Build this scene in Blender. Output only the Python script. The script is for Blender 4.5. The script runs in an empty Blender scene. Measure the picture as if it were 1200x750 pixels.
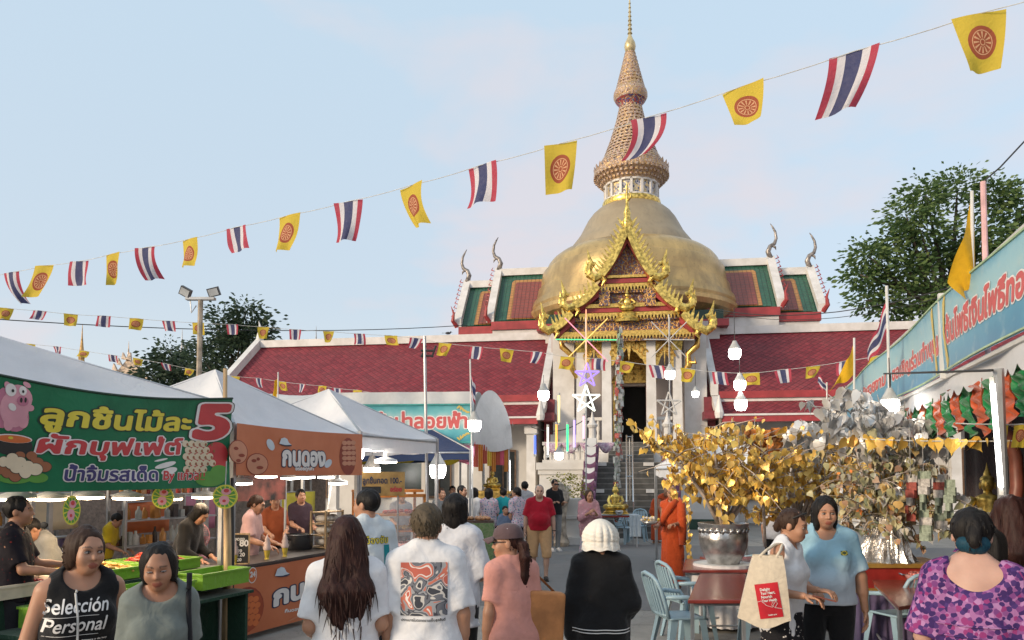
import bpy, bmesh, math, random
import numpy as np
from mathutils import Vector, Matrix
from mathutils.bvhtree import BVHTree
random.seed(7); rng = np.random.default_rng(7)
SC = bpy.context.scene
COL = SC.collection
R = math.radians
PI = math.pi
# ------------------------------------------------------------------ camera
FPX, TILT, HORIZ, CAMH = 870.0, R(3.0), 556.0, 1.88
CY = HORIZ - FPX * math.tan(TILT)
cam = bpy.data.cameras.new('camera')
cam.sensor_width = 36.0
cam.lens = 36.0 * FPX / 1200.0
cam.shift_y = (CY - 375.0) / 1200.0
cam.clip_start = 0.05
cam.clip_end = 3000.0
cam_ob = bpy.data.objects.new('camera', cam)
cam_ob.location = (0, 0, CAMH)
cam_ob.rotation_euler = (R(90) + TILT, 0, 0)
COL.objects.link(cam_ob)
SC.camera = cam_ob
# ------------------------------------------------------------------ sky, sun, exposure
SUN_EL, SUN_AZ = R(17.0), R(-123.0)          # azimuth of the sun, clockwise from +Y: behind and to the left
SKY_STR = 0.13
SUN_STR = 1.35
SC.view_settings.view_transform = 'Standard'
SC.view_settings.look = 'None'
SC.view_settings.gamma = 1.0
SC.view_settings.use_curve_mapping = False
SC.view_settings.exposure = 1.1
world = bpy.data.worlds.new('World')
SC.world = world
world.use_nodes = True
wn, wl = world.node_tree.nodes, world.node_tree.links
wn.clear()
w_out = wn.new('ShaderNodeOutputWorld')
w_bg = wn.new('ShaderNodeBackground')
w_bg.inputs['Strength'].default_value = SKY_STR
w_sky = wn.new('ShaderNodeTexSky')
w_sky.sky_type = 'NISHITA'
w_sky.sun_disc = False
w_sky.sun_elevation = SUN_EL
w_sky.sun_rotation = SUN_AZ
w_sky.air_density = 1.0
w_sky.dust_density = 2.5
w_sky.ozone_density = 1.0
w_tc = wn.new('ShaderNodeTexCoord')
w_map = wn.new('ShaderNodeMapping')
w_map.inputs['Scale'].default_value = (1.0, 1.0, 2.4)
w_map.inputs['Location'].default_value = (0.35, 0.1, 0.2)
w_no = wn.new('ShaderNodeTexNoise')
w_no.inputs['Scale'].default_value = 1.9
w_no.inputs['Detail'].default_value = 5.0
w_no.inputs['Roughness'].default_value = 0.55
w_no.inputs['Distortion'].default_value = 0.25
w_rp = wn.new('ShaderNodeValToRGB')
w_rp.color_ramp.elements[0].position = 0.49
w_rp.color_ramp.elements[1].position = 0.60
w_rp.color_ramp.elements[0].color = (0, 0, 0, 1)
w_rp.color_ramp.elements[1].color = (1, 1, 1, 1)
# more veil towards the horizon
w_sep = wn.new('ShaderNodeSeparateXYZ')
w_hz = wn.new('ShaderNodeMapRange')
w_hz.inputs['From Min'].default_value = 0.0
w_hz.inputs['From Max'].default_value = 0.62
w_hz.inputs['To Min'].default_value = 0.95
w_hz.inputs['To Max'].default_value = 0.3
w_add = wn.new('ShaderNodeMath'); w_add.operation = 'MULTIPLY'
w_mix = wn.new('ShaderNodeMix'); w_mix.data_type = 'RGBA'
w_mul = wn.new('ShaderNodeMix'); w_mul.data_type = 'RGBA'; w_mul.blend_type = 'MULTIPLY'
CLOUD = (2.98, 2.62, 2.70, 1)
HAZE_HI, HAZE_LO = (2.28, 2.88, 3.36, 1), (2.72, 2.84, 2.98, 1)
w_rpz = wn.new('ShaderNodeValToRGB')                     # evening haze: pale blue overhead, near white low down
w_rpz.color_ramp.elements[0].position = 0.02; w_rpz.color_ramp.elements[1].position = 0.62
w_rpz.color_ramp.elements.new(0.22).color = (2.32, 2.66, 2.98, 1); w_rpz.color_ramp.elements[2].position = 0.62; w_rpz.color_ramp.elements[0].color = HAZE_LO; w_rpz.color_ramp.elements[2].color = HAZE_HI
w_mix.inputs[7].default_value = CLOUD
w_mul.blend_type = 'MIX'; w_mul.inputs[0].default_value = 0.82
wl.new(w_tc.outputs['Generated'], w_map.inputs['Vector'])
wl.new(w_map.outputs['Vector'], w_no.inputs['Vector'])
wl.new(w_tc.outputs['Generated'], w_sep.inputs[0])
w_bank = wn.new('ShaderNodeMath'); w_bank.operation = 'MULTIPLY_ADD'          # the cloud bank lies to the right
w_bank.inputs[1].default_value = 0.32
wl.new(w_sep.outputs['X'], w_bank.inputs[0]); wl.new(w_no.outputs['Fac'], w_bank.inputs[2]); wl.new(w_bank.outputs[0], w_rp.inputs['Fac'])
wl.new(w_sep.outputs['Z'], w_hz.inputs['Value'])
wl.new(w_rp.outputs['Color'], w_add.inputs[0]); wl.new(w_hz.outputs['Result'], w_add.inputs[1])
wl.new(w_sep.outputs['Z'], w_rpz.inputs['Fac'])
wl.new(w_rpz.outputs['Color'], w_mul.inputs[7])
wl.new(w_sky.outputs['Color'], w_mul.inputs[6])
wl.new(w_mul.outputs[2], w_mix.inputs[6])
wl.new(w_add.outputs[0], w_mix.inputs[0])
wl.new(w_mix.outputs[2], w_bg.inputs['Color'])
wl.new(w_bg.outputs[0], w_out.inputs['Surface'])
sun = bpy.data.lights.new('sun', 'SUN')
sun.energy = SUN_STR
sun.angle = R(10.0)
sun.color = (1.0, 0.80, 0.58)
sun_ob = bpy.data.objects.new('sun', sun)
_sd = Vector((math.sin(SUN_AZ) * math.cos(SUN_EL), math.cos(SUN_AZ) * math.cos(SUN_EL), math.sin(SUN_EL)))
sun_ob.rotation_euler = _sd.to_track_quat('Z', 'Y').to_euler()
sun_ob.location = _sd * 60
COL.objects.link(sun_ob)
SC.cycles.use_denoising = True
SC.cycles.max_bounces = 6
SC.cycles.diffuse_bounces = 3
SC.cycles.transparent_max_bounces = 8
SC.cycles.sample_clamp_indirect = 4.0
# ------------------------------------------------------------------ pixel <-> place helpers (photo pixels, 1200 x 750)
_cf = Vector((0, math.cos(TILT), math.sin(TILT))); _cu = Vector((0, -math.sin(TILT), math.cos(TILT)))
CAMP = Vector((0, 0, CAMH))
def ray(px, py):
 return Vector((1, 0, 0)) * ((px - 600) / FPX) + _cu * (-(py - CY) / FPX) + _cf
def P(px, py, Y):
 d = ray(px, py); return CAMP + d * (Y / d.y)
def G(px, py, z=0.0):
 d = ray(px, py); return CAMP + d * ((z - CAMH) / d.z)
def proj(p):
 v = Vector(p) - CAMP; d = v.dot(_cf)
 return (600 + FPX * v.x / d, CY - FPX * v.dot(_cu) / d)
# ------------------------------------------------------------------ colours and materials
def lin(c):
 c = c / 255.0
 return c / 12.92 if c <= 0.04045 else ((c + 0.055) / 1.055) ** 2.4
def S(r, g, b, k=1.0):
 return (lin(r) * k, lin(g) * k, lin(b) * k)
MATS = {}
class NG:
 """tiny node-graph builder"""
 def __init__(s, name):
  s.m = bpy.data.materials.new(name); s.m.use_nodes = True
  s.n = s.m.node_tree.nodes; s.l = s.m.node_tree.links
  s.b = s.n['Principled BSDF']; s.out = s.n['Material Output']
 def new(s, t, **kw):
  x = s.n.new(t)
  for k, v in kw.items(): setattr(x, k, v)
  return x
 def link(s, a, b): s.l.new(a, b)
 def val(s, sock, v):
  if hasattr(v, 'is_output'): s.l.new(v, sock)
  elif isinstance(v, tuple) and len(v) == 3 and sock.type == 'RGBA': sock.default_value = (*v, 1)
  else: sock.default_value = v
 def math(s, op, a, b=0.0, c=None):
  x = s.new('ShaderNodeMath', operation=op); s.val(x.inputs[0], a); s.val(x.inputs[1], b)
  if c is not None: s.val(x.inputs[2], c)
  return x.outputs[0]
 def mix(s, f, a, b, mode='MIX'):
  x = s.new('ShaderNodeMix', data_type='RGBA', blend_type=mode)
  s.val(x.inputs[0], f); s.val(x.inputs[6], a); s.val(x.inputs[7], b)
  return x.outputs[2]
 def coord(s, what='Object', scale=None):
  t = s.new('ShaderNodeTexCoord').outputs[what]
  if scale is not None:
   mp = s.new('ShaderNodeMapping'); s.l.new(t, mp.inputs[0]); mp.inputs['Scale'].default_value = scale
   t = mp.outputs[0]
  return t
 def noise(s, vec, scale, detail=3.0, rough=0.55, dist=0.0):
  x = s.new('ShaderNodeTexNoise'); s.l.new(vec, x.inputs['Vector'])
  x.inputs['Scale'].default_value = scale; x.inputs['Detail'].default_value = detail
  x.inputs['Roughness'].default_value = rough; x.inputs['Distortion'].default_value = dist
  return x.outputs['Fac']
 def ramp(s, fac, stops, interp='LINEAR'):
  x = s.new('ShaderNodeValToRGB'); s.l.new(fac, x.inputs[0]); cr = x.color_ramp; cr.interpolation = interp
  while len(cr.elements) < len(stops): cr.elements.new(0.5)
  for e, (p, c) in zip(cr.elements, stops):
   e.position = p; e.color = (*c, 1) if len(c) == 3 else c
  return x.outputs[0]
 def xyz(s, vec):
  x = s.new('ShaderNodeSeparateXYZ'); s.l.new(vec, x.inputs[0]); return x.outputs
 def bump(s, h, strength=0.3, dist=0.01):
  x = s.new('ShaderNodeBump'); x.inputs['Strength'].default_value = strength; x.inputs['Distance'].default_value = dist
  s.l.new(h, x.inputs['Height']); s.l.new(x.outputs[0], s.b.inputs['Normal'])
 def base(s, c): s.val(s.b.inputs['Base Color'], c)
 def set(s, **kw):
  for k, v in kw.items(): s.val(s.b.inputs[k.replace('_', ' ')], v)
def mat(name, col=(.5, .5, .5), rough=0.6, metal=0.0, var=0.12, scale=6.0, bump=0.0, bscale=None, emis=0.0, ecol=None,
  col2=None, coord='Object', stretch=None, trans=0.0, sheen=0.0, alpha=None, sss=0.0, spec=None, detail=4.0):
 if name in MATS: return MATS[name]
 g = NG(name)
 v = g.coord(coord, stretch)
 n = g.noise(v, scale, detail)
 c2 = col2 or tuple(max(0, x * (1 - var * 2)) for x in col)
 c1 = col if col2 else tuple(min(1, x * (1 + var)) for x in col)
 g.base(g.ramp(n, [(0.35, c2), (0.65, c1)]))
 g.set(Roughness=rough, Metallic=metal)
 if spec is not None: g.b.inputs['Specular IOR Level'].default_value = spec
 if bump:
  n2 = g.noise(v, bscale or scale * 4, 5.0)
  g.bump(n2, bump, 0.01)
 if emis:
  g.b.inputs['Emission Color'].default_value = (*(ecol or col), 1); g.b.inputs['Emission Strength'].default_value = emis
 if trans: g.b.inputs['Transmission Weight'].default_value = trans
 if sheen: g.b.inputs['Sheen Weight'].default_value = sheen
 if sss:
  g.b.inputs['Subsurface Weight'].default_value = sss; g.b.inputs['Subsurface Radius'].default_value = (0.02, 0.008, 0.004)
 MATS[name] = g.m
 return g.m
def cloth_mat(name, col, col2=None, var=0.06, wr=0.35, scale=14.0, rough=0.85, see=0.0):
 """woven cloth: fine weave and soft creases"""
 if name in MATS: return MATS[name]
 g = NG(name); v = g.coord('Object')
 n = g.noise(v, scale, 4.0, 0.6, 0.4)
 c2 = col2 or tuple(x * (1 - 2 * var) for x in col)
 g.base(g.ramp(n, [(0.35, c2), (0.65, col)])); g.set(Roughness=rough); g.b.inputs['Sheen Weight'].default_value = 0.15
 g.b.inputs['Specular IOR Level'].default_value = 0.2
 h = g.math('ADD', g.noise(v, 9.0, 3.0, 0.5, 1.2), g.math('MULTIPLY', g.noise(v, 420.0, 1.0), 0.06))
 g.bump(h, wr, 0.03)
 if see:
  # thin cloth lets light through
  t = g.new('ShaderNodeBsdfTranslucent'); t.inputs[0].default_value = (*col, 1)
  mx = g.new('ShaderNodeMixShader'); mx.inputs[0].default_value = see
  g.link(g.b.outputs[0], mx.inputs[1]); g.link(t.outputs[0], mx.inputs[2]); g.link(mx.outputs[0], g.out.inputs[0])
 MATS[name] = g.m
 return g.m
def lamp_mat(name, col, strength):
 if name in MATS: return MATS[name]
 g = NG(name); g.base(col); g.set(Roughness=0.4)
 g.b.inputs['Emission Color'].default_value = (*col, 1); g.b.inputs['Emission Strength'].default_value = strength
 MATS[name] = g.m
 return g.m
# ------------------------------------------------------------------ mesh builder
class MB:
 def __init__(s, M=None):
  s.v = []; s.f = []; s.mi = []; s.uv = []; s.M = M or Matrix(); s.cur = 0; s.hasuv = False
 def add(s, vs, fs, mi=None, uvs=None):
  o = len(s.v); M = s.M
  s.v.extend([M @ Vector(p) for p in vs])
  for k, f in enumerate(fs):
   s.f.append([i + o for i in f]); s.mi.append(s.cur if mi is None else mi)
   if uvs is not None: s.hasuv = True; s.uv.append(uvs[k])
   else: s.uv.append([(0, 0)] * len(f))
  return s
 def box(s, c, size, rz=0.0, mi=None, taper=1.0):
  x, y, z = [q / 2 for q in size]; T = Matrix.Translation(c) @ Matrix.Rotation(rz, 4, 'Z')
  t = taper
  vs = [(-x, -y, -z), (x, -y, -z), (x, y, -z), (-x, y, -z), (-x * t, -y * t, z), (x * t, -y * t, z), (x * t, y * t, z), (-x * t, y * t, z)]
  return s.add([T @ Vector(p) for p in vs], [(3, 2, 1, 0), (4, 5, 6, 7), (0, 1, 5, 4), (1, 2, 6, 5), (2, 3, 7, 6), (3, 0, 4, 7)], mi)
 def box2(s, lo, hi, mi=None):
  return s.box([(a + b) / 2 for a, b in zip(lo, hi)], [abs(b - a) for a, b in zip(lo, hi)], 0, mi)
 def tube(s, pts, r, n=8, mi=None, caps=True):
  pts = [Vector(p) for p in pts]; rs = r if isinstance(r, (list, tuple)) else [r] * len(pts)
  vs = []; fs = []
  prev = None
  for i, p in enumerate(pts):
   d = (pts[min(i + 1, len(pts) - 1)] - pts[max(i - 1, 0)])
   if d.length < 1e-9: d = Vector((0, 0, 1))
   d.normalize()
   if prev is None:
    a = d.orthogonal().normalized()
   else:
    a = prev - d * prev.dot(d)
    a = a.normalized() if a.length > 1e-6 else d.orthogonal().normalized()
   prev = a; b = d.cross(a)
   for k in range(n):
    t = 2 * PI * k / n
    vs.append(p + (a * math.cos(t) + b * math.sin(t)) * rs[i])
  for i in range(len(pts) - 1):
   for k in range(n):
    k2 = (k + 1) % n
    fs.append((i * n + k, i * n + k2, (i + 1) * n + k2, (i + 1) * n + k))
  if caps:
   fs.append(tuple(range(n - 1, -1, -1))); fs.append(tuple((len(pts) - 1) * n + k for k in range(n)))
  return s.add(vs, fs, mi)
 def lathe(s, prof, n=24, c=(0, 0, 0), mi=None, mif=None, a0=0.0, a1=2 * PI, ell=1.0):
  """prof: list of (r, z)"""
  vs = []; fs = []; mis = []; full = abs(a1 - a0 - 2 * PI) < 1e-6; m = n if full else n + 1
  for (r, z) in prof:
   for k in range(m):
    t = a0 + (a1 - a0) * k / n
    vs.append((c[0] + r * math.cos(t), c[1] + r * math.sin(t) * ell, c[2] + z))
  uvs = []
  for i in range(len(prof) - 1):
   for k in range(n):
    k2 = (k + 1) % m
    fs.append((i * m + k, i * m + k2, (i + 1) * m + k2, (i + 1) * m + k))
    uvs.append([(k / n, i), ((k + 1) / n, i), ((k + 1) / n, i + 1), (k / n, i + 1)])
    mis.append(mif(i) if mif else (s.cur if mi is None else mi))
  o = len(s.f)
  s.add(vs, fs, 0, uvs); s.mi[o:] = mis
  return s
 def prism(s, poly, h0, h1, axis='Z', mi=None):
  """poly: 2D outline; extruded between h0 and h1 along axis (Y: poly=(x,z); X: poly=(y,z))"""
  def q(p, h):
   return (p[0], p[1], h) if axis == 'Z' else (p[0], h, p[1]) if axis == 'Y' else (h, p[0], p[1])
  n = len(poly)
  vs = [q(p, h0) for p in poly] + [q(p, h1) for p in poly]
  fs = [tuple(range(n - 1, -1, -1)), tuple(range(n, 2 * n))] + [(k, (k + 1) % n, n + (k + 1) % n, n + k) for k in range(n)]
  return s.add(vs, fs, mi)
 def sphere(s, c, r, n=12, m=8, mi=None, M=None):
  r = r if isinstance(r, (tuple, list)) else (r, r, r)
  vs = []; fs = []
  for i in range(m + 1):
   t = PI * i / m
   for k in range(n):
    a = 2 * PI * k / n
    p = Vector((r[0] * math.sin(t) * math.cos(a), r[1] * math.sin(t) * math.sin(a), r[2] * math.cos(t)))
    if M is not None: p = M @ p
    vs.append(p + Vector(c))
  for i in range(m):
   for k in range(n):
    k2 = (k + 1) % n
    fs.append((i * n + k, (i + 1) * n + k, (i + 1) * n + k2, i * n + k2))
  return s.add(vs, fs, mi)
 def sheet(s, fn, nu, nv, mi=None, thick=0.0):
  """grid surface fn(u,v) u,v in 0..1, carries uv; thick gives it a back"""
  vs = [Vector(fn(i / nu, j / nv)) for j in range(nv + 1) for i in range(nu + 1)]
  fs = []; uvs = []
  for j in range(nv):
   for i in range(nu):
    a = j * (nu + 1) + i
    fs.append((a, a + 1, a + nu + 2, a + nu + 1))
    uvs.append([(i / nu, j / nv), ((i + 1) / nu, j / nv), ((i + 1) / nu, (j + 1) / nv), (i / nu, (j + 1) / nv)])
  return s.add(vs, fs, mi, uvs)
 def build(s, name, mats=None, parent=None, smooth=False, world=False, thick=0.0, angle=None):
  me = bpy.data.meshes.new(name)
  vs = s.v
  if world and parent is not None:
   Mi = wmat(parent).inverted(); vs = [Mi @ p for p in vs]
  me.from_pydata([tuple(p) for p in vs], [], s.f)
  if s.hasuv:
   ul = me.uv_layers.new(name='UVMap'); flat = [c for f in s.uv for q in f for c in q]
   ul.data.foreach_set('uv', flat)
  ms = mats if isinstance(mats, (list, tuple)) else [mats]
  for m in ms:
   if m is not None: me.materials.append(m)
  if len(ms) > 1: me.polygons.foreach_set('material_index', s.mi)
  if smooth or angle:
   me.polygons.foreach_set('use_smooth', [True] * len(me.polygons))
   if angle: me.set_sharp_from_angle(angle=R(angle))
  me.update()
  o = bpy.data.objects.new(name, me); COL.objects.link(o)
  if parent is not None: o.parent = parent
  if thick:
   md = o.modifiers.new('thickness', 'SOLIDIFY'); md.thickness = thick; md.offset = 0.0
  return o
def wmat(o):
 M = Matrix.LocRotScale(o.location, o.rotation_euler, o.scale)
 return wmat(o.parent) @ M if o.parent else M
def mesh_np(name, V, F, mats, parent=None, smooth=True, uv=None):
 me = bpy.data.meshes.new(name)
 V = np.asarray(V, np.float32); F = np.asarray(F, np.int32)
 n = F.shape[1]
 me.vertices.add(len(V)); me.vertices.foreach_set('co', V.ravel())
 me.loops.add(F.size); me.loops.foreach_set('vertex_index', F.ravel())
 me.polygons.add(len(F)); me.polygons.foreach_set('loop_start', np.arange(0, F.size, n, dtype=np.int32))
 me.update(calc_edges=True)
 if smooth: me.polygons.foreach_set('use_smooth', np.ones(len(F), bool))
 if uv is not None:
  ul = me.uv_layers.new(name='UVMap'); ul.data.foreach_set('uv', np.asarray(uv, np.float32).ravel())
 for m in (mats if isinstance(mats, (list, tuple)) else [mats]): me.materials.append(m)
 o = bpy.data.objects.new(name, me); COL.objects.link(o)
 if parent is not None: o.parent = parent
 return o
def thing(name, label, cat, loc=(0, 0, 0), rz=0.0, group=None):
 o = bpy.data.objects.new(name, None); COL.objects.link(o)
 o.empty_display_size = 0.1
 o.location = loc; o.rotation_euler = (0, 0, rz)
 return tag(o, label, cat, group)
def tag(o, label=None, cat=None, group=None, kind=None):
 if label: o['label'] = label
 if cat: o['category'] = cat
 if group: o['group'] = group
 if kind: o['kind'] = kind
 return o
def copy_tree(o, parent=None, label=None, loc=None, rz=None):
 c = o.copy(); COL.objects.link(c); c.parent = parent
 if label: c['label'] = label
 if loc is not None: c.location = loc
 if rz is not None: c.rotation_euler = (0, 0, rz)
 for ch in list(o.children): copy_tree(ch, c)
 return c
# ------------------------------------------------------------------ lettering: glyph outlines -> distance field -> clean polygons
_outl = {}
def glyph_outline(text):
 if text in _outl: return _outl[text]
 c = bpy.data.curves.new('lettering_source', 'FONT'); c.body = text; c.fill_mode = 'NONE'; c.resolution_u = 4
 o = bpy.data.objects.new('lettering_source', c); COL.objects.link(o)
 dg = bpy.context.evaluated_depsgraph_get()
 me = bpy.data.meshes.new_from_object(o.evaluated_get(dg))
 V = np.array([v.co[:2] for v in me.vertices]); E = np.array([e.vertices[:] for e in me.edges])
 bpy.data.objects.remove(o); bpy.data.curves.remove(c); bpy.data.meshes.remove(me)
 _outl[text] = (V[E[:, 0]], V[E[:, 1]])
 return _outl[text]
def field_polys(D, xs, ys, run=6):
 """polygons of {D<0} on a grid (marching squares); returns verts, faces"""
 vs = []; fs = []
 ny, nx = D.shape
 ins = D < 0
 c = ins[:-1, :-1] * 1 + ins[:-1, 1:] * 2 + ins[1:, 1:] * 4 + ins[1:, :-1] * 8
 def cross(a, b, pa, pb):
  t = a / (a - b); return (pa[0] + (pb[0] - pa[0]) * t, pa[1] + (pb[1] - pa[1]) * t)
 for j in range(ny - 1):
  i = 0
  while i < nx - 1:
   k = c[j, i]
   if k == 0: i += 1; continue
   if k == 15:
    e = i
    while e < nx - 1 and c[j, e] == 15 and e - i < run: e += 1
    o = len(vs); vs += [(xs[i], ys[j]), (xs[e], ys[j]), (xs[e], ys[j + 1]), (xs[i], ys[j + 1])]
    fs.append((o, o + 1, o + 2, o + 3)); i = e; continue
   pc = [(xs[i], ys[j]), (xs[i + 1], ys[j]), (xs[i + 1], ys[j + 1]), (xs[i], ys[j + 1])]
   dv = [D[j, i], D[j, i + 1], D[j + 1, i + 1], D[j + 1, i]]
   poly = []
   for q in range(4):
    q2 = (q + 1) % 4
    if dv[q] < 0: poly.append(pc[q])
    if (dv[q] < 0) != (dv[q2] < 0): poly.append(cross(dv[q], dv[q2], pc[q], pc[q2]))
   if len(poly) >= 3:
    o = len(vs); vs += poly; fs.append(tuple(range(o, o + len(poly))))
   i += 1
 return vs, fs
_tf = {}
def text_polys(text, grow=0.0, cell=0.035, shear=0.0):
 """(verts2d, faces, width, ymin, ymax) in em units; grow thickens the strokes"""
 key = (text, cell)
 if key not in _tf:
  A, B = glyph_outline(text)
  mg = 0.16
  lo = np.minimum(A.min(0), B.min(0)) - mg; hi = np.maximum(A.max(0), B.max(0)) + mg
  xs = np.arange(lo[0], hi[0] + cell, cell); ys = np.arange(lo[1], hi[1] + cell, cell)
  D = np.zeros((len(ys), len(xs)))
  e = B - A; ee = (e ** 2).sum(1) + 1e-12
  for j, y in enumerate(ys):
   ax = xs[:, None] - A[None, :, 0]; ay = y - A[None, :, 1]
   t = np.clip((ax * e[:, 0] + ay * e[:, 1]) / ee, 0, 1)
   d2 = ((ax - t * e[:, 0]) ** 2 + (ay - t * e[:, 1]) ** 2).min(1)
   up = (A[:, 1] <= y) & (B[:, 1] > y); dn = (A[:, 1] > y) & (B[:, 1] <= y)
   cr = e[None, :, 0] * ay - e[None, :, 1] * ax
   wn_ = ((up & (cr > 0)).sum(1) - (dn & (cr < 0)).sum(1))
   D[j] = np.sqrt(d2) * np.where(wn_ != 0, -1, 1)
  _tf[key] = (D, xs, ys, A[:, 0].min(), A[:, 0].max())
 D, xs, ys, x0, x1 = _tf[key]
 vs, fs = field_polys(D - grow, xs - x0, ys)
 if shear: vs = [(x + y * shear, y) for x, y in vs]
 return vs, fs, x1 - x0
def lettering(text, surf, x, y, size, matl, parent, grow=0.02, shear=0.0, width=None, lift=0.006, cell=0.035, name='lettering', rise=0.0, world=True):
 """writes text on a surface surf(u_metres, v_metres, lift); x,y = left end of the baseline; width squeezes to a given length"""
 vs, fs, w = text_polys(text, grow, cell, shear)
 sx = (width / w) if width else size
 mb = MB(); mb.add([surf(x + a * sx, y + b * size + rise * a * sx, lift) for a, b in vs], fs)
 return mb.build(name, matl, parent, world=world)
def patch(mb, surf, pts, lift=0.004, mi=None):
 """convex outline pts (u,v) laid on a surface as a fan"""
 cx = sum(p[0] for p in pts) / len(pts); cy = sum(p[1] for p in pts) / len(pts)
 n = len(pts)
 mb.add([surf(cx, cy, lift)] + [surf(p[0], p[1], lift) for p in pts], [(0, 1 + k, 1 + (k + 1) % n) for k in range(n)], mi)
def oval(cx, cy, rx, ry, n=20, rot=0.0, a0=0.0, a1=2 * PI):
 c, s_ = math.cos(rot), math.sin(rot)
 out = []
 for k in range(n):
  t = a0 + (a1 - a0) * k / (n if a1 - a0 > 6.2 else n - 1)
  a, b = rx * math.cos(t), ry * math.sin(t)
  out.append((cx + a * c - b * s_, cy + a * s_ + b * c))
 return out
def catenary(a, b, sag, n=12):
 a, b = Vector(a), Vector(b)
 return [a.lerp(b, i / n) - Vector((0, 0, 4 * sag * (i / n) * (1 - i / n))) for i in range(n + 1)]
def heart_leaf(size):
 """bodhi leaf outline in x,y with its stalk at the origin and a drawn-out tip"""
 h = [(0, 0), (.28, .06), (.46, -.14), (.42, -.45), (.2, -.72), (.05, -.92), (0, -1.12), (-.05, -.92), (-.2, -.72), (-.42, -.45), (-.46, -.14), (-.28, .06)]
 return [(x * size, y * size) for x, y in h]
# ------------------------------------------------------------------ shared materials
M_white = mat('white_plaster', (.66, .64, .61), .7, var=.06, scale=1.2, col2=(.55, .53, .50), bump=.08, bscale=30)
M_whitetrim = mat('white_trim', (.72, .70, .68), .6, var=.05, scale=2.0, col2=(.58, .56, .53))
M_red = mat('red_fascia', (.36, .045, .05), .5, var=.12, scale=2.5)
M_steel = mat('steel', (.55, .56, .57), .3, .85, var=.05)
M_chrome = mat('stainless_rail', (.7, .7, .7), .2, 1.0, var=.03)
M_polewhite = mat('white_painted_pole', (.62, .62, .60), .45, var=.06, scale=3)
M_greypole = mat('galvanised_pole', (.42, .43, .44), .4, .6, var=.08)
M_black = mat('black_rubber', (.015, .015, .016), .6, var=.1)
M_wire = mat('black_cable', (.03, .03, .03), .7, var=.1)
M_gold = mat('gilded', (.78, .50, .13), .3, .75, var=.2, scale=14, bump=.25, bscale=40)
M_goldbright = mat('gold_leaf', (.80, .56, .15), .30, .75, var=.3, scale=9, bump=.3, bscale=30)
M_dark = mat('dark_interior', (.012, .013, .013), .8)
def gilt_mat(name, ground, scale=9.0, gold=(.72, .46, .13), amount=.42, third=(.30, .06, .05)):
 if name in MATS: return MATS[name]
 g = NG(name); v = g.coord('Object')
 vo = g.new('ShaderNodeTexVoronoi', feature='DISTANCE_TO_EDGE'); g.link(v, vo.inputs['Vector']); vo.inputs['Scale'].default_value = scale
 v2 = g.new('ShaderNodeTexVoronoi', feature='F1'); g.link(v, v2.inputs['Vector']); v2.inputs['Scale'].default_value = scale * 2.3
 no = g.noise(v, scale * 1.4, 4.0, .6, 1.5)
 f = g.math('ADD', g.math('MULTIPLY', vo.outputs['Distance'], 1.6), g.math('MULTIPLY', no, .9))
 isg = g.math('LESS_THAN', f, amount + .25)
 isr = g.math('GREATER_THAN', v2.outputs['Distance'], .42)
 c = g.mix(isr, ground, third); c = g.mix(isg, c, gold)
 g.base(c); g.set(Roughness=.38); g.val(g.b.inputs['Metallic'], g.math('MULTIPLY', isg, .6))
 g.bump(f, .8, .05)
 MATS[name] = g.m
 return g.m
M_gilt_blue = gilt_mat('gilt_on_blue_glass', (.17, .18, .26), 5.5, (.50, .32, .12), .27, (.22, .09, .07))
M_gilt_red = gilt_mat('gilt_on_red', (.19, .055, .035), 7.0, (.52, .30, .10), .36, (.12, .10, .14))
M_spire = gilt_mat('spire_mosaic', (.34, .17, .11), 6.0, (.52, .35, .17), .34, (.46, .36, .30))
def tile_mat():
 g = NG('red_roof_tiles'); uv = g.xyz(g.coord('UV'))
 # uv in metres: diagonal fish-scale tiles
 a = g.math('MULTIPLY', g.math('ADD', uv[0], uv[1]), 3.4); b = g.math('MULTIPLY', g.math('SUBTRACT', uv[0], uv[1]), 3.4)
 fa, fb = g.math('FRACT', a), g.math('FRACT', b)
 d = g.math('MINIMUM', fa, fb)                                # courses overlap: high edge on two sides of the diamond
 cell = g.new('ShaderNodeCombineXYZ'); g.link(g.math('FLOOR', a), cell.inputs[0]); g.link(g.math('FLOOR', b), cell.inputs[1])
 wn_ = g.new('ShaderNodeTexWhiteNoise', noise_dimensions='3D'); g.link(cell.outputs[0], wn_.inputs['Vector'])
 n = g.noise(g.coord('Object'), .8, 5.0)
 c = g.mix(wn_.outputs['Value'], (.16, .021, .030), (.26, .037, .047))
 c = g.mix(g.ramp(n, [(.4, (0, 0, 0)), (.75, (.5, .5, .5))]), c, (.20, .055, .06))
 c = g.mix(g.math('LESS_THAN', d, .09), c, (.07, .012, .016))
 g.base(c); g.set(Roughness=.6); g.b.inputs['Specular IOR Level'].default_value = .25; g.bump(g.math('MINIMUM', d, .35), .9, .08)
 MATS['red_roof_tiles'] = g.m
 return g.m
M_tile = tile_mat()
def glaze(name, c):
 g = NG(name); uv = g.xyz(g.coord('UV'))
 a = g.math('FRACT', g.math('MULTIPLY', uv[0], 5.0)); b = g.math('FRACT', g.math('MULTIPLY', uv[1], 5.0))
 e = g.math('MINIMUM', a, b); n = g.noise(g.coord('Object'), 3.0, 4.0)
 g.base(g.mix(g.math('LESS_THAN', e, .14), g.ramp(n, [(.3, tuple(x * .75 for x in c)), (.7, c)]), tuple(x * .45 for x in c)))
 g.set(Roughness=.4); g.bump(g.math('MINIMUM', e, .3), .6, .05); MATS[name] = g.m
 return g.m
M_tgreen, M_torange, M_tmaroon = glaze('green_glazed_tiles', (.035, .12, .075)), glaze('orange_glazed_tiles', (.50, .24, .07)), glaze('maroon_glazed_tiles', (.27, .068, .048))
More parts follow.
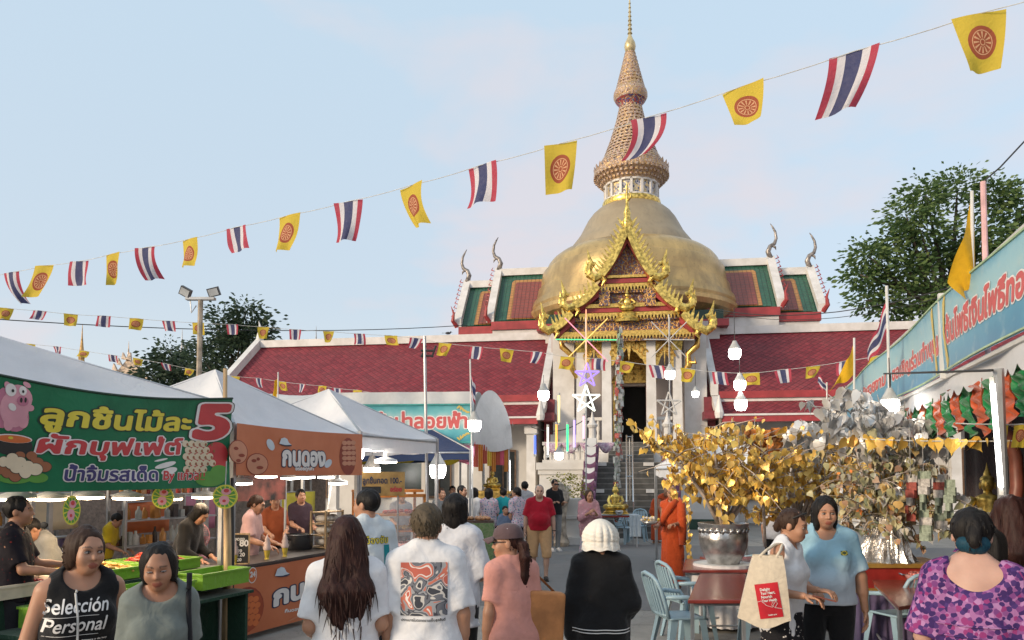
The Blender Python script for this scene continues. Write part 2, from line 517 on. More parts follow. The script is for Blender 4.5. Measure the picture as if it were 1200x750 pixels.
# ------------------------------------------------------------------ ground: one sheet, concrete apron and asphalt road over it
def ground_mat():
 g = NG('ground_concrete'); v = g.coord('Object')
 n1, n2, n3 = g.noise(v, .35, 6.0, .6, .3), g.noise(v, 3.0, 6.0, .65), g.noise(v, 60.0, 3.0)
 c = g.ramp(n1, [(.3, (.245, .23, .205)), (.7, (.335, .32, .29))])
 c = g.mix(g.ramp(n2, [(.42, (0, 0, 0)), (.75, (.8, .8, .8))]), c, (.18, .17, .155))
 c = g.mix(g.math('MULTIPLY', n3, .3), c, (.24, .235, .22))
 # slab joints every 3 m
 xy = g.xyz(v)
 jx = g.math('ABSOLUTE', g.math('SUBTRACT', g.math('FRACT', g.math('MULTIPLY', g.math('ADD', xy[0], .7), 1 / 3.0)), .5))
 jy = g.math('ABSOLUTE', g.math('SUBTRACT', g.math('FRACT', g.math('MULTIPLY', g.math('ADD', xy[1], 1.1), 1 / 3.0)), .5))
 j = g.math('LESS_THAN', g.math('MINIMUM', jx, jy), .004)
 c = g.mix(j, c, (.09, .085, .08))
 w = g.noise(v, .9, 8.0, .7, 1.5); cr = g.math('LESS_THAN', g.math('ABSOLUTE', g.math('SUBTRACT', w, .5)), .0035)
 c = g.mix(g.math('MULTIPLY', cr, .6), c, (.12, .115, .105))
 st = g.noise(v, 1.7, 2.0); c = g.mix(g.math('GREATER_THAN', st, .70), c, (.17, .155, .14))
 g.base(c); g.set(Roughness=.85); g.bump(g.math('ADD', n2, g.math('MULTIPLY', n3, .6)), .25, .01); return g.m
def asphalt_mat():
 g = NG('asphalt_road'); v = g.coord('Object')
 n1, n2, n3 = g.noise(v, .5, 6.0, .6, .3), g.noise(v, 4.0, 6.0, .65), g.noise(v, 150.0, 2.0)
 c = g.ramp(n1, [(.3, (.125, .125, .125)), (.7, (.18, .178, .175))])
 c = g.mix(g.ramp(n2, [(.5, (0, 0, 0)), (.8, (.6, .6, .6))]), c, (.10, .10, .10))
 c = g.mix(g.math('MULTIPLY', n3, .45), c, (.22, .22, .215))
 g.base(c); g.set(Roughness=.8); g.bump(g.math('ADD', n2, n3), .35, .01); return g.m
mb = MB(); mb.sheet(lambda u, v: (-400 + 800 * u, -60 + 900 * v, 0), 8, 8)
tag(mb.build('ground', ground_mat()), kind='structure')
mb = MB(); mb.sheet(lambda u, v: (-14 + 40 * u, (12.6 - 5.5 * u) + (9.2 + 1.2 * u) * v + .04 * math.sin(u * 60), .004), 40, 6)
tag(mb.build('road', asphalt_mat()), kind='structure')
# ------------------------------------------------------------------ the temple, in its own frame (x along the facade, y inwards)
TO = Vector((3.48, 22.0, 0)); TA = R(-9.0)
TM = Matrix.Translation(TO) @ Matrix.Rotation(TA, 4, 'Z'); TMI = TM.inverted()
def L(px, py, ly):
 c = TMI @ CAMP; d = TMI.to_3x3() @ ray(px, py)
 p = c + d * ((ly - c.y) / d.y)
 return p.x, p.z
temple = thing('temple', 'white temple with red gilded porch under a huge gold dome and tall ringed spire', 'temple', TO, TA)
DY = 14.0
ax = L(741, 372, DY)[0]
def prof(lst):
 out = []
 for hw, py in lst:
  a, z = L(741 + hw, py, DY); b, _ = L(741 - hw, py, DY)
  out.append(((a - b) / 2, z))
 return out
def gold_dome_mat():
 g = NG('dome_gold'); v = g.coord('Object'); st = g.coord('Object', (1, 1, .12))
 n1, n2, n3 = g.noise(v, .55, 5.0, .6, .6), g.noise(st, 3.2, 5.0), g.noise(v, 9.0, 4.0)
 c = g.ramp(n1, [(.36, (.38, .27, .13)), (.62, (.66, .46, .19))])
 c = g.mix(g.ramp(n2, [(.5, (0, 0, 0)), (.75, (.7, .7, .7))]), c, (.32, .22, .10))
 c = g.mix(g.math('MULTIPLY', g.math('GREATER_THAN', n3, .66), .5), c, (.22, .15, .07))
 g.base(c); g.set(Roughness=.34); g.b.inputs['Metallic'].default_value = .55
 g.bump(g.math('ADD', n3, n2), .12, .05); return g.m
def bell_mat():
 g = NG('dome_mosaic'); v = g.coord('Object'); st = g.coord('Object', (1, 1, .15))
 n1, n2 = g.noise(v, .8, 4.0), g.noise(st, 5.0, 5.0)
 c = g.ramp(n1, [(.35, (.31, .245, .16)), (.65, (.40, .32, .205))])
 c = g.mix(g.ramp(n2, [(.5, (0, 0, 0)), (.8, (.6, .6, .6))]), c, (.20, .17, .12))
 vo = g.new('ShaderNodeTexVoronoi'); vo.inputs['Scale'].default_value = 9; g.link(v, vo.inputs['Vector'])
 c = g.mix(g.math('MULTIPLY', vo.outputs['Color'], .25), c, (.38, .31, .19))
 g.base(c); g.set(Roughness=.5); g.b.inputs['Metallic'].default_value = .25; return g.m
M_dome, M_bell = gold_dome_mat(), bell_mat()
lower = prof([(98, 385), (112, 379), (119, 374), (121.5, 369), (121.5, 365), (119, 363.2), (119.6, 360), (117.5, 353), (114.6, 352.0), (112.5, 344), (111.4, 338), (108.8, 337), (107.4, 327), (105.8, 318), (104.8, 316.6), (101.5, 315.6), (99.5, 309), (95, 303.5), (88, 298.5), (80, 295.5), (73, 294)])
mb = MB(); mb.lathe(lower, 72, (ax, DY, 0)); dome = mb.build('dome', M_dome, temple, angle=25)
upper = prof([(75, 295), (73.5, 292), (71, 287), (66, 281), (61, 274.5), (56.5, 266), (52, 258), (46.5, 251), (40.5, 246), (35, 243), (34, 242), (34.6, 239.5), (34, 236.5), (31.5, 235.5)])
mb = MB(); mb.lathe(upper, 64, (ax, DY, 0), mif=lambda i: 1 if i >= 9 else 0); mb.build('bell', [M_bell, M_goldbright], temple, angle=30)
# drum with white framed blue panels
dr = prof([(31, 237), (31, 217)])
mb = MB(); rad = dr[0][0]; z0, z1 = dr[0][1], dr[1][1]
mb.lathe([(rad * .97, z0), (rad * .97, z1)], 48, (ax, DY, 0), 0)
for k in range(16):
 t = 2 * PI * k / 16; T = Matrix.Translation((ax, DY, 0)) @ Matrix.Rotation(t, 4, 'Z')
 m2 = MB(T); h = z1 - z0
 m2.box((rad, 0, z0 + h * .5), (.12, .12, h)); m2.box((rad, 0, z0 + h * .06), (.12, rad * .40, h * .12)); m2.box((rad, 0, z1 - h * .06), (.12, rad * .40, h * .12))
 mb.add(m2.v, m2.f, 1)
mb.build('drum', [gilt_mat('blue_gilt_panels', (.07, .09, .16), 3.4, (.6, .47, .25), .34, (.42, .42, .45)), M_whitetrim], temple)
# spire: ringed tiers, each ring set with small blocks
def tiers(lst):
 ks = []
 for (h0, y0, n), (h1, y1, _) in zip(lst, lst[1:]):
  for k in range(n):
   t = k / n; ks.append((h0 + (h1 - h0) * t, y0 + (y1 - y0) * t))
 return ks
mb = MB()
body = [(31, 218), (33, 217), (36, 213), (40, 209), (43, 206), (44, 203.5), (44, 200), (42.5, 198.5)]
mb.lathe(prof(body), 48, (ax, DY, 0))
tl = tiers([(42, 198, 4), (33, 184, 5), (25, 164, 5), (18, 143, 4), (13.5, 125.5, 0)])
def ringset(tl, hstep, nteeth=30):
 pr = []
 for hw, py in tl:
  pr += [(hw, py), (hw * .97, py - hstep * .55), (hw * .86, py - hstep * .6), (hw * .86, py - hstep)]
 mb.lathe(prof(pr), 40, (ax, DY, 0))
 for i, (hw, py) in enumerate(tl):
  (r, z), (_, z2) = prof([(hw * .94, py - hstep * .5)])[0], prof([(hw, py - hstep * 1.0)])[0]
  n = max(10, int(nteeth * hw / 42) + 8); s_ = 2 * PI * r / n * .55
  for k in range(n):
   t = 2 * PI * (k + .5 * (i % 2)) / n
   m2 = MB(Matrix.Translation((ax, DY, 0)) @ Matrix.Rotation(t, 4, 'Z')); m2.box((r * .97, 0, (z + z2) / 2), (s_ * .7, s_, abs(z2 - z) * .95), taper=.6)
   mb.add(m2.v, m2.f)
ringset(tl, 4.1)
# petal crown on the cornice
r, z = prof([(43, 201)])[0]
for k in range(30):
 t = 2 * PI * k / 30; m2 = MB(Matrix.Translation((ax, DY, z)) @ Matrix.Rotation(t, 4, 'Z'))
 m2.add([(r, -.16, 0), (r, .16, 0), (r + .04, .1, .18), (r + .06, 0, .32), (r + .04, -.1, .18), (r - .14, 0, .1)], [(0, 1, 2, 3, 4), (1, 0, 5), (2, 1, 5), (3, 2, 5), (4, 3, 5), (0, 4, 5)])
 mb.add(m2.v, m2.f)
for py, hw in ((214, 35.5), (210, 39.5), (206, 43.2)):
 r, z = prof([(hw, py)])[0]
 for k in range(44):
  t = 2 * PI * k / 44; m2 = MB(Matrix.Translation((ax, DY, z)) @ Matrix.Rotation(t, 4, 'Z')); m2.box((r, 0, 0), (.1, .12, .12)); mb.add(m2.v, m2.f)
mb.build('spire', M_spire, temple)
mb = MB(); mb.lathe(prof([(13.2, 126), (14, 122), (16, 119.5), (18, 117)]), 32, (ax, DY, 0), 0)
mb.lathe(prof([(18, 117), (20, 113), (20, 109), (19, 106), (16.8, 102)]), 32, (ax, DY, 0), 1)
mb.build('spire_bulb', [gilt_mat('blue_glass_band', (.06, .08, .20), 4.0, (.6, .5, .3), .22), M_spire], temple, angle=35)
mb = MB(); ringset(tiers([(17, 102, 4), (11.8, 84, 3), (8, 70, 2), (5.4, 60.5, 0)]), 4.0)
mb.build('upper_spire', M_spire, temple)
nd = [(5.2, 62), (4.5, 60), (6, 58), (6.8, 54), (6.2, 50), (4.6, 47), (3.4, 45)]
for k in range(9):
 y = 44 - k * 5; h = 3.2 - k * .22; nd += [(h, y), (h * .6, y - 2.5), (h * .55, y - 4.4)]
nd += [(.8, -4), (.5, -22), (.1, -30)]
mb = MB(); mb.lathe(prof(nd), 16, (ax, DY, 0)); mb.build('finial', mat('old_gold', (.62, .50, .27), .35, .5, var=.15), temple, angle=40)
# main hall: white cross-shaped body under the dome, with tiered transept roofs left and right
eave_z = L(741, 386, 10.5)[1]
mb = MB()
xl, _ = L(642, 500, 11.5); xr, _ = L(842, 500, 11.5)
mb.box2((xl, 10.6, 0), (xr, 21, eave_z));
mb.box2((xl - 5.2, 13, 0), (xr + 5.2, 19.5, eave_z - 1.2))
wall = mb.build('wall', M_white, temple)
mb = MB(); z = eave_z
mb.box2((xl - .35, 10.2, z), (xr + .35, 21.4, z + .3), 0); mb.box2((xl - .15, 10.4, z + .3), (xr + .15, 21.2, z + .75), 1); mb.box2((xl + .4, 10.7, z + .75), (xr - .4, 20.9, z + 1.15), 0)
mb.build('eave_cornice', [M_red, M_tgreen], temple)
def slope(mb, A, B, C, D_, mi, u0=0):
 """roof plane: A,B along the eave, C,D_ along the ridge (metre uvs)"""
 A, B, C, D_ = [Vector(q) for q in (A, B, C, D_)]
 w = (B - A).length; h = ((D_ - A).length)
 ca = (D_ - A).dot((B - A).normalized()); cb = (C - A).dot((B - A).normalized())
 hh = math.sqrt(max(0, h * h - ca * ca))
 mb.add([A, B, C, D_], [(0, 1, 2, 3)], mi, [[(0, 0), (w, 0), (cb, hh), (ca, hh)]])
def chofa(parent, x, y, z, side, h):
 """slim curling roof finial"""
 pts = [];
 for t, dx, dz in ((0, 0, 0), (.2, .10, .22), (.36, .02, .36), (.5, -.14, .44), (.62, -.20, .58), (.76, -.17, .76), (.9, -.08, .9), (1, .0, 1.0)):
  pts.append((x - side * dx * h * .75, y, z + dz * h))
 mb = MB(); mb.tube(pts, [h * q for q in (.075, .07, .06, .05, .042, .034, .024, .008)], 8)
 mb.tube([(x - side * -.02 * h, y, z + .40 * h), (x + side * .20 * h * 0 - side * -.12 * h, y, z + .33 * h), (x + side * .14 * h, y, z + .25 * h)], [h * .04, h * .03, h * .005], 6)
 return mb.build('roof_finial', mat('chofa_glass', (.30, .27, .25), .35, .3, var=.3, scale=8), parent, smooth=True)
def transept(pxr, pyr, pxo, pye, pxi, y, depth, part='roof'):
 """one tier of a transept roof seen from its side: ridge from (pxo,pyr) to (pxi,pyr), eave at pye"""
 x0, zr = L(pxo, pyr, y + depth); x1, _ = L(pxi, pyr, y + depth); _, ze = L(pxo, pye, y)
 side = -1 if pxo < pxi else 1
 ro = None
 mb = MB()
 def pl(sa, sb, inset, lift, mi, ch):
  # slope panel between fractions sa..sb of the fall, inset from the outer gable
  a = x0 - side * inset; b = x1
  def q(x, s): return (x, y + depth * (1 - s) - lift * .6, zr + (ze - zr) * s + lift)
  c = ch
  pts = [q(b, sa), q(a - side * c, sa), q(a, sa + c * .35), q(a, sb), q(b, sb)]
  fs = [tuple(range(5))] if side > 0 else [tuple(range(4, -1, -1))]
  uv = [[(p[0], math.hypot(p[1], p[2])) for p in ([pts[i] for i in fs[0]])]]
  mb.add(pts, fs, mi, uv)
 pl(0, 1, 0, 0, 0, 0); pl(.03, .99, .22, .03, 0, .5); pl(.15, .985, .62, .06, 1, .12); pl(.22, .98, .82, .09, 2, .06)
 # the far slope and soffit
 def q2(x, s): return (x, y + depth * (1 + s), zr + (ze - zr) * s)
 mb.add([q2(x0, 0), q2(x1, 0), q2(x1, 1), q2(x0, 1)], [(0, 1, 2, 3)], 0, [[(0, 0), (1, 0), (1, 1), (0, 1)]])
 ro = mb.build('roof', [M_tgreen, M_torange, M_tmaroon], temple)
 tr = MB()
 ov = .22
 tr.prism([(y - .15, ze - .05), (y + depth, zr - .02), (y + 2 * depth + .15, ze - .05), (y + 2 * depth + .15, ze + .35), (y + depth, zr + .42), (y - .15, ze + .35)], x0 - side * .02, x0 + side * .34, 'X', 0)
 tr.box2((min(x0, x1), y + depth - .18, zr - .05), (max(x0, x1), y + depth + .18, zr + .30), 0)
 tr.box2((min(x0, x1) - .1, y - .2, ze - .42), (max(x0, x1) + .1, y + .1, ze - .03), 1)
 tr.box2((min(x0, x1) - .05, y - .1, ze - .9), (max(x0, x1) + .05, y + .2, ze - .425), 0)
 tr.prism([(y + .2, ze), (y + depth, zr - .1), (y + 2 * depth - .2, ze)], x0 - side * .3, x0 - side * .1, 'X', 2)
 tr.build('roof_edge', [M_whitetrim, M_red, M_gilt_red], ro)
 # red wavy fringe on the gable edge
 fr = MB()
 for k in range(9):
  s = (k + .5) / 9; yy = y + depth * (1 - s); zz = zr + (ze - zr) * s + .35
  fr.tube([(x0 + side * .36, yy - .1, zz), (x0 + side * .50, yy - .05, zz + .06), (x0 + side * .42, yy, zz + .22)], [.035, .03, .006], 4)
 fr.build('gable_fringe', M_red, ro)
 chofa(ro, x0 + side * .18, y + depth, zr + .25, side, 1.75)
 # lower horn at the eave
 h = MB(); h.tube([(x0 + side * .2, y - .1, ze), (x0 + side * .36, y - .3, ze + .25), (x0 + side * .3, y - .35, ze + .6), (x0 + side * .42, y - .4, ze + .95)], [.12, .1, .06, .01], 6)
 h.build('eave_horn', M_red, ro)
 return ro
transept(0, 323, 588, 377, 655, 12.4, 2.2)
transept(0, 337, 551, 383, 600, 12.7, 2.0)
transept(0, 310, 899, 360, 835, 12.4, 2.2)
transept(0, 321, 945, 366, 890, 12.7, 2.0)
# terrace, stairs, porch
zt = 2.3; zp = 3.1
st_x0, _ = L(694, 600, 0); st_x1, _ = L(784, 600, 0)
tx0, _ = L(632, 560, 4.0); tx1, _ = L(846, 560, 4.0)
def plinth(mb, a, b):
 mb.box2((a, 4.0, 0), (b, 10.55, zt - .25), 0)
 mb.box2((a - .12, 3.88, 0), (b + .12, 10.5, .35), 1); mb.box2((a - .07, 3.93, .35), (b + .07, 10.5, .6), 0)
 mb.box2((a - .1, 3.9, zt - .25), (b + .1, 10.5, zt), 0)
 mb.box2((a - .05, 3.95, zt - .42), (b + .05, 10.5, zt - .251), 0)
mb = MB(); plinth(mb, tx0, st_x0 - .02); plinth(mb, st_x1 + .02, tx1); mb.box2((st_x0, 4.02, 0), (st_x1, 10.5, zt - .005), 0)
mb.build('terrace', [M_white, mat('green_base', (.03, .075, .05), .6)], temple)
M_stair = mat('stair_stone', (.085, .083, .078), .55, var=.2, scale=3, bump=.1)
M_nos = mat('stair_nosing', (.17, .165, .155), .5)
mb = MB(); n = 13
for k in range(n):
 z = zt * (k + 1) / n; y0 = 4.0 * k / n
 mb.box2((st_x0 + .02, y0, 0), (st_x1 - .02, 4.01, z), 0)
 mb.box2((st_x0 + .03, y0 - .012, z - .035), (st_x1 - .03, y0 - .0, z + .003), 1)
ux0, _ = L(713, 530, 5.4); ux1, _ = L(766, 530, 5.4)
for k in range(5):
 z = zt + (zp - zt) * (k + 1) / 5; y0 = 5.0 + .28 * k
 mb.box2((ux0, y0, zt), (ux1, 6.6, z), 0); mb.box2((ux0 + .01, y0 - .012, z - .035), (ux1 - .01, y0, z + .003), 1)
mb.build('stair', [M_stair, M_nos], temple)
# small white notices fixed on the risers
for px, py in ((705, 544), (760, 544), (704, 574), (762, 574)):
 mb = MB(); x, z = L(px, py, 3.9); k = max(0, min(12, int(z / zt * n))); y0 = 4.0 * k / n - .03
 mb.box((x, y0, z), (.36, .02, .12)); mb.build('step_notice', M_whitetrim, temple)
# sloping white cheek walls wrapped in purple cloth with round post tops
for sx, s_ in ((st_x0 - .18, -1), (st_x1 + .18, 1)):
 mb = MB(); mb.prism([(.1, 0), (.1, .95), (.55, 1.05), (3.7, zt + .85), (4.0, zt + .85), (4.0, 0)], sx - .16, sx + .16, 'X', 0)
 mb.lathe([(.18, 0), (.18, .2), (.14, .22), (.12, .9), (.17, .95), (.2, 1.02), (.12, 1.1), (.05, 1.3), (.02, 1.5)], 12, (sx, 4.0, zt + .3), 0)
 ck = mb.build('stair_cheek', [M_white], temple)
 mb = MB()
 for k in range(6):
  y = .5 + k * .55; z = .9 + (zt - .1) * y / 4
  mb.sheet(lambda u, v: (sx - .2 + .4 * u, y + .02 * math.sin(9 * u) - .03, z + .25 - .55 * v - .12 * math.sin(PI * u)), 8, 4)
  mb.tube([(sx + s_ * -.19, y, z - .3), (sx + s_ * -.2, y + .25, z + .1), (sx + s_ * -.19, y + .5, z + .15)], .05, 6)
 mb.build('cloth_swag', cloth_mat('purple_swag', (.16, .07, .13), wr=.5), ck, smooth=True, thick=.01)
# porch floor, balustrades
px0, _ = L(648, 540, 6.0); px1, _ = L(830, 540, 6.0)
mb = MB(); mb.box2((px0, 6.0, zt), (ux0 - .01, 10.6, zp), 0); mb.box2((ux1 + .01, 6.0, zt), (px1, 10.6, zp), 0); mb.box2((ux0 - .005, 6.61, zt), (ux1 + .005, 10.6, zp - .004), 0)
for (a, b) in ((px0 - .06, ux0 - .02), (ux1 + .02, px1 + .06)):
 mb.box2((a, 5.9, zp - .14), (b, 5.999, zp), 0); mb.box2((a, 5.93, zt), (b, 5.999, zt + .2), 0); mb.box2((a, 5.95, zt + .45), (b, 5.999, zt + .55), 0)
mb.build('porch_floor', [M_white], temple)
def balustrade(a, b, y, z, h=.62):
 mb = MB(); mb.box2((a, y - .09, z + h), (b, y + .09, z + h + .12)); mb.box2((a, y - .09, z), (b, y + .09, z + .1))
 n = max(2, int(abs(b - a) / .2))
 for k in range(n):
  x = a + (b - a) * (k + .5) / n
  mb.lathe([(.05, .1), (.07, .22), (.04, .38), (.07, .5), (.05, h)], 8, (x, y, z))
 return mb.build('balustrade', M_white, temple, angle=40)
balustrade(tx0 + .1, st_x0 - .35, 4.15, zt); balustrade(st_x1 + .35, tx1 - .1, 4.15, zt)
c_out_l, c_in_l, c_in_r, c_out_r = [L(p, 480, 6.4)[0] for p in (681, 711.5, 763, 794)]
balustrade(c_out_l + .2, c_in_l - .2, 6.4, zp, .85); balustrade(c_in_r + .2, c_out_r - .2, 6.4, zp, .85)
# swag bunting and yellow cloth on the terrace rail
mb = MB()
for k in range(4):
 a = tx0 + .2 + k * .62
 mb.sheet(lambda u, v: (a + .6 * u, 4.02 - .03 * math.sin(PI * v), zt + .70 - .32 * v * math.sin(PI * u) - .06 * v), 10, 3)
mb.build('rail_swag', cloth_mat('purple_white_swag', (.30, .14, .26), (.62, .55, .60), wr=.6), temple, smooth=True, thick=.01)
mb = MB(); mb.sheet(lambda u, v: (st_x1 + .4 + (tx1 - st_x1 - .5) * u, 4.03 + .015 * math.sin(40 * u), zt + .74 - .22 * v), 40, 2)
mb.build('rail_cloth', cloth_mat('yellow_rail_cloth', (.62, .42, .08)), temple, smooth=True, thick=.01)
mb = MB(); mb.box2((tx0 + .5, 3.84, 1.15), (tx0 + .95, 3.87, 1.55)); mb.build('wall_plaque', mat('green_plaque', (.06, .10, .08), .4), temple)
# columns with gilded lotus capitals
def column(x, y, zb, ztop, w):
 mb = MB(); h = ztop - zb
 mb.box2((x - w * .8, y - w * .8, zb), (x + w * .8, y + w * .8, zb + .35)); mb.box2((x - w * .66, y - w * .66, zb + .35), (x + w * .66, y + w * .66, zb + .6))
 mb.add([(x - w * .5, y - w * .5, zb + .6), (x + w * .5, y - w * .5, zb + .6), (x + w * .5, y + w * .5, zb + .6), (x - w * .5, y + w * .5, zb + .6),
   (x - w * .44, y - w * .44, ztop), (x + w * .44, y - w * .44, ztop), (x + w * .44, y + w * .44, ztop), (x - w * .44, y + w * .44, ztop)],
   [(0, 1, 5, 4), (1, 2, 6, 5), (2, 3, 7, 6), (3, 0, 4, 7), (4, 5, 6, 7)])
 c = mb.build('column', M_whitetrim, temple)
 mb = MB(); hc = .85; q = w * .46
 for k in range(4):
  z = ztop + hc * k / 4; s0 = q * (1 + .16 * k)
  mb.lathe([(s0 * 1.35, z), (s0 * 1.5, z + hc * .12), (s0 * 1.72, z + hc * .24)], 4, (x, y, 0), a0=PI / 4, a1=PI / 4 + 2 * PI)
  for j in range(4):
   for i in range(3):
    t = PI / 2 * j; m2 = MB(Matrix.Translation((x, y, z)) @ Matrix.Rotation(t, 4, 'Z'))
    o = (i - 1) * s0 * .62
    m2.add([(s0 * 1.0, o - s0 * .3, 0), (s0 * 1.0, o + s0 * .3, 0), (s0 * 1.32, o, hc * .3), (s0 * .8, o, 0)], [(0, 1, 2), (1, 3, 2), (3, 0, 2)]); mb.add(m2.v, m2.f)
 mb.box2((x - q * 1.6, y - q * 1.6, ztop + hc), (x + q * 1.6, y + q * 1.6, ztop + hc + .12))
 mb.build('capital', M_goldbright, c)
zc_out = L(681, 414, 6.4)[1]; zc_in = L(711, 393, 6.4)[1]
column(c_out_l, 6.4, zp - .8, zc_out, .36); column(c_out_r, 6.4, zp - .8, zc_out, .36)
column(c_in_l, 6.1, zp - .8, zc_in - .1, .38); column(c_in_r, 6.1, zp - .8, zc_in - .1, .38)
# inner front wall with pilasters and the gilded doorway
yw = 9.4
dx0, dz0 = L(729, 517, yw); dx1, dz1 = L(757, 452, yw)
wx0, _ = L(655, 480, yw); wx1, _ = L(822, 480, yw); wz = L(740, 380, yw)[1]
mb = MB(); mb.box2((wx0, yw, zp), (dx0, yw + .3, wz)); mb.box2((dx1, yw, zp), (wx1, yw + .3, wz)); mb.box2((dx0, yw, dz1), (dx1, yw + .3, wz))
for p in (653, 700, 776, 824):
 x, _ = L(p, 480, yw - .15); mb.box2((x - .25, yw - .22, zp), (x + .25, yw - .001, wz))
mb.box2((wx0, yw - .12, zp), (dx0 - .5, yw - .0, zp + .5)); mb.box2((dx1 + .5, yw - .12, zp), (wx1, yw - .0, zp + .5))
mb.build('front_wall', mat('pinkish_plaster', (.60, .53, .50), .7, var=.06, scale=1.0), temple)
xo, _ = L(640, 480, 8.0);
for a in (L(661, 480, 7.2)[0], L(815, 480, 7.2)[0]):
 mb = MB(); mb.box2((a - .42, 7.0, zp - .4), (a + .42, 7.5, L(661, 395, 7.2)[1])); mb.box2((a - .52, 6.9, zp - .4), (a + .52, 7.6, zp + .35)); mb.build('pier', M_whitetrim, temple)
# doorway: dark interior behind real jambs, stepped gilded surround with a crown of tiers
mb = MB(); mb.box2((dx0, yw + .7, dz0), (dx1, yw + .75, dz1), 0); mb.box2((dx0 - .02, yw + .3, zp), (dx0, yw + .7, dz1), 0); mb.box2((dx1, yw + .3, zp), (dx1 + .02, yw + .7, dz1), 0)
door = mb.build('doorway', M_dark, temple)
mb = MB()
for (o, w, d) in ((.0, .12, .10), (.12, .14, .2), (.26, .1, .13)):
 for s_, xx in ((-1, dx0), (1, dx1)):
  a = xx + s_ * o; b = xx + s_ * (o + w); mb.box2((min(a, b), yw - d, zp), (max(a, b), yw - .001, dz1 + o * .5), 0)
cx = (dx0 + dx1) / 2; hw = (dx1 - dx0) / 2 + .42; z = dz1 + .1
for k in range(7):
 w2 = hw * (1 - k / 7.6); h = .22
 mb.box2((cx - w2, yw - .3 + k * .02, z), (cx + w2, yw - .002, z + h * .45), 0); mb.box2((cx - w2 * .9, yw - .25 + k * .02, z + h * .45), (cx + w2 * .9, yw - .003, z + h), 0)
 for q in range(-2, 3):
  mb.add([(cx + q * w2 * .45 - .08, yw - .31 + k * .02, z + h * .45), (cx + q * w2 * .45 + .08, yw - .31 + k * .02, z + h * .45), (cx + q * w2 * .45, yw - .28 + k * .02, z + h * 1.3)], [(0, 1, 2)], 0)
 z += h
mb.lathe([(.22, 0), (.26, .15), (.12, .35), (.1, .5), (.05, .9), (.01, 1.3)], 10, (cx, yw - .15, z), 0)
mb.build('door_surround', M_gold, door)
mb = MB()
for s_, xx in ((-1, dx0), (1, dx1)):
 a = xx + s_ * .03; mb.box2((a - .035, yw - .24, zp), (a + .035, yw - .205, dz1))
mb.build('door_jamb', M_red, door)
# porch gable: tympanum, cornices, stepped golden naga edges
yg = 5.2
def Lg(px, py): return L(px, py, yg)
apex = Lg(734.5, 266)
pts = [Lg(734.5, 272), Lg(706, 324), Lg(700, 333), Lg(676, 358), Lg(670, 366), Lg(650, 386), Lg(650, 392)]
ptsr = [Lg(2 * 735.5 - p, q) for p, q in ((734.5, 272), (706, 324), (700, 333), (676, 358), (670, 366), (650, 386), (650, 392))]
def tri(mb, poly, y0, y1, mi): mb.prism(poly, y0, y1, 'Y', mi)
mb = MB()
tri(mb, [pts[0], pts[1], Lg(765, 324)], yg + .55, yg + .7, 0)
tri(mb, [Lg(704, 324), Lg(767, 324), Lg(794, 358), Lg(677, 358)], yg + .5, yg + .7, 0)
tri(mb, [Lg(677, 358), Lg(794, 358), Lg(822, 390), Lg(649, 390)], yg + .45, yg + .7, 1)
pediment = mb.build('pediment', [M_gilt_blue, M_gilt_red], temple)
mb = MB()
def cornice(pa, pb, py, h, d, mi):
 x0, z = Lg(pa, py); x1, _ = Lg(pb, py); mb.box2((x0, yg + .5 - d, z - h / 2), (x1, yg + .49, z + h / 2), mi)
cornice(709, 762, 322, .10, .2, 1); cornice(706, 766, 327, .16, .14, 0); cornice(703, 769, 333, .12, .24, 1); cornice(700, 773, 339, .16, .16, 2)
cornice(684, 787, 357, .14, .2, 1); cornice(680, 792, 362, .16, .14, 0); cornice(678, 797, 368, .12, .26, 1); cornice(672, 800, 373, .14, .18, 2)
cornice(655, 816, 391, .2, .2, 1); cornice(656, 815, 397, .16, .14, 2)
for pa, pb, py in ((703, 769, 336), (678, 797, 371), (656, 815, 394.5)):
 x0, z = Lg(pa, py); x1, _ = Lg(pb, py); n = int((x1 - x0) / .12)
 for k in range(n):
  x = x0 + (x1 - x0) * (k + .5) / n
  mb.add([(x - .05, yg + .22, z + .06), (x + .05, yg + .22, z + .06), (x, yg + .2, z - .14), (x, yg + .34, z + .06)], [(0, 2, 1), (0, 3, 2), (1, 2, 3)], 1)
mb.build('pediment_cornice', [M_red, M_gold, M_gilt_red], pediment)
# gold seated deity in the middle of the pediment, side niches
x, z = Lg(735, 372)
mb = MB(); mb.lathe([(.45, 0), (.5, .1), (.36, .2), (.40, .3), (.28, .36)], 14, (x, yg + .28, z - .1), ell=.5)
mb.sphere((x, yg + .25, z + .42), (.3, .16, .14)); mb.sphere((x, yg + .27, z + .62), (.16, .12, .2)); mb.sphere((x, yg + .25, z + .88), .09); mb.lathe([(.08, 0), (.05, .1), (.01, .26)], 8, (x, yg + .25, z + .95))
mb.tube([(x - .16, yg + .2, z + .74), (x - .3, yg + .18, z + .58), (x - .1, yg + .14, z + .5)], [.06, .05, .04], 6); mb.tube([(x + .16, yg + .2, z + .74), (x + .3, yg + .18, z + .58), (x + .1, yg + .14, z + .5)], [.06, .05, .04], 6)
mb.build('pediment_figure', M_goldbright, pediment, angle=45)
for px in (708, 762):
 mb = MB(); x, z = Lg(px, 352); mb.box2((x - .2, yg + .2, z - .15), (x + .2, yg + .45, z + .35)); mb.prism([(x - .24, z + .35), (x + .24, z + .35), (x, z + .7)], yg + .22, yg + .44, 'Y'); mb.build('pediment_niche', M_gilt_red, pediment)
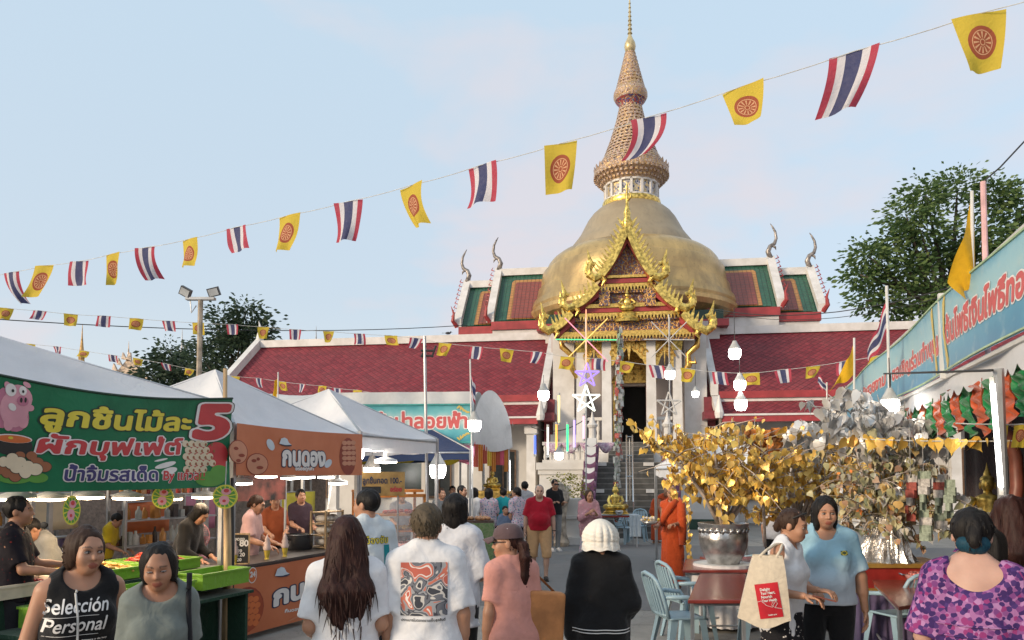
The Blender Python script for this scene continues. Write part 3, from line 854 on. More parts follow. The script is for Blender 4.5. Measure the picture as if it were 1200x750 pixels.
def naga_edge(p, q, w, parent, side):
 """a run of gilded bargeboard from p (top) to q (bottom) with flame teeth and an upcurled tail"""
 p, q = Vector(p), Vector(q); d = (q - p); n = d.length; d.normalize(); nrm = Vector((-d.y, d.x)) if side < 0 else Vector((d.y, -d.x))
 if nrm.y < 0: nrm = -nrm
 mb = MB(); out = []; N = 14
 def at(s, o):
  b = p + d * (s * n) + Vector((0, -.10 * n * math.sin(PI * s))) + nrm * o; return (b.x, b.y)
 for k in range(N):
  s0, s1 = k / N, (k + 1) / N
  for (o0, o1, y0, y1) in ((-w * .5, 0, yg - .05, yg + .22), (0, w * .5, yg + .02, yg + .16)):
   mb.prism([at(s0, o0), at(s1, o0), at(s1, o1), at(s0, o1)], y0, y1, 'Y')
 T = int(n / .17)
 for k in range(T):                                                   # the teeth: small leaning flames
  s = (k + .3) / T; a = at(s - .35 / T, w * .48); b = at(s + .4 / T, w * .48); c = at(s - .1 / T, w * 1.0); e = at(s - .75 / T, w * 1.55)
  mb.prism([a, b, c, e], yg + .03, yg + .14, 'Y')
 b = at(1, 0)
 tail = [(b[0], b[1]), (b[0] + side * .22, b[1] - .10), (b[0] + side * .42, b[1] + .04), (b[0] + side * .46, b[1] + .3), (b[0] + side * .36, b[1] + .5), (b[0] + side * .44, b[1] + .72), (b[0] + side * .50, b[1] + 1.0)]
 mb.tube([(x, yg + .09, z) for x, z in tail], [w * .5, w * .6, w * .55, w * .42, w * .34, w * .2, .01], 8)
 for i, (dx, dz) in enumerate(((.34, .02), (.30, .26), (.2, .42))):
  mb.tube([(b[0] + side * dx, yg + .09, b[1] + dz), (b[0] + side * (dx + .22), yg + .06, b[1] + dz + .1), (b[0] + side * (dx + .24), yg + .05, b[1] + dz + .32)], [.09, .06, .008], 6)
 mb.tube([(b[0], yg + .1, b[1]), (b[0] - side * .15, yg + .08, b[1] - .22), (b[0] - side * .02, yg + .06, b[1] - .4)], [.12, .09, .01], 6)
 return mb.build('bargeboard', M_goldbright, parent)
for sgn in (-1, 1):
 def Q(px, py): return Lg(735 + sgn * px, py)
 for (p, q, w) in ((Q(0, 263), Q(31, 322), .30), (Q(35, 334), Q(62, 358), .30), (Q(66, 366), Q(86, 384), .30)):
  naga_edge(p, q, w, pediment, sgn)
 mb = MB()                                                            # inner red and gold edging below the bargeboards
 for (p, q) in ((Q(0, 276), Q(28, 324)), (Q(31, 338), Q(58, 360)), (Q(62, 370), Q(80, 388))):
  p, q = Vector(p), Vector(q); mb.prism([(p.x, p.y), (q.x, q.y), (q.x, q.y - .16), (p.x, p.y - .2)] if sgn > 0 else [(p.x, p.y - .2), (q.x, q.y - .16), (q.x, q.y), (p.x, p.y)], yg + .22, yg + .44, 'Y', 0)
 mb.build('inner_edge', M_red, pediment)
x, z = Lg(735, 263)
mb = MB(); mb.lathe([(.16, -.1), (.22, .1), (.13, .3), (.15, .45), (.08, .7), (.05, 1.0), (.03, 1.5), (.01, 1.7)], 10, (x, yg + .1, z));
mb.tube([(x, yg + .1, z + .9), (x + .16, yg, z + 1.05), (x + .06, yg - .05, z + 1.3)], [.05, .04, .01], 6)
mb.build('gable_finial', M_goldbright, pediment, smooth=True)
# roof of the porch behind the gable, three stepped tiers
mb = MB()
for (pa, pya, pb, pyb, yb) in ((0, 268, 31, 324, 11), (30, 330, 62, 361, 11), (60, 362, 88, 388, 10.5)):
 for sgn in (-1, 1):
  a, b = Lg(735 + sgn * pa, pya), Lg(735 + sgn * pb, pyb)
  A, B, C, D_ = (b[0], yg + .25, b[1]), (b[0], yb, b[1]), (a[0], yb, a[1]), (a[0], yg + .25, a[1])
  if sgn < 0: A, B, C, D_ = B, A, D_, C
  slope(mb, A, B, C, D_, 0)
mb.build('porch_roof', M_tile, temple, thick=.12)
# hanging gilded arch panels between the columns and brackets at the sides
def hanging(pa, pb, py0, drop, y):
 x0, z = L(pa, py0, y); x1, _ = L(pb, py0, y); mb = MB(); N = 16; w = x1 - x0
 for k in range(N):
  s0, s1 = k / N, (k + 1) / N
  f = lambda s: drop * (.30 + .70 * abs(2 * s - 1) ** 1.6) + .12 * abs(math.sin(s * PI * 7))
  mb.prism([(x0 + w * s0, z), (x0 + w * s0, z - f(s0)), (x0 + w * s1, z - f(s1)), (x0 + w * s1, z)], y - .04, y + .06, 'Y')
 for k in range(9):                                                   # scrolls
  s = (k + .5) / 9; x = x0 + w * s; f = drop * (.30 + .70 * abs(2 * s - 1) ** 1.6)
  mb.tube([(x + .10 * math.cos(t), y - .07, z - f * .6 + .12 * math.sin(t)) for t in np.linspace(0, 5, 9)], [.035] * 8 + [.01], 5)
 mb.prism([(x0 + w * .42, z - .1), (x0 + w * .5, z - drop * .85), (x0 + w * .58, z - .1)], y - .1, y - .05, 'Y')
 mb.build('hanging_carving', M_gold, pediment)
hanging(716, 758, 398, 1.0, 6.0); hanging(686, 706, 400, 1.15, 6.2); hanging(768, 789, 400, 1.15, 6.2)
mb = MB()
for y, p0, p1, py in ((6.1, 706, 769, 395), (6.4, 674, 801, 398)):
 x0, z = L(p0, py, y); x1, _ = L(p1, py, y); mb.box2((x0, y - .25, z), (x1, y + .25, z + .4))
mb.box2((L(655, 396, 7)[0], 6.0, L(655, 392, 7)[1]), (L(817, 396, 7)[0], 9.6, L(655, 390, 7)[1]))
mb.build('porch_beam', M_gilt_red, temple)
for px, s_ in ((676, -1), (799, 1)):
 x, z = L(px, 425, 6.3)
 mb = MB(); mb.tube([(x, 6.3, z - .6), (x + s_ * .25, 6.25, z - .1), (x + s_ * .22, 6.2, z + .3), (x + s_ * .55, 6.1, z + .6), (x + s_ * .62, 6.05, z + .95)], [.08, .13, .11, .12, .05], 8)
 mb.tube([(x + s_ * .25, 6.2, z), (x + s_ * .5, 6.1, z - .05), (x + s_ * .45, 6.1, z + .2)], [.08, .06, .01], 6)
 mb.build('eave_bracket', M_gold, temple, smooth=True)
# double handrail up the middle of the stairs
rail = thing('handrail', 'shiny steel handrail standing in the middle of the temple stairs', 'handrail', TM @ Vector((L(738, 560, 2)[0], 0, 0)), TA)
mb = MB(); x = 0
for o in (-.1, .1):
 mb.tube([(x + o, .35, .1), (x + o, .35, 1.05), (x + o, 4.0, zt + .95), (x + o, 4.6, zt + .95), (x + o, 4.6, zt)], .024, 8)
mb.tube([(x - .1, .35, .5), (x + .1, .35, .5)], .02, 6); mb.build('rail', M_chrome, rail)
mb = MB()
for y in (1.6, 2.8, 4.0): mb.tube([(x, y, zt * y / 4), (x, y, zt * y / 4 + .85)], .02, 6); mb.tube([(x - .1, y, zt * y / 4 + .9), (x + .1, y, zt * y / 4 + .9)], .015, 6)
mb.build('post', M_chrome, rail)
# ------------------------------------------------------------------ side halls with red tiled roofs
M_wood0 = mat('brown_shutter', (.16, .09, .05), .5, var=.2)
def hall(label, x0, x1, inner, far_gable):
 """x0..x1 along the facade; inner = the end next to the porch (+1 right end, -1 left end)"""
 h = thing('temple_hall', label, 'hall', TM @ Vector(((x0 + x1) / 2, 9, 0)), TA)
 cx = (x0 + x1) / 2; a, b = x0 - cx, x1 - cx
 yr, ye, yl = 11.0 - 9, 7.0 - 9, 5.9 - 9
 zr, ze, zl0, zl = 8.05, 5.05, 4.75, 4.05
 mb = MB()
 slope(mb, (a, ye, ze), (b, ye, ze), (b, yr, zr), (a, yr, zr), 0); slope(mb, (b, 2 * yr - ye, ze), (a, 2 * yr - ye, ze), (a, yr, zr), (b, yr, zr), 0)
 rf = mb.build('roof', M_tile, h)
 mb = MB(); slope(mb, (a, yl, zl), (b, yl, zl), (b, ye + .1, zl0), (a, ye + .1, zl0), 0); mb.build('skirt_roof', M_tile, h)
 mb = MB()
 mb.box2((a, yr - .2, zr - .08), (b, yr + .2, zr + .26), 0)
 mb.box2((a, ye - .12, ze - .26), (b, ye + .1, ze + .0), 1); mb.box2((a, ye - .04, ze - .52), (b, ye + .12, ze - .262), 0)
 mb.box2((a, yl - .12, zl - .24), (b, yl + .08, zl - .02), 1); mb.box2((a, yl - .16, zl - .02), (b, yl - .05, zl + .05), 0)
 for e in (a, b):
  s_ = -1 if e == a else 1
  mb.prism([(ye - .15, ze - .15), (ye - .15, ze + .3), (yr, zr + .42), (2 * yr - ye + .15, ze + .3), (2 * yr - ye + .15, ze - .15), (yr, zr - .02)], e - .02, e + s_ * .30, 'X', 0)
  mb.prism([(yl - .15, zl - .1), (yl - .15, zl + .22), (ye + .1, zl0 + .25), (ye + .1, zl0 - .1)], e - .02, e + s_ * .26, 'X', 0)
  mb.lathe([(.13, 0), (.17, .2), (.1, .5), (.02, .85)], 8, (e + s_ * .12, yl - .1, zl - .1), 0)
 mb.build('roof_trim', [M_whitetrim, M_red], rf)
 e = a if far_gable < 0 else b
 mb = MB(); mb.tube([(e, yr, zr + .1), (e + far_gable * .16, yr, zr + .45), (e + far_gable * .1, yr, zr + .9), (e + far_gable * .2, yr, zr + 1.25)], [.2, .15, .08, .01], 8); mb.build('roof_finial', M_whitetrim, rf, smooth=True)
 mb = MB(); mb.box2((a + .3, ye + .6, 0), (b - .3, 2 * yr - ye - .6, ze - .3)); mb.prism([(ye + .6, ze - .3), (yr, zr - .3), (2 * yr - ye - .6, ze - .3)], a + .3, b - .3, 'X')
 wl_ = mb.build('wall', M_white, h)
 n = max(2, int((b - a) / 2.6))
 for k in range(n + 1):
  mb = MB(); x = a + .3 + (b - a - .6) * k / n; mb.box2((x - .17, yl + .25, 0), (x + .17, yl + .6, zl - .2)); mb.box2((x - .24, yl + .18, zl - .6), (x + .24, yl + .67, zl - .3)); mb.box2((x - .24, yl + .18, 0), (x + .24, yl + .67, .5)); mb.build('veranda_column', M_whitetrim, h)
 for k in range(n):
  mb = MB(); x = a + .3 + (b - a - .6) * (k + .5) / n
  mb.box2((x - .5, ye + .56, 1.0), (x + .5, ye + .599, 2.8)); w_ = mb.build('window', mat('dark_window', (.03, .035, .035), .2), wl_)
  mb = MB()
  for xx in (-.55, 0, .5): mb.box2((x + xx, ye + .5, 1.0), (x + xx + .05, ye + .558, 2.8))
  mb.box2((x - .62, ye + .44, .9), (x + .62, ye + .56, 1.0)); mb.box2((x - .55, ye + .5, 2.8), (x + .55, ye + .56, 2.88)); mb.build('frame', M_wood0, w_)
 # red stepped blocks at the inner gable end
 mb = MB(); e = b if inner > 0 else a
 for k in range(5):
  y = ye - .1 + k * .55; z = ze - .2 + k * .55 * .75
  mb.box2((e + inner * .24, y, z - .8), (e + inner * .55, y + .5, z))
 mb.box2((e + inner * .1, ye + .2, zl - .9), (e + inner * .42, ye + 1.2, ze - .3)); mb.box2((e + inner * .1, yl + .1, zl - .1), (e + inner * .62, ye, zl + .2))
 mb.build('gable_blocks', mat('deep_red_paint', (.20, .03, .04), .5), h)
 return h
lx1 = L(634, 470, 7)[0]; lx0 = L(253, 437, 7)[0]; rx0 = L(842, 470, 7)[0]
hall('long white hall with a red tiled roof behind the food tents', lx0, lx1, 1, -1)
hall('red tiled hall between the temple porch and the silver tree', rx0, rx0 + 13.5, -1, 1)
# ------------------------------------------------------------------ flags, bunting, cables, lamps
def thai_flag_mat():
 g = NG('striped_flag'); uv = g.xyz(g.coord('UV'))
 red, wh, bl = S(190, 45, 70), S(228, 224, 226), S(48, 58, 105)
 c = g.ramp(uv[0], [(0, red), (1 / 6, wh), (2 / 6, bl), (4 / 6, wh), (5 / 6, red)], 'CONSTANT')
 n = g.noise(g.coord('Object'), 12, 3); c = g.mix(g.math('MULTIPLY', n, .25), c, tuple(.75 * x for x in (.5, .45, .5)))
 return finish_flag(g, c)
def finish_flag(g, c):
 g.base(c); g.set(Roughness=.8); g.bump(g.noise(g.coord('Object'), 14, 3, .5, 1.0), .35, .03)
 t = g.new('ShaderNodeBsdfTranslucent'); g.link(c, t.inputs[0]); mx = g.new('ShaderNodeMixShader'); mx.inputs[0].default_value = .38
 g.link(g.b.outputs[0], mx.inputs[1]); g.link(t.outputs[0], mx.inputs[2]); g.link(mx.outputs[0], g.out.inputs[0])
 return g.m
def wheel_flag_mat(aspect):
 g = NG('wheel_flag'); uv = g.xyz(g.coord('UV'))
 x = g.math('SUBTRACT', uv[0], .5); y = g.math('MULTIPLY', g.math('SUBTRACT', uv[1], .5), aspect)
 r = g.math('SQRT', g.math('ADD', g.math('MULTIPLY', x, x), g.math('MULTIPLY', y, y)))
 a = g.math('ARCTAN2', y, x)
 sp = g.math('GREATER_THAN', g.math('COSINE', g.math('MULTIPLY', a, 12.0)), .35)
 yel, rd = S(212, 186, 66), S(165, 86, 58)
 ring = lambda lo, hi: g.math('MULTIPLY', g.math('GREATER_THAN', r, lo), g.math('LESS_THAN', r, hi))
 lightish = S(222, 172, 130)
 c = g.mix(g.math('LESS_THAN', r, .34), yel, rd)
 c = g.mix(g.math('MULTIPLY', sp, ring(.09, .22)), c, lightish)
 c = g.mix(ring(.235, .255), c, lightish); c = g.mix(ring(.05, .07), c, lightish)
 return finish_flag(g, c)
M_thai, M_wheel = thai_flag_mat(), wheel_flag_mat(1.2)
M_yel = cloth_mat('yellow_flag_cloth', S(220, 172, 40), wr=.4, see=.3)
M_cord = mat('white_cord', (.55, .55, .53), .8)
def flag_mesh(mb, a, b, drop, blow, wav, seed, skew=0.0, pinch=0.0):
 """flag hung by its top edge a-b; drop = length, blow = sideways swing of the free end (vector)"""
 a, b = Vector(a), Vector(b); r = random.Random(seed); ph = r.uniform(0, 6); w = (b - a).length
 nrm = (b - a).cross(Vector((0, 0, 1))).normalized()
 def fn(u, v):
  k = 1 - v
  p = a.lerp(b, u + (0.5 - u) * pinch * k) + Vector((0, 0, -drop * k)) + Vector(blow) * k * k + (b - a) * skew * k
  p += nrm * wav * w * (math.sin(ph + 5.5 * u + 2.0 * k) * (.25 + .75 * k) + .5 * math.sin(ph * 2 + 9 * u - 4 * k) * k)
  p += Vector((0, 0, .16 * wav * w * math.sin(ph + 6 * u) * k))
  return p
 mb.sheet(fn, 10, 9)
def bunting(label, pts, W, H, Dfn, seed, cord_ext=(None, None), blowamp=.25, cat='bunting'):
 """pts: (px, py, kind) of each flag's top centre"""
 r = random.Random(seed)
 c3 = [P(x, y, Dfn(x)) for x, y, k in pts]
 ends = ([P(cord_ext[0][0], cord_ext[0][1], Dfn(cord_ext[0][0]))] if cord_ext[0] else []) , ([P(cord_ext[1][0], cord_ext[1][1], Dfn(cord_ext[1][0]))] if cord_ext[1] else [])
 path = ends[0] + c3 + ends[1]
 t = thing('bunting', label, cat, tuple(c3[len(c3) // 2]), 0, 'strings of small flags')
 dense = []
 for i in range(len(path) - 1): dense += [path[i].lerp(path[i + 1], q / 3) - Vector((0, 0, .04 * W * math.sin(PI * q / 3))) for q in range(3)]
 dense.append(path[-1])
 mb = MB(); mb.tube(dense, .005 if W < .4 else .006, 5); mb.build('cord', M_cord, t, world=True)
 for i, (x, y, k) in enumerate(pts):
  p0 = path[max(0, i + len(ends[0]) - 1)]; p1 = path[min(len(path) - 1, i + len(ends[0]) + 1)]
  d = (p1 - p0).normalized(); c = c3[i]; w = W * r.uniform(.9, 1.05)
  yaw = r.uniform(-.5, .5); d2 = Matrix.Rotation(yaw * .5, 3, 'Z') @ d
  mb = MB(); bl = Vector((r.uniform(-1, .7) * blowamp * W, r.uniform(-.4, 1.0) * blowamp * 1.3 * W, r.uniform(0, .5) * blowamp * W))
  flag_mesh(mb, c - d2 * w / 2, c + d2 * w / 2, H * r.uniform(.88, 1.05), bl, .10, r.random(), r.uniform(-.2, .25) , r.uniform(-.05, .48))
  mb.build('flag', M_thai if k == 'T' else M_wheel, t, smooth=True, world=True)
 return t
inv = lambda xa, da, xb, db: (lambda x: 1.0 / (1 / da + (1 / db - 1 / da) * (x - xa) / (xb - xa)))
bunting('long string of the largest flags slanting up across the open sky to the right',
  [(13, 319, 'T'), (52, 311, 'Y'), (93, 306, 'T'), (132, 297, 'Y'), (170, 290, 'T'), (222, 280, 'Y'), (277, 266, 'T'), (339, 252, 'Y'), (408, 236, 'T'), (482, 217, 'Y'), (565, 193, 'T'), (657, 168, 'Y'), (760, 137, 'T'), (870, 101, 'Y'), (1001, 60, 'T'), (1147, 16, 'Y')],
  .54, .76, inv(5, 17.5, 1148, 8.2), 5, ((-40, 330), (1290, -26)), .6)
bunting('string of flags just under the black cable, reaching the long red roof',
  [(8, 361, 'Y'), (47, 364, 'T'), (83, 368, 'Y'), (122, 370, 'T'), (160, 373, 'Y'), (197, 376, 'T'), (232, 378, 'Y'), (272, 380, 'T'), (309, 383, 'Y'), (346, 386, 'T'), (385, 388, 'Y'), (421, 391, 'T'), (458, 393, 'Y'), (488, 396, 'T')],
  .30, .27, inv(0, 16.5, 500, 17.5), 8, ((-40, 358), (498, 397)))
bunting('lowest string of flags hanging in front of the temple columns and both red roofs',
  [(522, 402, 'Y'), (559, 406, 'T'), (594, 409, 'Y'), (630, 412, 'T'), (665, 418, 'Y'), (702, 420, 'T'), (735, 424, 'Y'), (769, 428, 'T'), (806, 432, 'Y'), (843, 436, 'T'), (880, 437, 'Y'), (917, 433, 'T'), (953, 429, 'Y'), (990, 423, 'T'), (1028, 417, 'Y')],
  .30, .27, inv(500, 15.5, 1100, 13.5), 9, ((498, 398), (1062, 410)))
bunting('sloping string of small flags crossing in front of the long red tiles',
  [(276, 441, 'Y'), (303, 443, 'T'), (330, 447, 'Y'), (354, 450, 'T'), (378, 452, 'Y'), (395, 455, 'T'), (419, 457, 'Y'), (442, 461, 'T'), (464, 462, 'Y'), (488, 465, 'T'), (508, 467, 'Y'), (531, 468, 'T')],
  .24, .22, inv(270, 18.5, 540, 18.0), 10, ((255, 437), (560, 470)))
bunting('short string of small flags between the first two white tents',
  [(36, 403, 'Y'), (67, 406, 'T'), (99, 411, 'Y'), (132, 416, 'T'), (162, 420, 'Y'), (194, 426, 'T'), (222, 432, 'Y')],
  .26, .22, inv(0, 20, 240, 20), 11, ((-30, 398), (262, 440)))
def cable(label, pts, r=.012, D0=None, m=None, cat='cable'):
 t = MB(); t.tube(pts, r, 5); return tag(t.build('power_cable', m or M_wire, smooth=True), label, cat)
cable('heavy black cable sagging from the left edge to the temple gable', catenary(P(-60, 370, 16), P(548, 381, 24), .25))
cable('black double cable running from the temple porch to the leafy tree', catenary(P(835, 362, 22), P(1210, 304, 14), .55))
cable('second thin cable beside the one from the porch to the tree', catenary(P(835, 364, 22), P(1210, 312, 14), .6), .008)
bunting('pair of little yellow flags hanging beside the long lit tube', [(1174, 497, 'Y'), (1197, 497, 'Y')], .11, .17, lambda x: 5.35, 13, ((1120, 496), (1225, 498)), .2)
cable('cable with a small insulator rising from the pink tipped pole', [P(1152, 213, 6), P(1172, 196, 6), P(1215, 150, 6)], .007)
# masts, flagpoles with flags
def pole_thing(name, label, cat, base, pts, r, m, part='pole'):
 t = thing(name, label, cat, base); mb = MB(); mb.tube(pts, r, 8); mb.build(part, m, t, world=True); return t
D = 12.9
b = G(502, 556 + FPX * CAMH / D)
t = pole_thing('light_mast', 'thin grey mast beside the third white tent with a small bracket near its top', 'mast', b, [b, P(497.5, 394, b.y)], .028, M_greypole)
mb = MB(); q = P(502, 413, b.y); k = b.y / FPX
for s_ in (-1, 1): mb.tube([q + Vector((s_ * 6 * k - 2 * k, 0, -6 * k)), q + Vector((s_ * 6 * k + 3 * k, 0, 8 * k))], .02, 5)
mb.tube([q + Vector((-9 * k, 0, 2 * k)), q + Vector((8 * k, 0, 2 * k))], .02, 5); mb.tube([q + Vector((-9 * k, 0, -4 * k)), q + Vector((6 * k, 0, -4 * k))], .02, 5); mb.build('bracket', M_wire, t, world=True)
def flag_on_pole(label, pxb, pyb, pxt, pyt, D, fn, matl, r=.018, cat='flag', pm=None, ground=True):
 t = thing('flagpole', label, cat, (P(pxb, pyb, D).x, D, 0))
 a, b = P(pxb, pyb, D), P(pxt, pyt, D)
 if ground: a = a + (a - b) * (a.z / (b.z - a.z))
 mb = MB(); mb.tube([a, b], r, 8); mb.build('pole', pm or M_polewhite, t, world=True)
 mb = MB(); mb.sheet(fn, 14, 14); mb.build('flag', matl, t, smooth=True, world=True); return t
def qflag(c00, c10, c11, c01, D, wav, ph=0.0):
 """corner pixels: hoist top, hoist bottom, fly bottom, fly top -> waving sheet, u across the stripes (top to bottom), v along the fly"""
 A, B, C, E = [P(x, y, D) for x, y in (c00, c10, c11, c01)]
 def fn(u, v):
  p = (A.lerp(B, u)).lerp(E.lerp(C, u), v)
  return p + Vector((0.3, 1, 0)) * wav * math.sin(ph + 7 * v + 2.5 * u) * v + Vector((0, 0, wav * .3 * math.sin(9 * v + ph)))
 return fn
flag_on_pole('national flag hanging folded on the pole above the blue banner', 1045, 560, 1039, 335, 9.0, qflag((1040, 352), (1042, 388), (1018, 428), (1019, 405), 9.0, .12), M_thai)
flag_on_pole('leaning yellow flag with a striped patch in front of the right hall roof', 1001, 520, 1001, 396, 12.0, qflag((1001, 402), (1001, 440), (970, 458), (985, 440), 12.0, .10, 2), M_yel)
flag_on_pole('small striped flag low on a thin stick beside the leaning yellow flag', 969, 520, 969, 448, 12.4, qflag((969, 450), (969, 462), (958, 450), (960, 440), 12.4, .05), M_thai, .012)
flag_on_pole('plain yellow flag hanging from a stick behind the second white tent', 325, 520, 326, 436, 16.0, qflag((325, 444), (324, 470), (317, 470), (322, 446), 16.0, .04), M_yel, .014)
flag_on_pole('long drooping plain yellow flag tied to a tall pole above the blue banner', 1140, 400, 1139, 224, 6.2, qflag((1141, 228), (1143, 320), (1128, 352), (1114, 325), 6.2, .10, 1), M_yel, .014, ground=False)
pole_thing('pennant_pole', 'tall pink and white pole rising above the blue banner', 'pole', tuple(P(1158, 420, 6.0)), [P(1158, 420, 6.0), P(1152, 213, 6.0)], .022, mat('pink_white_paint', (.66, .40, .40), .5, var=.2, scale=4))
flag_on_pole('striped flag wrapped round its pole at the end of the blue awning', 553, 540, 551, 421, 15.4, qflag((551, 434), (553, 462), (557, 478), (556, 446), 15.4, .05), M_thai, .016)
# lamps on wires
M_bulb = lamp_mat('lit_bulb', (1.0, .96, .90), 9.0)
M_socket = mat('lamp_socket', (.45, .46, .45), .5)
def bulb_lamp(label, px, py, D, r=.075, hang=.5, group='bulbs hanging in the open air'):
 t = thing('hanging_lamp', label, 'lamp', tuple(P(px, py, D)), 0, group)
 mb = MB(); mb.lathe([(r * .3, r * 1.9), (r * .45, r * 1.5), (r * .9, r * .75), (r * .98, r * .5)], 14, (0, 0, 0)); mb.build('socket', M_socket, t, smooth=True)
 mb = MB(); mb.lathe([(r * .96, r * .5), (r, 0), (r * .95, -r * .6), (r * .7, -r * 1.05), (.001, -r * 1.15)], 14, (0, 0, 0)); mb.build('bulb', M_bulb, t, smooth=True)
 mb = MB(); mb.tube([(0, 0, r * 1.8), (0, 0, r * 1.9 + hang)], .006, 5); mb.build('wire', M_wire, t)
 return t
for lb, px, py, D, r, hg in (
 ('bulb high on the long wire right of the temple porch', 861, 413, 12, .10, .55), ('upper bulb of the close pair in front of the right red roof', 867, 450, 12, .095, .4),
 ('lower bulb of the close pair in front of the right red roof', 868, 473, 12, .10, .2), ('bulb hanging over the off white star on the right', 785, 438, 13, .09, .5),
 ('small bulb beside the right porch column', 805, 440, 15, .07, .4), ('small bulb low beside the grey porch wall', 815, 461, 16, .075, .5),
 ('large round bulb hanging from the boom by the blue banner', 1043, 474, 8.5, .10, .35), ('square bright bulb beside the tall white awning end', 556, 497, 14.5, .13, .2),
 ('bright bulb at the corner of the long red roof', 637, 462, 17, .13, .2), ('little bulb low on the white terrace wall', 655, 533, 20, .12, .2)):
 bulb_lamp(lb, px, py, D, r, hg)
# boom that carries the large bulb
b = thing('lamp_boom', 'thin black boom reaching out from the tent pole to the large bulb', 'boom', tuple(P(1160, 434, 5.2)))
mb = MB(); mb.tube([P(1163, 434, 5.2), P(1036, 438, 8.5)], .010, 6); mb.tube([P(1043, 438, 8.5), P(1043, 462, 8.5)], .012, 6); mb.build('arm', M_wire, b, world=True)
# neon tubes, stars and burst
def neon(nm, c, s): return lamp_mat('neon_' + nm, c, s)
def star(label, px, py, R_, D, m, cat='star light'):
 t = thing('neon_star', label, cat, tuple(P(px, py, D)), 0, 'neon stars on poles'); k = D / FPX; mb = MB()
 pts = [Vector((R_ * k * math.sin(2 * PI * i / 5), 0, R_ * k * math.cos(2 * PI * i / 5))) for i in range(5)]
 for i in range(5): mb.tube([pts[i], pts[(i + 2) % 5] + Vector((0, .03 * (i % 2), 0))], .022, 6)
 mb.build('tube', m, t); return t
star('large white neon star low on the left star pole', 687, 468, 17, 19, neon('white', (.85, .88, .75), .8))
star('violet neon star above the white one on the left star pole', 688, 440, 15, 19, neon('violet', (.30, .20, .9), .55))
M_off = mat('unlit_tube', (.62, .60, .57), .4)
star('unlit star on the right star pole', 784, 474, 15, 19, M_off)
def burst(label, px, py, R_, D, mats):
 t = thing('neon_burst', label, 'star light', tuple(P(px, py, D)), 0, 'neon bursts on poles'); k = D / FPX
 for i, m in enumerate(mats):
  a = PI * i / len(mats); d = Vector((math.sin(a), .02 * i, math.cos(a))) * R_ * k; mb = MB(); mb.tube([-d, d], .014, 6); mb.build('tube', m, t)
 return t
burst('coloured neon burst on top of the left star pole', 687, 398, 36, 19, [neon('amber', (.9, .40, .22), .45), neon('gold', (.9, .55, .15), .5), neon('green', (.08, .7, .25), .6), neon('rose', (.9, .3, .4), .45)])
burst('unlit tube burst on top of the right star pole', 784, 398, 30, 19, [M_off] * 4)
for lb, px in (('slim pole carrying the coloured burst and two neon stars', 687), ('slim pole carrying the unlit burst and star', 785)):
 bs = G(px, 556 + FPX * CAMH / 19)
 pole_thing('star_pole', lb, 'pole', bs, [bs, P(px - .5, 372, bs.y)], .02, M_greypole)
for nm, px, y0, y1, c in (('blue', 627, 510, 532, (.08, .16, 1)), ('white', 642, 500, 533, (.9, .9, .8)), ('orange', 652, 497, 533, (1, .42, .08)), ('green', 665, 497, 529, (.05, .9, .3)), ('violet', 673, 492, 524, (.5, .38, 1)), ('pink', 684, 487, 514, (1, .45, .6)), ('yellow', 655, 463, 495, (1, .8, .3))):
 t = thing('neon_tube', f'upright {nm} neon tube in the row by the terrace', 'neon tube', tuple(P(px, y1, 20.5)), 0, 'coloured neon tubes')
 a, b_ = P(px, y0, 20.5), P(px, y1, 20.5)
 mb = MB(); mb.tube([b_, a], .03, 8); mb.build('tube', neon('t' + nm, c, .55), t, world=True)
 for q in (a + Vector((0, 0, .06)), b_): mb = MB(); mb.tube([q - Vector((0, 0, .07)), q], .036, 8); mb.build('end_cap', M_socket, t, world=True)
w1 = thing('wire_stay', 'loose wire sagging between the neon tubes', 'wire', tuple(P(640, 495, 20.6)))
mb = MB(); mb.tube(catenary(P(622, 500, 20.6), P(690, 488, 20.6), .25), .012, 5); mb.build('wire', M_wire, w1, world=True)
# tall streamer of banknotes and ribbons hanging in front of the stairs
t = thing('offering_streamer', 'tall twisted streamer of ribbons and folded notes in front of the temple door', 'streamer', tuple(P(722, 600, 19.8)))
top, bot = P(727, 383, 19.8), P(722, 606, 19.8); mb = MB(); r = random.Random(4)
for k in range(420):
 s = r.random(); c = top.lerp(bot, s); wd = (.045 + .075 * math.sin(PI * min(1, s * 1.15)) ** .7) * (1 + .25 * math.sin(s * 40)); a = r.uniform(0, 2 * PI)
 q = c + Vector((math.cos(a), math.sin(a), 0)) * wd * r.uniform(.4, 1); w = r.uniform(.03, .07); h = r.uniform(.08, .18)
 d = Vector((-math.sin(a), math.cos(a), 0)) * w; mb.add([q - d, q + d, q + d * .9 + Vector((r.uniform(-.04, .04), 0, -h)), q - d * .9 + Vector((0, r.uniform(-.04, .04), -h))], [(0, 1, 2, 3)], r.choice([0, 0, 0, 0, 0, 1, 2]))
mb.build('streamer_notes', [mat('pale_notes', (.50, .50, .46), .7, var=.2), mat('red_notes', (.45, .10, .08), .7), mat('green_notes', (.25, .36, .25), .7)], t, world=True)
mb = MB(); mb.tube([top, bot], .02, 6); mb.build('core_cord', M_cord, t, world=True)
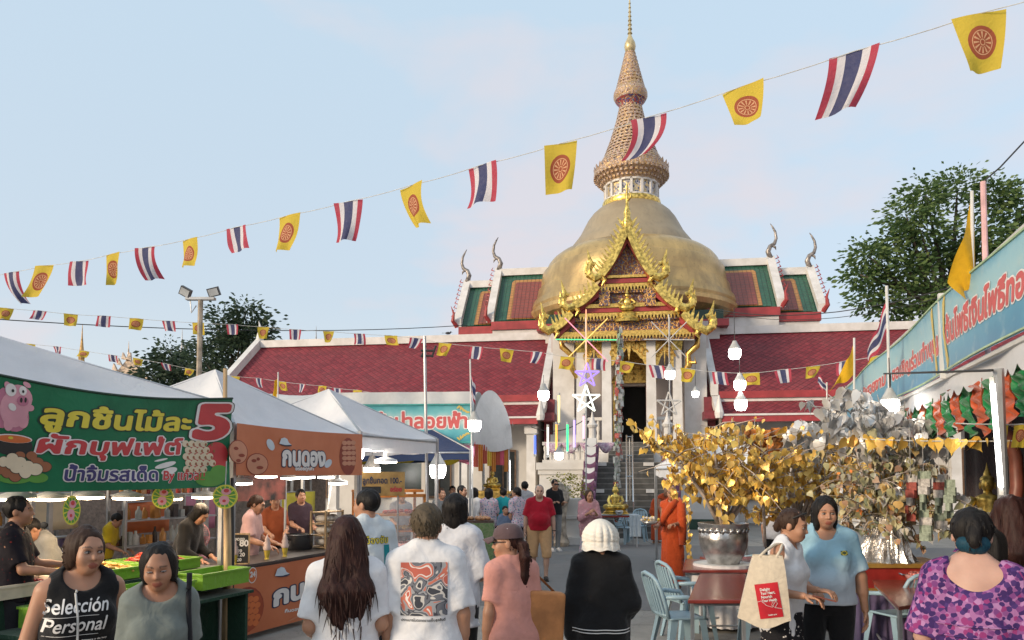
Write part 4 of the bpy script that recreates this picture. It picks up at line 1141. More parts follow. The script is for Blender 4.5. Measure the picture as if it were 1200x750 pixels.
# ------------------------------------------------------------------ trees and things beyond the temple
def leaf_mat(name, c1, c2, c3):
 g = NG(name); geo = g.new('ShaderNodeNewGeometry')
 c = g.ramp(geo.outputs['Random Per Island'], [(0, c1), (.5, c2), (1, c3)])
 g.base(c); g.set(Roughness=.55); g.b.inputs['Specular IOR Level'].default_value = .3
 t = g.new('ShaderNodeBsdfTranslucent'); g.link(c, t.inputs[0]); mx = g.new('ShaderNodeMixShader'); mx.inputs[0].default_value = .35
 g.link(g.b.outputs[0], mx.inputs[1]); g.link(t.outputs[0], mx.inputs[2]); g.link(mx.outputs[0], g.out.inputs[0])
 MATS[name] = g.m; return g.m
M_bark = mat('bark', (.10, .08, .06), .9, var=.3, scale=9, bump=.5)
def leaf_cloud(clumps, n_per_m2, size, droop=.3, seed=1, sub=7):
 """leaf faces in clumps: each crown lobe is broken into tufts, each tuft holds a spray of leaves. returns V, F"""
 r = np.random.default_rng(seed); Vs = []
 for (c, rad) in clumps:
  c = np.array(c); rad = np.array(rad if hasattr(rad, '__len__') else (rad,) * 3)
  nt = int(sub * (rad.mean() / size) ** 1.35)
  d = r.normal(size=(nt, 3)); d /= np.linalg.norm(d, axis=1)[:, None]
  rr = r.uniform(.35, 1.08, nt) ** .6
  tc = c + d * rad * rr[:, None]
  for t, dd in zip(tc, d):
   n = max(5, int(n_per_m2 * r.uniform(.6, 1.3))); s = size * r.uniform(1.3, 2.5)
   p = t + r.normal(size=(n, 3)) * s * np.array([.55, .55, .34])
   out = (p - t) + dd * s * .6; out /= (np.linalg.norm(out, axis=1)[:, None] + 1e-6); out[:, 2] = out[:, 2] * .5 - droop * r.uniform(-.2, 1.3, n)
   side = np.cross(out, r.normal(size=(n, 3))); side /= (np.linalg.norm(side, axis=1)[:, None] + 1e-6)
   L_ = size * r.uniform(.6, 1.15, (n, 1)); W = L_ * .24
   a = p; b = p + out * L_ * .5 + side * W; e = p + out * L_; f = p + out * L_ * .5 - side * W
   Vs.append(np.stack([a, b, e, f], 1).reshape(-1, 3))
 V = np.concatenate(Vs); F = np.arange(len(V)).reshape(-1, 4)
 return V, F
def tree(label, base, clumps, trunk_top, r0, matl, size, dens, seed, group=None, sub=7):
 t = thing('tree', label, 'tree', base, 0, group)
 b = np.array(base)
 V, F = leaf_cloud([(np.array(c) - b, r) for c, r in clumps], dens, size, seed=seed, sub=sub)
 mesh_np('crown', V, F, matl, t, smooth=False)
 mb = MB(); tt = Vector(trunk_top) - Vector(base)
 mb.tube([(0, 0, 0), tuple(tt * .35 + Vector((.2, 0, 0))), tuple(tt * .7), tuple(tt)], [r0 * 1.3, r0, r0 * .85, r0 * .6], 10)
 rr = random.Random(seed)
 for c, rad in clumps:
  c = Vector(c) - Vector(base); st = tt * rr.uniform(.55, .98); m = st.lerp(c, .5) + Vector((rr.uniform(-.5, .5), rr.uniform(-.5, .5), -.4))
  mb.tube([tuple(st), tuple(m), tuple(c)], [r0 * .4, r0 * .25, r0 * .06], 6)
 mb.build('trunk', M_bark, t, smooth=True)
 return t
def px_clumps(lst, D, seed, squash=.8):
 r = random.Random(seed); k = D / FPX * .86
 return [(tuple(P(x, y, D + r.uniform(-1, 1) * rad * k * .8)), (rad * k, rad * k, rad * k * squash)) for x, y, rad in lst]
M_leaf = leaf_mat('broad_leaves', (.055, .105, .035), (.095, .16, .055), (.18, .25, .085))
M_leafd = leaf_mat('dark_leaves', (.034, .06, .04), (.052, .085, .05), (.08, .115, .065))
D = 40
tree('tall broad-leaved tree rising behind the right end of the red tiled hall', tuple(G(1130, 620) * 0 + Vector((24.5, 41, 0))),
  px_clumps([(1085, 228, 24), (1122, 220, 27), (1160, 232, 28), (1200, 240, 40), (1240, 262, 44), (1062, 252, 22), (1078, 268, 30), (1046, 284, 24), (1018, 300, 21), (1008, 322, 14), (1030, 330, 22), (1060, 318, 30), (1100, 300, 34), (1140, 280, 38), (1182, 290, 40), (1080, 350, 32), (1040, 358, 22), (1120, 340, 36), (1170, 340, 40), (1220, 330, 44), (1014, 352, 11)], D, 3, .75),
  (24.5, 41, 13), .5, M_leaf, .38, 22, 5, sub=9)
def gt(label, lst, D, x, top, seed): tree(label, (x, D, 0), px_clumps(lst, D, seed, .85), (x, D, top), .28, M_leafd, .40, 18, seed, 'dark trees behind the left hall', sub=9)
gt('dark tree behind the left gable of the long red roof', [(268, 392, 24), (290, 375, 22), (248, 402, 24), (285, 405, 26), (300, 398, 20), (262, 372, 14), (240, 424, 24), (288, 360, 10), (308, 384, 9), (270, 430, 26)], 46, -17.5, 9, 11)
gt('lower dark tree beside the small distant gable', [(196, 418, 15), (205, 428, 22), (185, 436, 20), (222, 436, 22), (176, 450, 24), (214, 452, 26), (200, 408, 9)], 48, -22, 6, 12)
# little gilded gable and thin spires of other temple buildings far behind
t = thing('shrine', 'small ornate white and gold gable far off beside the dark trees', 'shrine', (-26, 50, 0))
mb = MB(); c = P(150, 436, 50); z = c.z
mb.prism([(c.x - 1.7, z - 1.2), (c.x + 1.7, z - 1.2), (c.x, z + .9)], 49.9, 50.6, 'Y');
for k in range(6):
 for s_ in (-1, 1):
  x = c.x + s_ * (.15 + k * .3); zz = z + .85 - k * .37; mb.prism([(x - .18, zz), (x + .18, zz - .1), (x + s_ * .1, zz + .45)], 49.7, 49.9, 'Y')
mb.lathe([(.12, 0), (.06, .4), (.01, 1.3)], 8, (c.x, 50, z + .8)); mb.build('roof', mat('pale_gilt', (.60, .47, .36), .5, .2, var=.25, scale=5), t, world=True)
mb = MB(); mb.box2((c.x - 1.4, 50, 0), (c.x + 1.4, 53, z - 1.2)); mb.build('wall', M_white, t, world=True)
def far_spire(label, px, py0, py1, D, w, m):
 t = thing('distant_spire', label, 'spire', (P(px, 500, D).x, D, 0))
 z0, z1 = P(px, py1, D).z, P(px, py0, D).z; h = z1 - z0; w *= .55
 mb = MB(); mb.lathe([(w, 0), (w, z0 * .8), (w * .8, z0), (w * .9, z0 + h * .08), (w * .55, z0 + h * .2), (w * .6, z0 + h * .25), (w * .32, z0 + h * .5), (w * .14, z0 + h * .72), (w * .04, z1)], 10)
 mb.build('shaft', m, t); return t
far_spire('thin gilded spire above the front white tent', 93, 380, 432, 46, .55, mat('far_gold', (.50, .31, .12), .4, .5, var=.2))
far_spire('pale spire tip showing behind the dark trees', 211, 386, 445, 70, .9, M_whitetrim)
far_spire('grey spire tip standing above the long red roof', 369, 382, 420, 70, .6, mat('far_grey', (.40, .40, .41), .6))
# floodlight mast
t = thing('floodlight_mast', 'tall pole with two floodlights on a crossarm behind the tents', 'floodlight', G(228, 673))
bx, by = t.location.x, t.location.y; ztop = P(228, 352, by).z
mb = MB(); mb.tube([(0, 0, 0), (0, 0, ztop)], [.06, .05], 8); mb.build('pole', mat('wooden_post', (.36, .30, .23), .7, var=.2, scale=6), t)
mb = MB(); mb.box((0, 0, ztop + .03), (.55, .12, .05)); mb.tube([(-.2, 0, ztop), (-.16, -.03, ztop - .25), (-.08, 0, ztop - .1)], .012, 5); mb.build('crossarm', M_greypole, t)
for s_, a in ((-1, .5), (1, -.25)):
 m2 = MB(Matrix.Translation((s_ * .27, -.05, ztop + .15)) @ Matrix.Rotation(a, 4, 'Y') @ Matrix.Rotation(.35, 4, 'X'))
 m2.box((0, 0, 0), (.22, .07, .17)); m2.box((0, .05, 0), (.16, .06, .12)); h = m2.build('floodlight', mat('floodlight_housing', (.06, .06, .065), .45), t)
 m3 = MB(m2.M); m3.box((0, -.04, 0), (.18, .01, .13)); m3.build('lens', mat('floodlight_glass', (.45, .47, .48), .1), h)
# bird in the sky, bird on the ridge
def bird(label, p, s_):
 mb = MB(); mb.sphere(p, (.16 * s_, .09 * s_, .08 * s_), 10, 6); mb.sphere(Vector(p) + Vector((.16, 0, .06)) * s_, .05 * s_, 8, 5)
 mb.add([Vector(p) + Vector(q) * s_ for q in ((-.1, 0, .03), (-.36, .05, .0), (-.36, -.05, .0), (-.1, 0, -.03))], [(0, 1, 2), (3, 2, 1)])
 mb.add([Vector(p) + Vector(q) * s_ for q in ((.22, 0, .06), (.2, .03, .05), (.2, -.03, .05), (.3, 0, .04))], [(0, 1, 3), (0, 3, 2), (1, 2, 3)])
 tag(mb.build('bird', mat('bird_dark', (.05, .05, .06), .7), smooth=True), label, 'bird')
bird('tiny dark bird perched on the white ridge of the long red roof', tuple(TM @ Vector((L(525, 390, 11)[0], 11, 8.43))), .8)
# ------------------------------------------------------------------ food stalls down the left side of the walkway
class Frame:
 def __init__(s, o, rz):
  s.o = Vector(o); s.rz = rz; s.M = Matrix.Translation(s.o) @ Matrix.Rotation(rz, 4, 'Z'); s.I = s.M.inverted()
 def at(s, px, py, ly):
  c = s.I @ CAMP; d = s.I.to_3x3() @ ray(px, py); p = c + d * ((ly - c.y) / d.y); return p.x, p.z
 def w(s, x, y, z): return s.M @ Vector((x, y, z))
SF = Frame((-3.15, 8.2, 0), math.atan2(.93, .37))        # x: along the row, away from the camera; y: into the stalls
def sthing(F, name, label, cat, x, y, z=0.0, group=None): return thing(name, label, cat, F.w(x, y, z), F.rz, group)
M_tent = cloth_mat('white_tent_cloth', (.74, .745, .76), (.66, .67, .69), wr=.3, scale=2.0, rough=.6, see=.18)
M_tentblue = cloth_mat('navy_tent_cloth', (.03, .05, .12), wr=.3, scale=2.0, rough=.6, see=.12)
M_wood = mat('pale_wood_post', (.44, .30, .16), .65, var=.25, scale=3, stretch=(8, 8, .6))
def canopy(F, label, x0, x1, y0, y1, ze, za, m, val=.28, apex=None, legs=True, sag=.16):
 t = sthing(F, 'market_tent', label, 'tent', (x0 + x1) / 2, (y0 + y1) / 2)
 cx, cy = apex or ((x0 + x1) / 2, (y0 + y1) / 2); ox, oy = (x0 + x1) / 2, (y0 + y1) / 2
 cs = [(x0, y0), (x1, y0), (x1, y1), (x0, y1)]
 mb = MB(); N = 12
 for k in range(4):
  a, b = cs[k], cs[(k + 1) % 4]
  def fn(u, v):
   ex, ey = a[0] + (b[0] - a[0]) * u, a[1] + (b[1] - a[1]) * u
   x, y = ex + (cx - ex) * v, ey + (cy - ey) * v
   s_ = math.sin(PI * u)
   z = ze + (za - ze) * v - sag * 2.2 * math.sin(PI * v) * (.95 * s_) * (1 - v * .4) - .05 * s_ * (1 - v)
   return (x - ox, y - oy, z)
  mb.sheet(fn, N, N)
 mb.build('roof', m, t, smooth=True, angle=50)
 mb = MB()
 for k in range(4):
  a, b = cs[k], cs[(k + 1) % 4]
  mb.sheet(lambda u, v: (a[0] + (b[0] - a[0]) * u - ox, a[1] + (b[1] - a[1]) * u - oy, ze - .05 * math.sin(PI * u) - val * (1 - v) + .012 * math.sin(u * 30) * (1 - v)), 24, 3)
 mb.build('valance', m, t, smooth=True, angle=50)
 if legs:
  for x, y in cs:
   mb = MB(); mb.box((x - ox, y - oy, ze / 2), (.05, .05, ze)); mb.box((x - ox, y - oy, .03), (.12, .12, .02)); mb.build('leg', M_greypole, t)
  mb = MB()
  for k in range(4):
   a, b = cs[k], cs[(k + 1) % 4]; mb.tube([(a[0] - ox, a[1] - oy, ze - .06), (b[0] - ox, b[1] - oy, ze - .06)], .02, 6)
  for c in cs: mb.tube([(c[0] - ox, c[1] - oy, ze), (cx - ox, cy - oy, za - .04)], .018, 6)
  mb.build('frame', M_greypole, t)
 return t
canopy(SF, 'nearest white tent, its peak at the left edge above the green banner', -3.3, -.06, .0, 3.0, 2.66, 3.28, M_tent, .2)
canopy(SF, 'second white tent with a sharp peak above the orange banner', .1, 2.55, .0, 2.9, 2.45, 3.30, M_tent, .2)
canopy(SF, 'third white tent, smaller in view, with a plain white valance beside the thin mast', 2.62, 5.0, .0, 2.8, 2.50, 3.30, M_tent, .24)
# --- green banner of the first stall
GB0, GBW = -2.95, 2.95
def gsurf(u, v, lift=0.0):
 s = u / GBW; zt_ = 2.72 - .10 * math.sin(PI * s) - .02 * (1 - s); zb = 1.745 - .01 * math.sin(PI * s)
 w = .025 * math.sin(7 * s + 3 * v) + .012 * math.sin(17 * s - 5 * v)
 return SF.w(GB0 + u, -.06 + w * (.3 + .7 * (1 - v)) - lift, zb + (zt_ - zb) * v / .95)
def guv(px, py):
 x, z = SF.at(px, py, -.06); s = (x - GB0) / GBW
 zt_ = 2.72 - .10 * math.sin(PI * s) - .02 * (1 - s); zb = 1.745 - .01 * math.sin(PI * s); return x - GB0, (z - zb) / (zt_ - zb) * .95
ban = sthing(SF, 'stall_banner', 'green hanging banner with a pink pig and yellow and red lettering, above the first stall', 'banner', -1.5, -.06, 1.74)
mb = MB(); mb.sheet(lambda u, v: gsurf(u * GBW, v * .95), 60, 14)
mb.build('banner_cloth', cloth_mat('green_vinyl', (.012, .17, .075), (.008, .115, .05), wr=.12, scale=2.0, rough=.45), ban, smooth=True, world=True)
def ink(nm, c, rough=.5): return mat('ink_' + nm, c, rough, var=.05, scale=5)
I_yel, I_dkgrn, I_red, I_wht, I_navy, I_blk = ink('yellow', (.66, .55, .05)), ink('dark_green', (.006, .035, .02)), ink('red', (.50, .045, .05)), ink('white', (.72, .70, .68)), ink('navy', (.05, .045, .16)), ink('black', (.02, .02, .02))
I_pink, I_pinkd, I_brown, I_cream, I_orange, I_olive = ink('pink', (.62, .30, .36)), ink('deep_pink', (.45, .16, .24)), ink('brown', (.30, .11, .05)), ink('cream', (.66, .56, .40)), ink('orange', (.60, .15, .04)), ink('leaf_green', (.09, .28, .04))
def sign_text(parent, surf, uvf, text, px0, py0, px1, py1, size, layers, rise=0.0, shear=0.0, lift=.004, cell=.035):
 a, b = uvf(px0, py0), uvf(px1, py1); k = 0
 rise = (b[1] - a[1]) / (b[0] - a[0])
 for m, grow in layers:
  lettering(text, surf, a[0], a[1], size, m, parent, grow, shear, b[0] - a[0], lift + .003 * k, cell, rise=rise); k += 1
sign_text(ban, gsurf, guv, 'ลูกชิ้นไม้ละ', 47, 496, 222, 504, .245, [(I_dkgrn, .085), (I_yel, .038)], shear=.12)
sign_text(ban, gsurf, guv, 'ผักบุฟเฟ่ต์', 44, 530, 210, 532, .215, [(I_dkgrn, .10), (I_wht, .078), (I_red, .034)], shear=.12)
sign_text(ban, gsurf, guv, 'น้ำจิ้มรสเด็ด', 75, 563, 181, 563, .175, [(I_wht, .085), (I_navy, .03)], shear=.05)
sign_text(ban, gsurf, guv, 'By แก้วลิน', 188, 562, 240, 562, .13, [(I_wht, .07), (I_red, .03)], shear=.1)
sign_text(ban, gsurf, guv, '5', 229, 513, 264, 513, .50, [(I_dkgrn, .10), (I_wht, .085), (I_red, .052)], shear=.08)
def gp(m, lst, lift, name='picture', parent=ban):
 mb = MB()
 for (px, py, rx, ry, *rot) in lst:
  u, v = guv(px, py); k = abs(guv(px + 10, py)[0] - guv(px - 10, py)[0]) / 20; kv = abs(guv(px, py - 10)[1] - guv(px, py + 10)[1]) / 20
  patch(mb, gsurf, [(u + (a) * k, v + b * kv) for a, b in oval(0, 0, rx, ry, 18, rot[0] if rot else 0)], lift)
 return mb.build(name, m, parent, world=True)
# pig holding its trotters up, chilli bowl, eggs, meatballs, herbs
gp(I_pinkd, [(3, 478, 10, 24), (18, 489, 16, 17)], .004, 'pig'); gp(I_pink, [(16, 480, 17, 21), (21, 466, 16, 15), (10, 496, 6, 9), (27, 494, 6, 8), (34, 478, 5, 4), (8, 453, 4, 6, .5), (30, 451, 5, 3, -.4)], .006, 'pig')
gp(I_wht, [(11, 457, 6.5, 7.5), (25, 458, 4.5, 5.5), (13, 477, 5, 4, -.6)], .009, 'pig'); gp(I_pinkd, [(25, 470, 7, 6)], .009, 'pig'); gp(I_blk, [(13, 458, 1.6, 2), (25, 459, 1.4, 1.8), (23, 469, 1.5, 3), (28, 469, 1.4, 3)], .012, 'pig')
gp(I_blk, [(17, 522, 23, 12), (17, 514, 23, 6)], .004, 'bowl'); gp(I_wht, [(17, 514, 22, 5.2)], .006, 'bowl'); gp(I_orange, [(17, 514.5, 20.5, 4.4)], .008, 'bowl'); gp(I_yel, [(13, 513, 3, 1.6)], .010, 'bowl')
gp(I_olive, [(20, 558, 22, 9), (45, 560, 12, 6)], .004, 'herbs')
for j, (m, pts) in enumerate(((I_brown, [(25, 534, 6, 5), (38, 534, 6, 5), (52, 547, 8, 6), (2, 549, 7, 7), (11, 553, 7, 7), (20, 557, 7.5, 7.5), (44, 541, 7, 5)]), (I_cream, [(6, 541, 6, 6), (16, 536, 6.5, 5), (15, 544, 6.5, 5.5), (25, 541, 7, 5.5), (21, 549, 7, 5.5), (31, 553, 7, 7.5), (42, 550, 8, 7), (34, 545, 6, 5)]))):
 gp(I_blk, [(a, b, c + .7, d + .7) for a, b, c, d in pts], .006 + .003 * j, 'eggs'); gp(m, pts, .0075 + .003 * j, 'eggs')
gp(I_red, [(255, 532, 14, 14), (232, 535, 16, 14), (258, 541, 10, 9)], .004, 'meatballs'); gp(I_olive, [(247, 561, 18, 9), (258, 553, 10, 8)], .005, 'herbs')
r_ = random.Random(3)
gp(I_cream, [(217 + (k % 5) * 7.6 + 3 * ((k // 5) % 2), 520 + (k // 5) * 7.5, 4.2, 4.0) for k in range(24) if not (k % 5 == 4 and k < 10)], .007, 'meatballs'); gp(I_brown, [(219 + (k % 5) * 7.6 + 3 * ((k // 5) % 2), 521 + (k // 5) * 7.5, 1.3, 1.8) for k in range(24)], .009, 'meatballs')
gp(I_wht, [(192, 545, 13, 3, .25), (196, 552, 10, 4, .25), (187, 539, 8, 1.2, .2)], .0035, 'fork')
mb = MB(); mb.tube([gsurf(GBW * k / 20, .95) for k in range(21)], .012, 6); mb.build('hem_rope', I_dkgrn, ban, world=True)
# --- posts with round hanging signs
def post(label, px_t, py_t, px_b, D, r=.03, m=M_wood, lean=0):
 b = G(px_b, 556 + FPX * CAMH / D); t = thing('wooden_post', label, 'post', b, 0, 'posts at the corner of the first stall')
 top = P(px_t, py_t, b.y); mb = MB(); mb.tube([b, b.lerp(top, .5) + Vector((.008, 0, 0)), top], [r * 1.15, r, r * .85], 8)
 for z in (.8, 1.6): mb.tube([b.lerp(top, z / top.z) - Vector((0, 0, .02)), b.lerp(top, z / top.z) + Vector((0, 0, .02))], r * 1.25, 8)
 mb.build('shaft', m, t, smooth=True, world=True); return t
post('long bamboo post rising past the right end of the green banner', 264, 432, 260, 8.05, .028)
post('short thick pale post standing below the last round sign', 266, 592, 266, 7.95, .045)
post('dark slim post right beside the pale stall posts', 272, 560, 271, 8.15, .022, M_wire)
def round_sign(label, px, py, D, rx, ry, tilt):
 t = thing('round_sign', label, 'sign', tuple(P(px, py, D)), tilt, 'round signs at the first stall'); k = D / FPX
 mb = MB(); mb.prism(oval(0, 0, rx * k, ry * k, 28), -.012, .012, 'Y'); mb.build('board', ink('sign_yellow', (.58, .56, .06)), t)
 def s_(u, v, l): return (u, -.012 - l, v)
 mb = MB()
 for q in range(14):
  a = 2 * PI * q / 14; patch(mb, s_, [(math.cos(a - .1) * rx * k * .3, math.sin(a - .1) * ry * k * .3), (math.cos(a - .16) * rx * k * .88, math.sin(a - .16) * ry * k * .88), (math.cos(a + .16) * rx * k * .88, math.sin(a + .16) * ry * k * .88), (math.cos(a + .1) * rx * k * .3, math.sin(a + .1) * ry * k * .3)], .002)
 mb.build('rays', I_olive, t)
 mb = MB(); patch(mb, s_, oval(-.05 * rx * k, -.3 * ry * k, rx * k * .42, ry * k * .4), .004); patch(mb, s_, oval(.1 * rx * k, .42 * ry * k, rx * k * .4, ry * k * .28), .004); mb.build('pig_faces', I_pink, t)
 mb = MB(); patch(mb, s_, oval(.12 * rx * k, .5 * ry * k, rx * k * .22, ry * k * .16), .006); patch(mb, s_, oval(-.05 * rx * k, -.35 * ry * k, rx * k * .15, ry * k * .12), .006); mb.build('spots', I_red, t)
 mb = MB(); mb.tube([(0, 0, ry * k), (0, .02, ry * k + .25)], .006, 5); mb.build('string', M_cord, t)
round_sign('oval yellow and green sign turned edge-on, hanging left of the pair', 84, 598, 6.5, 9, 17, .5)
round_sign('round yellow and green sign under the middle of the green banner', 191, 583, 7.5, 12, 13, .2)
round_sign('round yellow and green sign on top of the short pale post', 264, 582, 7.9, 14, 14, .1)
# --- first stall: counter, trays, food, lamps, fan
M_grncloth = cloth_mat('dark_green_cloth', (.012, .045, .025), wr=.5)
M_lime = cloth_mat('lime_plastic', (.17, .36, .03), wr=.4, rough=.35)
ct = sthing(SF, 'food_counter', 'long counter draped in dark green cloth below the green banner', 'counter', -1.6, .5)
mb = MB(); mb.box((0, 0, .86), (3.2, .96, .04)); mb.build('counter_top', mat('steel_top', (.30, .30, .29), .35, .6), ct)
mb = MB(); mb.sheet(lambda u, v: (-1.62 + 3.24 * u, -.49 - .02 * math.sin(60 * u) * (1 - v), .88 * v), 120, 3); mb.sheet(lambda u, v: (1.615 + .02 * math.sin(20 * u) * (1 - v), -.49 + u * .98, .88 * v), 20, 3); mb.build('drape', M_grncloth, ct, smooth=True)
def tray(label, s0, s1, d0, d1, z, m, h=.10, group='plastic trays on the first counter'):
 t = sthing(SF, 'food_tray', label, 'tray', (s0 + s1) / 2, (d0 + d1) / 2, z, group); a, b = (s1 - s0) / 2, (d1 - d0) / 2
 mb = MB(); mb.box((0, 0, .006), (2 * a * .92, 2 * b * .92, .012))
 for sx, sy, w, l in ((0, -1, 2 * a, .02), (0, 1, 2 * a, .02), (-1, 0, .02, 2 * b), (1, 0, .02, 2 * b)): mb.box((sx * a * .97, sy * b * .97, h / 2), (w, l, h))
 mb.box((0, -b, h), (2 * a + .03, .03, .02)); mb.box((0, b, h), (2 * a + .03, .03, .02)); mb.box((-a, 0, h), (.03, 2 * b, .02)); mb.box((a, 0, h), (.03, 2 * b, .02))
 mb.build('basin', m, t); return t
def pile(t, n, a, b, h, kind, m, z0=.05, seed=1, rr=.016):
 r = random.Random(seed); mb = MB()
 for k in range(n):
  x, y = r.uniform(-a, a), r.uniform(-b, b); z = z0 + h * (1 - (x / a) ** 2) * (1 - (y / b) ** 2) * r.uniform(.5, 1)
  if kind == 'ball': mb.sphere((x, y, z + rr), rr * r.uniform(.85, 1.15), 8, 6)
  else:
   an = r.uniform(-.35, .35); d = Vector((math.sin(an), math.cos(an), 0)) * r.uniform(.07, .10); c = Vector((x, y, z + rr)); dz = Vector((0, 0, .012))
   mb.tube([c - d, c - d * .8 + dz * .3, c + dz, c + d * .8 + dz * .3, c + d], [rr * .5, rr, rr * 1.05, rr, rr * .5], 6)
 return mb.build('food', m, t, smooth=True)
M_sausage = mat('red_sausage', (.36, .05, .025), .3, var=.3, scale=20); M_ballfood = mat('meatball', (.45, .24, .10), .35, var=.25, scale=30); M_noodle = mat('fried_dough', (.60, .36, .08), .4, var=.25, scale=25); M_redball = mat('red_glazed_ball', (.42, .03, .03), .25, var=.2, scale=30)
M_skew = mat('skewer_wood', (.55, .42, .25), .7)
tt = tray('shallow lime green tray heaped with red sausages near the pink fan', -.85, -.25, .1, .75, .89, M_lime); pile(tt, 90, .24, .2, .13, 'sausage', M_sausage, seed=2)
tt = tray('lime tray of golden fried dough beside the grey shirt woman', -1.6, -.95, .05, .75, .89, M_lime); pile(tt, 110, .28, .28, .08, 'sausage', M_noodle, seed=3)
tt = tray('pale tray of brown meatball skewers left of the black shirt woman', -2.5, -1.75, .35, .85, .89, mat('tray_pale', (.55, .5, .42), .5)); pile(tt, 130, .32, .2, .06, 'ball', M_ballfood, seed=4, rr=.022)
tt = tray('pale tray of shiny red balls at the left edge of the counter', -2.55, -1.9, -.05, .3, .89, mat('tray_cream', (.60, .52, .40), .5)); pile(tt, 150, .28, .13, .05, 'ball', M_redball, seed=5, rr=.018)
tt = tray('lime green tub hooked on the counter front below the red balls', -2.35, -1.75, -.42, -.1, .66, M_lime, .16)
tt = tray('lime green tub on the counter front at the pale posts', -.75, -.1, -.42, -.05, .74, M_lime, .15)
tt = tray('lime green tub on the counter front in the middle', -1.5, -.85, -.42, -.05, .70, M_lime, .15)
mb = MB()
br = sthing(SF, 'tub_shelf', 'low wooden ledge holding the lime tubs along the counter front', 'shelf', -1.3, -.25, .66)
mb.box((0, 0, -.02), (2.5, .4, .03)); mb.build('plank', M_grncloth, br)
for x in (-1.2, -.4, .4, 1.2): mb = MB(); mb.box((x, .0, -.345), (.04, .3, .62)); mb.build('support', M_grncloth, br)
M_lampshade = mat('lamp_white', (.6, .6, .58), .4)
M_warm = lamp_mat('warm_disc', (1.0, .74, .48), 16.0); M_cool = lamp_mat('cool_disc', (1.0, .88, .74), 9.0)
def disc_lamp(label, p, r, m, group, cord=.35):
 t = thing('disc_lamp', label, 'lamp', tuple(p), 0, group)
 mb = MB(); mb.lathe([(r, 0), (r * .97, .03), (r * .5, .055), (r * .22, .07), (r * .2, .14), (.001, .15)], 20); mb.build('shade', M_lampshade, t, smooth=True)
 mb = MB(); mb.lathe([(r * .96, .002), (r * .93, -.018), (.001, -.03)], 20); mb.build('diffuser', m, t, smooth=True)
 mb = MB(); mb.tube([(0, 0, .14), (0, 0, .14 + cord)], .008, 5); mb.build('wire', M_wire, t)
for k, (px, py, d) in enumerate(((20, 584, .45), (60, 584, .6), (103, 582, .45), (150, 583, .5), (197, 584, .45), (240, 582, .6))):
 x, z = SF.at(px, py, d); disc_lamp('lit flat disc lamp in the row under the green banner, number %s from the left' % ('one', 'two', 'three', 'four', 'five', 'six')[k] if False else 'lit flat disc lamp under the green banner, ' + ('at the left edge', 'above the dark patterned shirt man', 'beside the oval sign', 'over the lowered face', 'next to the round sign', 'by the pale posts')[k], SF.w(x, d, z), .15, M_warm, 'flat lamps of the first stall', .3)
for k, (px, py, d) in enumerate(((282, 566, .3), (312, 558, .5), (340, 560, 1.1), (358, 559, .7), (382, 559, 1.4), (396, 566, .4))):
 x, z = SF.at(px, py, d); disc_lamp('lit flat disc lamp in the orange stall, ' + ('lowest, beside the pale posts', 'below the banner food picture', 'deep behind the middle of the banner', 'below the hat lettering', 'deep at the back right', 'at the right front corner')[k], SF.w(x, d, z), .14, M_cool, 'flat lamps of the orange stall', .25)
# pink fan
t = sthing(SF, 'electric_fan', 'pink electric fan on the counter behind the red sausages', 'fan', -.35, .85, .88)
x, z = SF.at(231, 628, .85); t.location = SF.w(x, .85, .88); t.rotation_euler = (0, 0, 0); hz = z - .88
mb = MB(); mb.lathe([(.12, 0), (.12, .02), (.05, .04)], 18); mb.tube([(0, .03, .02), (0, .03, hz)], .02, 8); mb.build('stand', mat('pink_plastic', (.62, .26, .30), .4), t)
mb = MB()
for q in range(36):
 a = 2 * PI * q / 36; ca, sa = math.cos(a), math.sin(a); mb.tube([(ca * .03, -.08, hz + sa * .03), (ca * .12, -.085, hz + sa * .12), (ca * .165, -.04, hz + sa * .165), (ca * .12, .02, hz + sa * .12)], .0022, 4)
mb.tube([(math.cos(a) * .166, -.04, hz + math.sin(a) * .166) for a in np.linspace(0, 2 * PI, 33)], .006, 5); mb.build('grille', mat('pink_wire', (.55, .25, .28), .4), t)
mb = MB()
for q in range(3):
 M3 = Matrix.Translation((0, -.04, hz)) @ Matrix.Rotation(2 * PI * q / 3, 4, 'Y'); m2 = MB(M3)
 m2.sheet(lambda u, v: ((u - .5) * (.05 + .10 * v), .03 * (u - .5), .02 + .12 * v), 6, 6); mb.add(m2.v, m2.f)
mb.build('blade', mat('pink_blade', (.66, .38, .40), .35), t, thick=.004)
mb = MB(); mb.sphere((0, .02, hz), (.05, .07, .05)); mb.sphere((0, -.09, hz), (.04, .012, .04)); mb.build('motor', mat('pink_hub', (.72, .42, .42), .4), t, smooth=True)
# --- second (orange) stall
OB0, OBW = .06, 2.5
def osurf(u, v, lift=0.0): return SF.w(OB0 + u, -.08 + .015 * math.sin(5 * u) * (1 - v) - lift, 1.87 + v * (.58 - .02 * math.sin(PI * u / OBW)) / .55)
def ouv(px, py): x, z = SF.at(px, py, -.08); return x - OB0, (z - 1.87) * .55 / .57
def orange_mat():
 g = NG('orange_vinyl'); n = g.noise(g.coord('Object'), 1.6, 3.0); g.base(g.ramp(n, [(.3, (.47, .13, .05)), (.7, (.58, .19, .085))])); g.set(Roughness=.45); g.bump(g.noise(g.coord('Object'), 5, 3, .5, .8), .2, .02); return g.m
M_orangev = orange_mat()
ob = sthing(SF, 'stall_banner', 'orange banner with white hat lettering below the second white tent', 'banner', 1.3, -.08, 1.87)
mb = MB(); mb.sheet(lambda u, v: osurf(u * OBW, v * .55), 40, 6); mb.build('banner_cloth', M_orangev, ob, smooth=True, world=True)
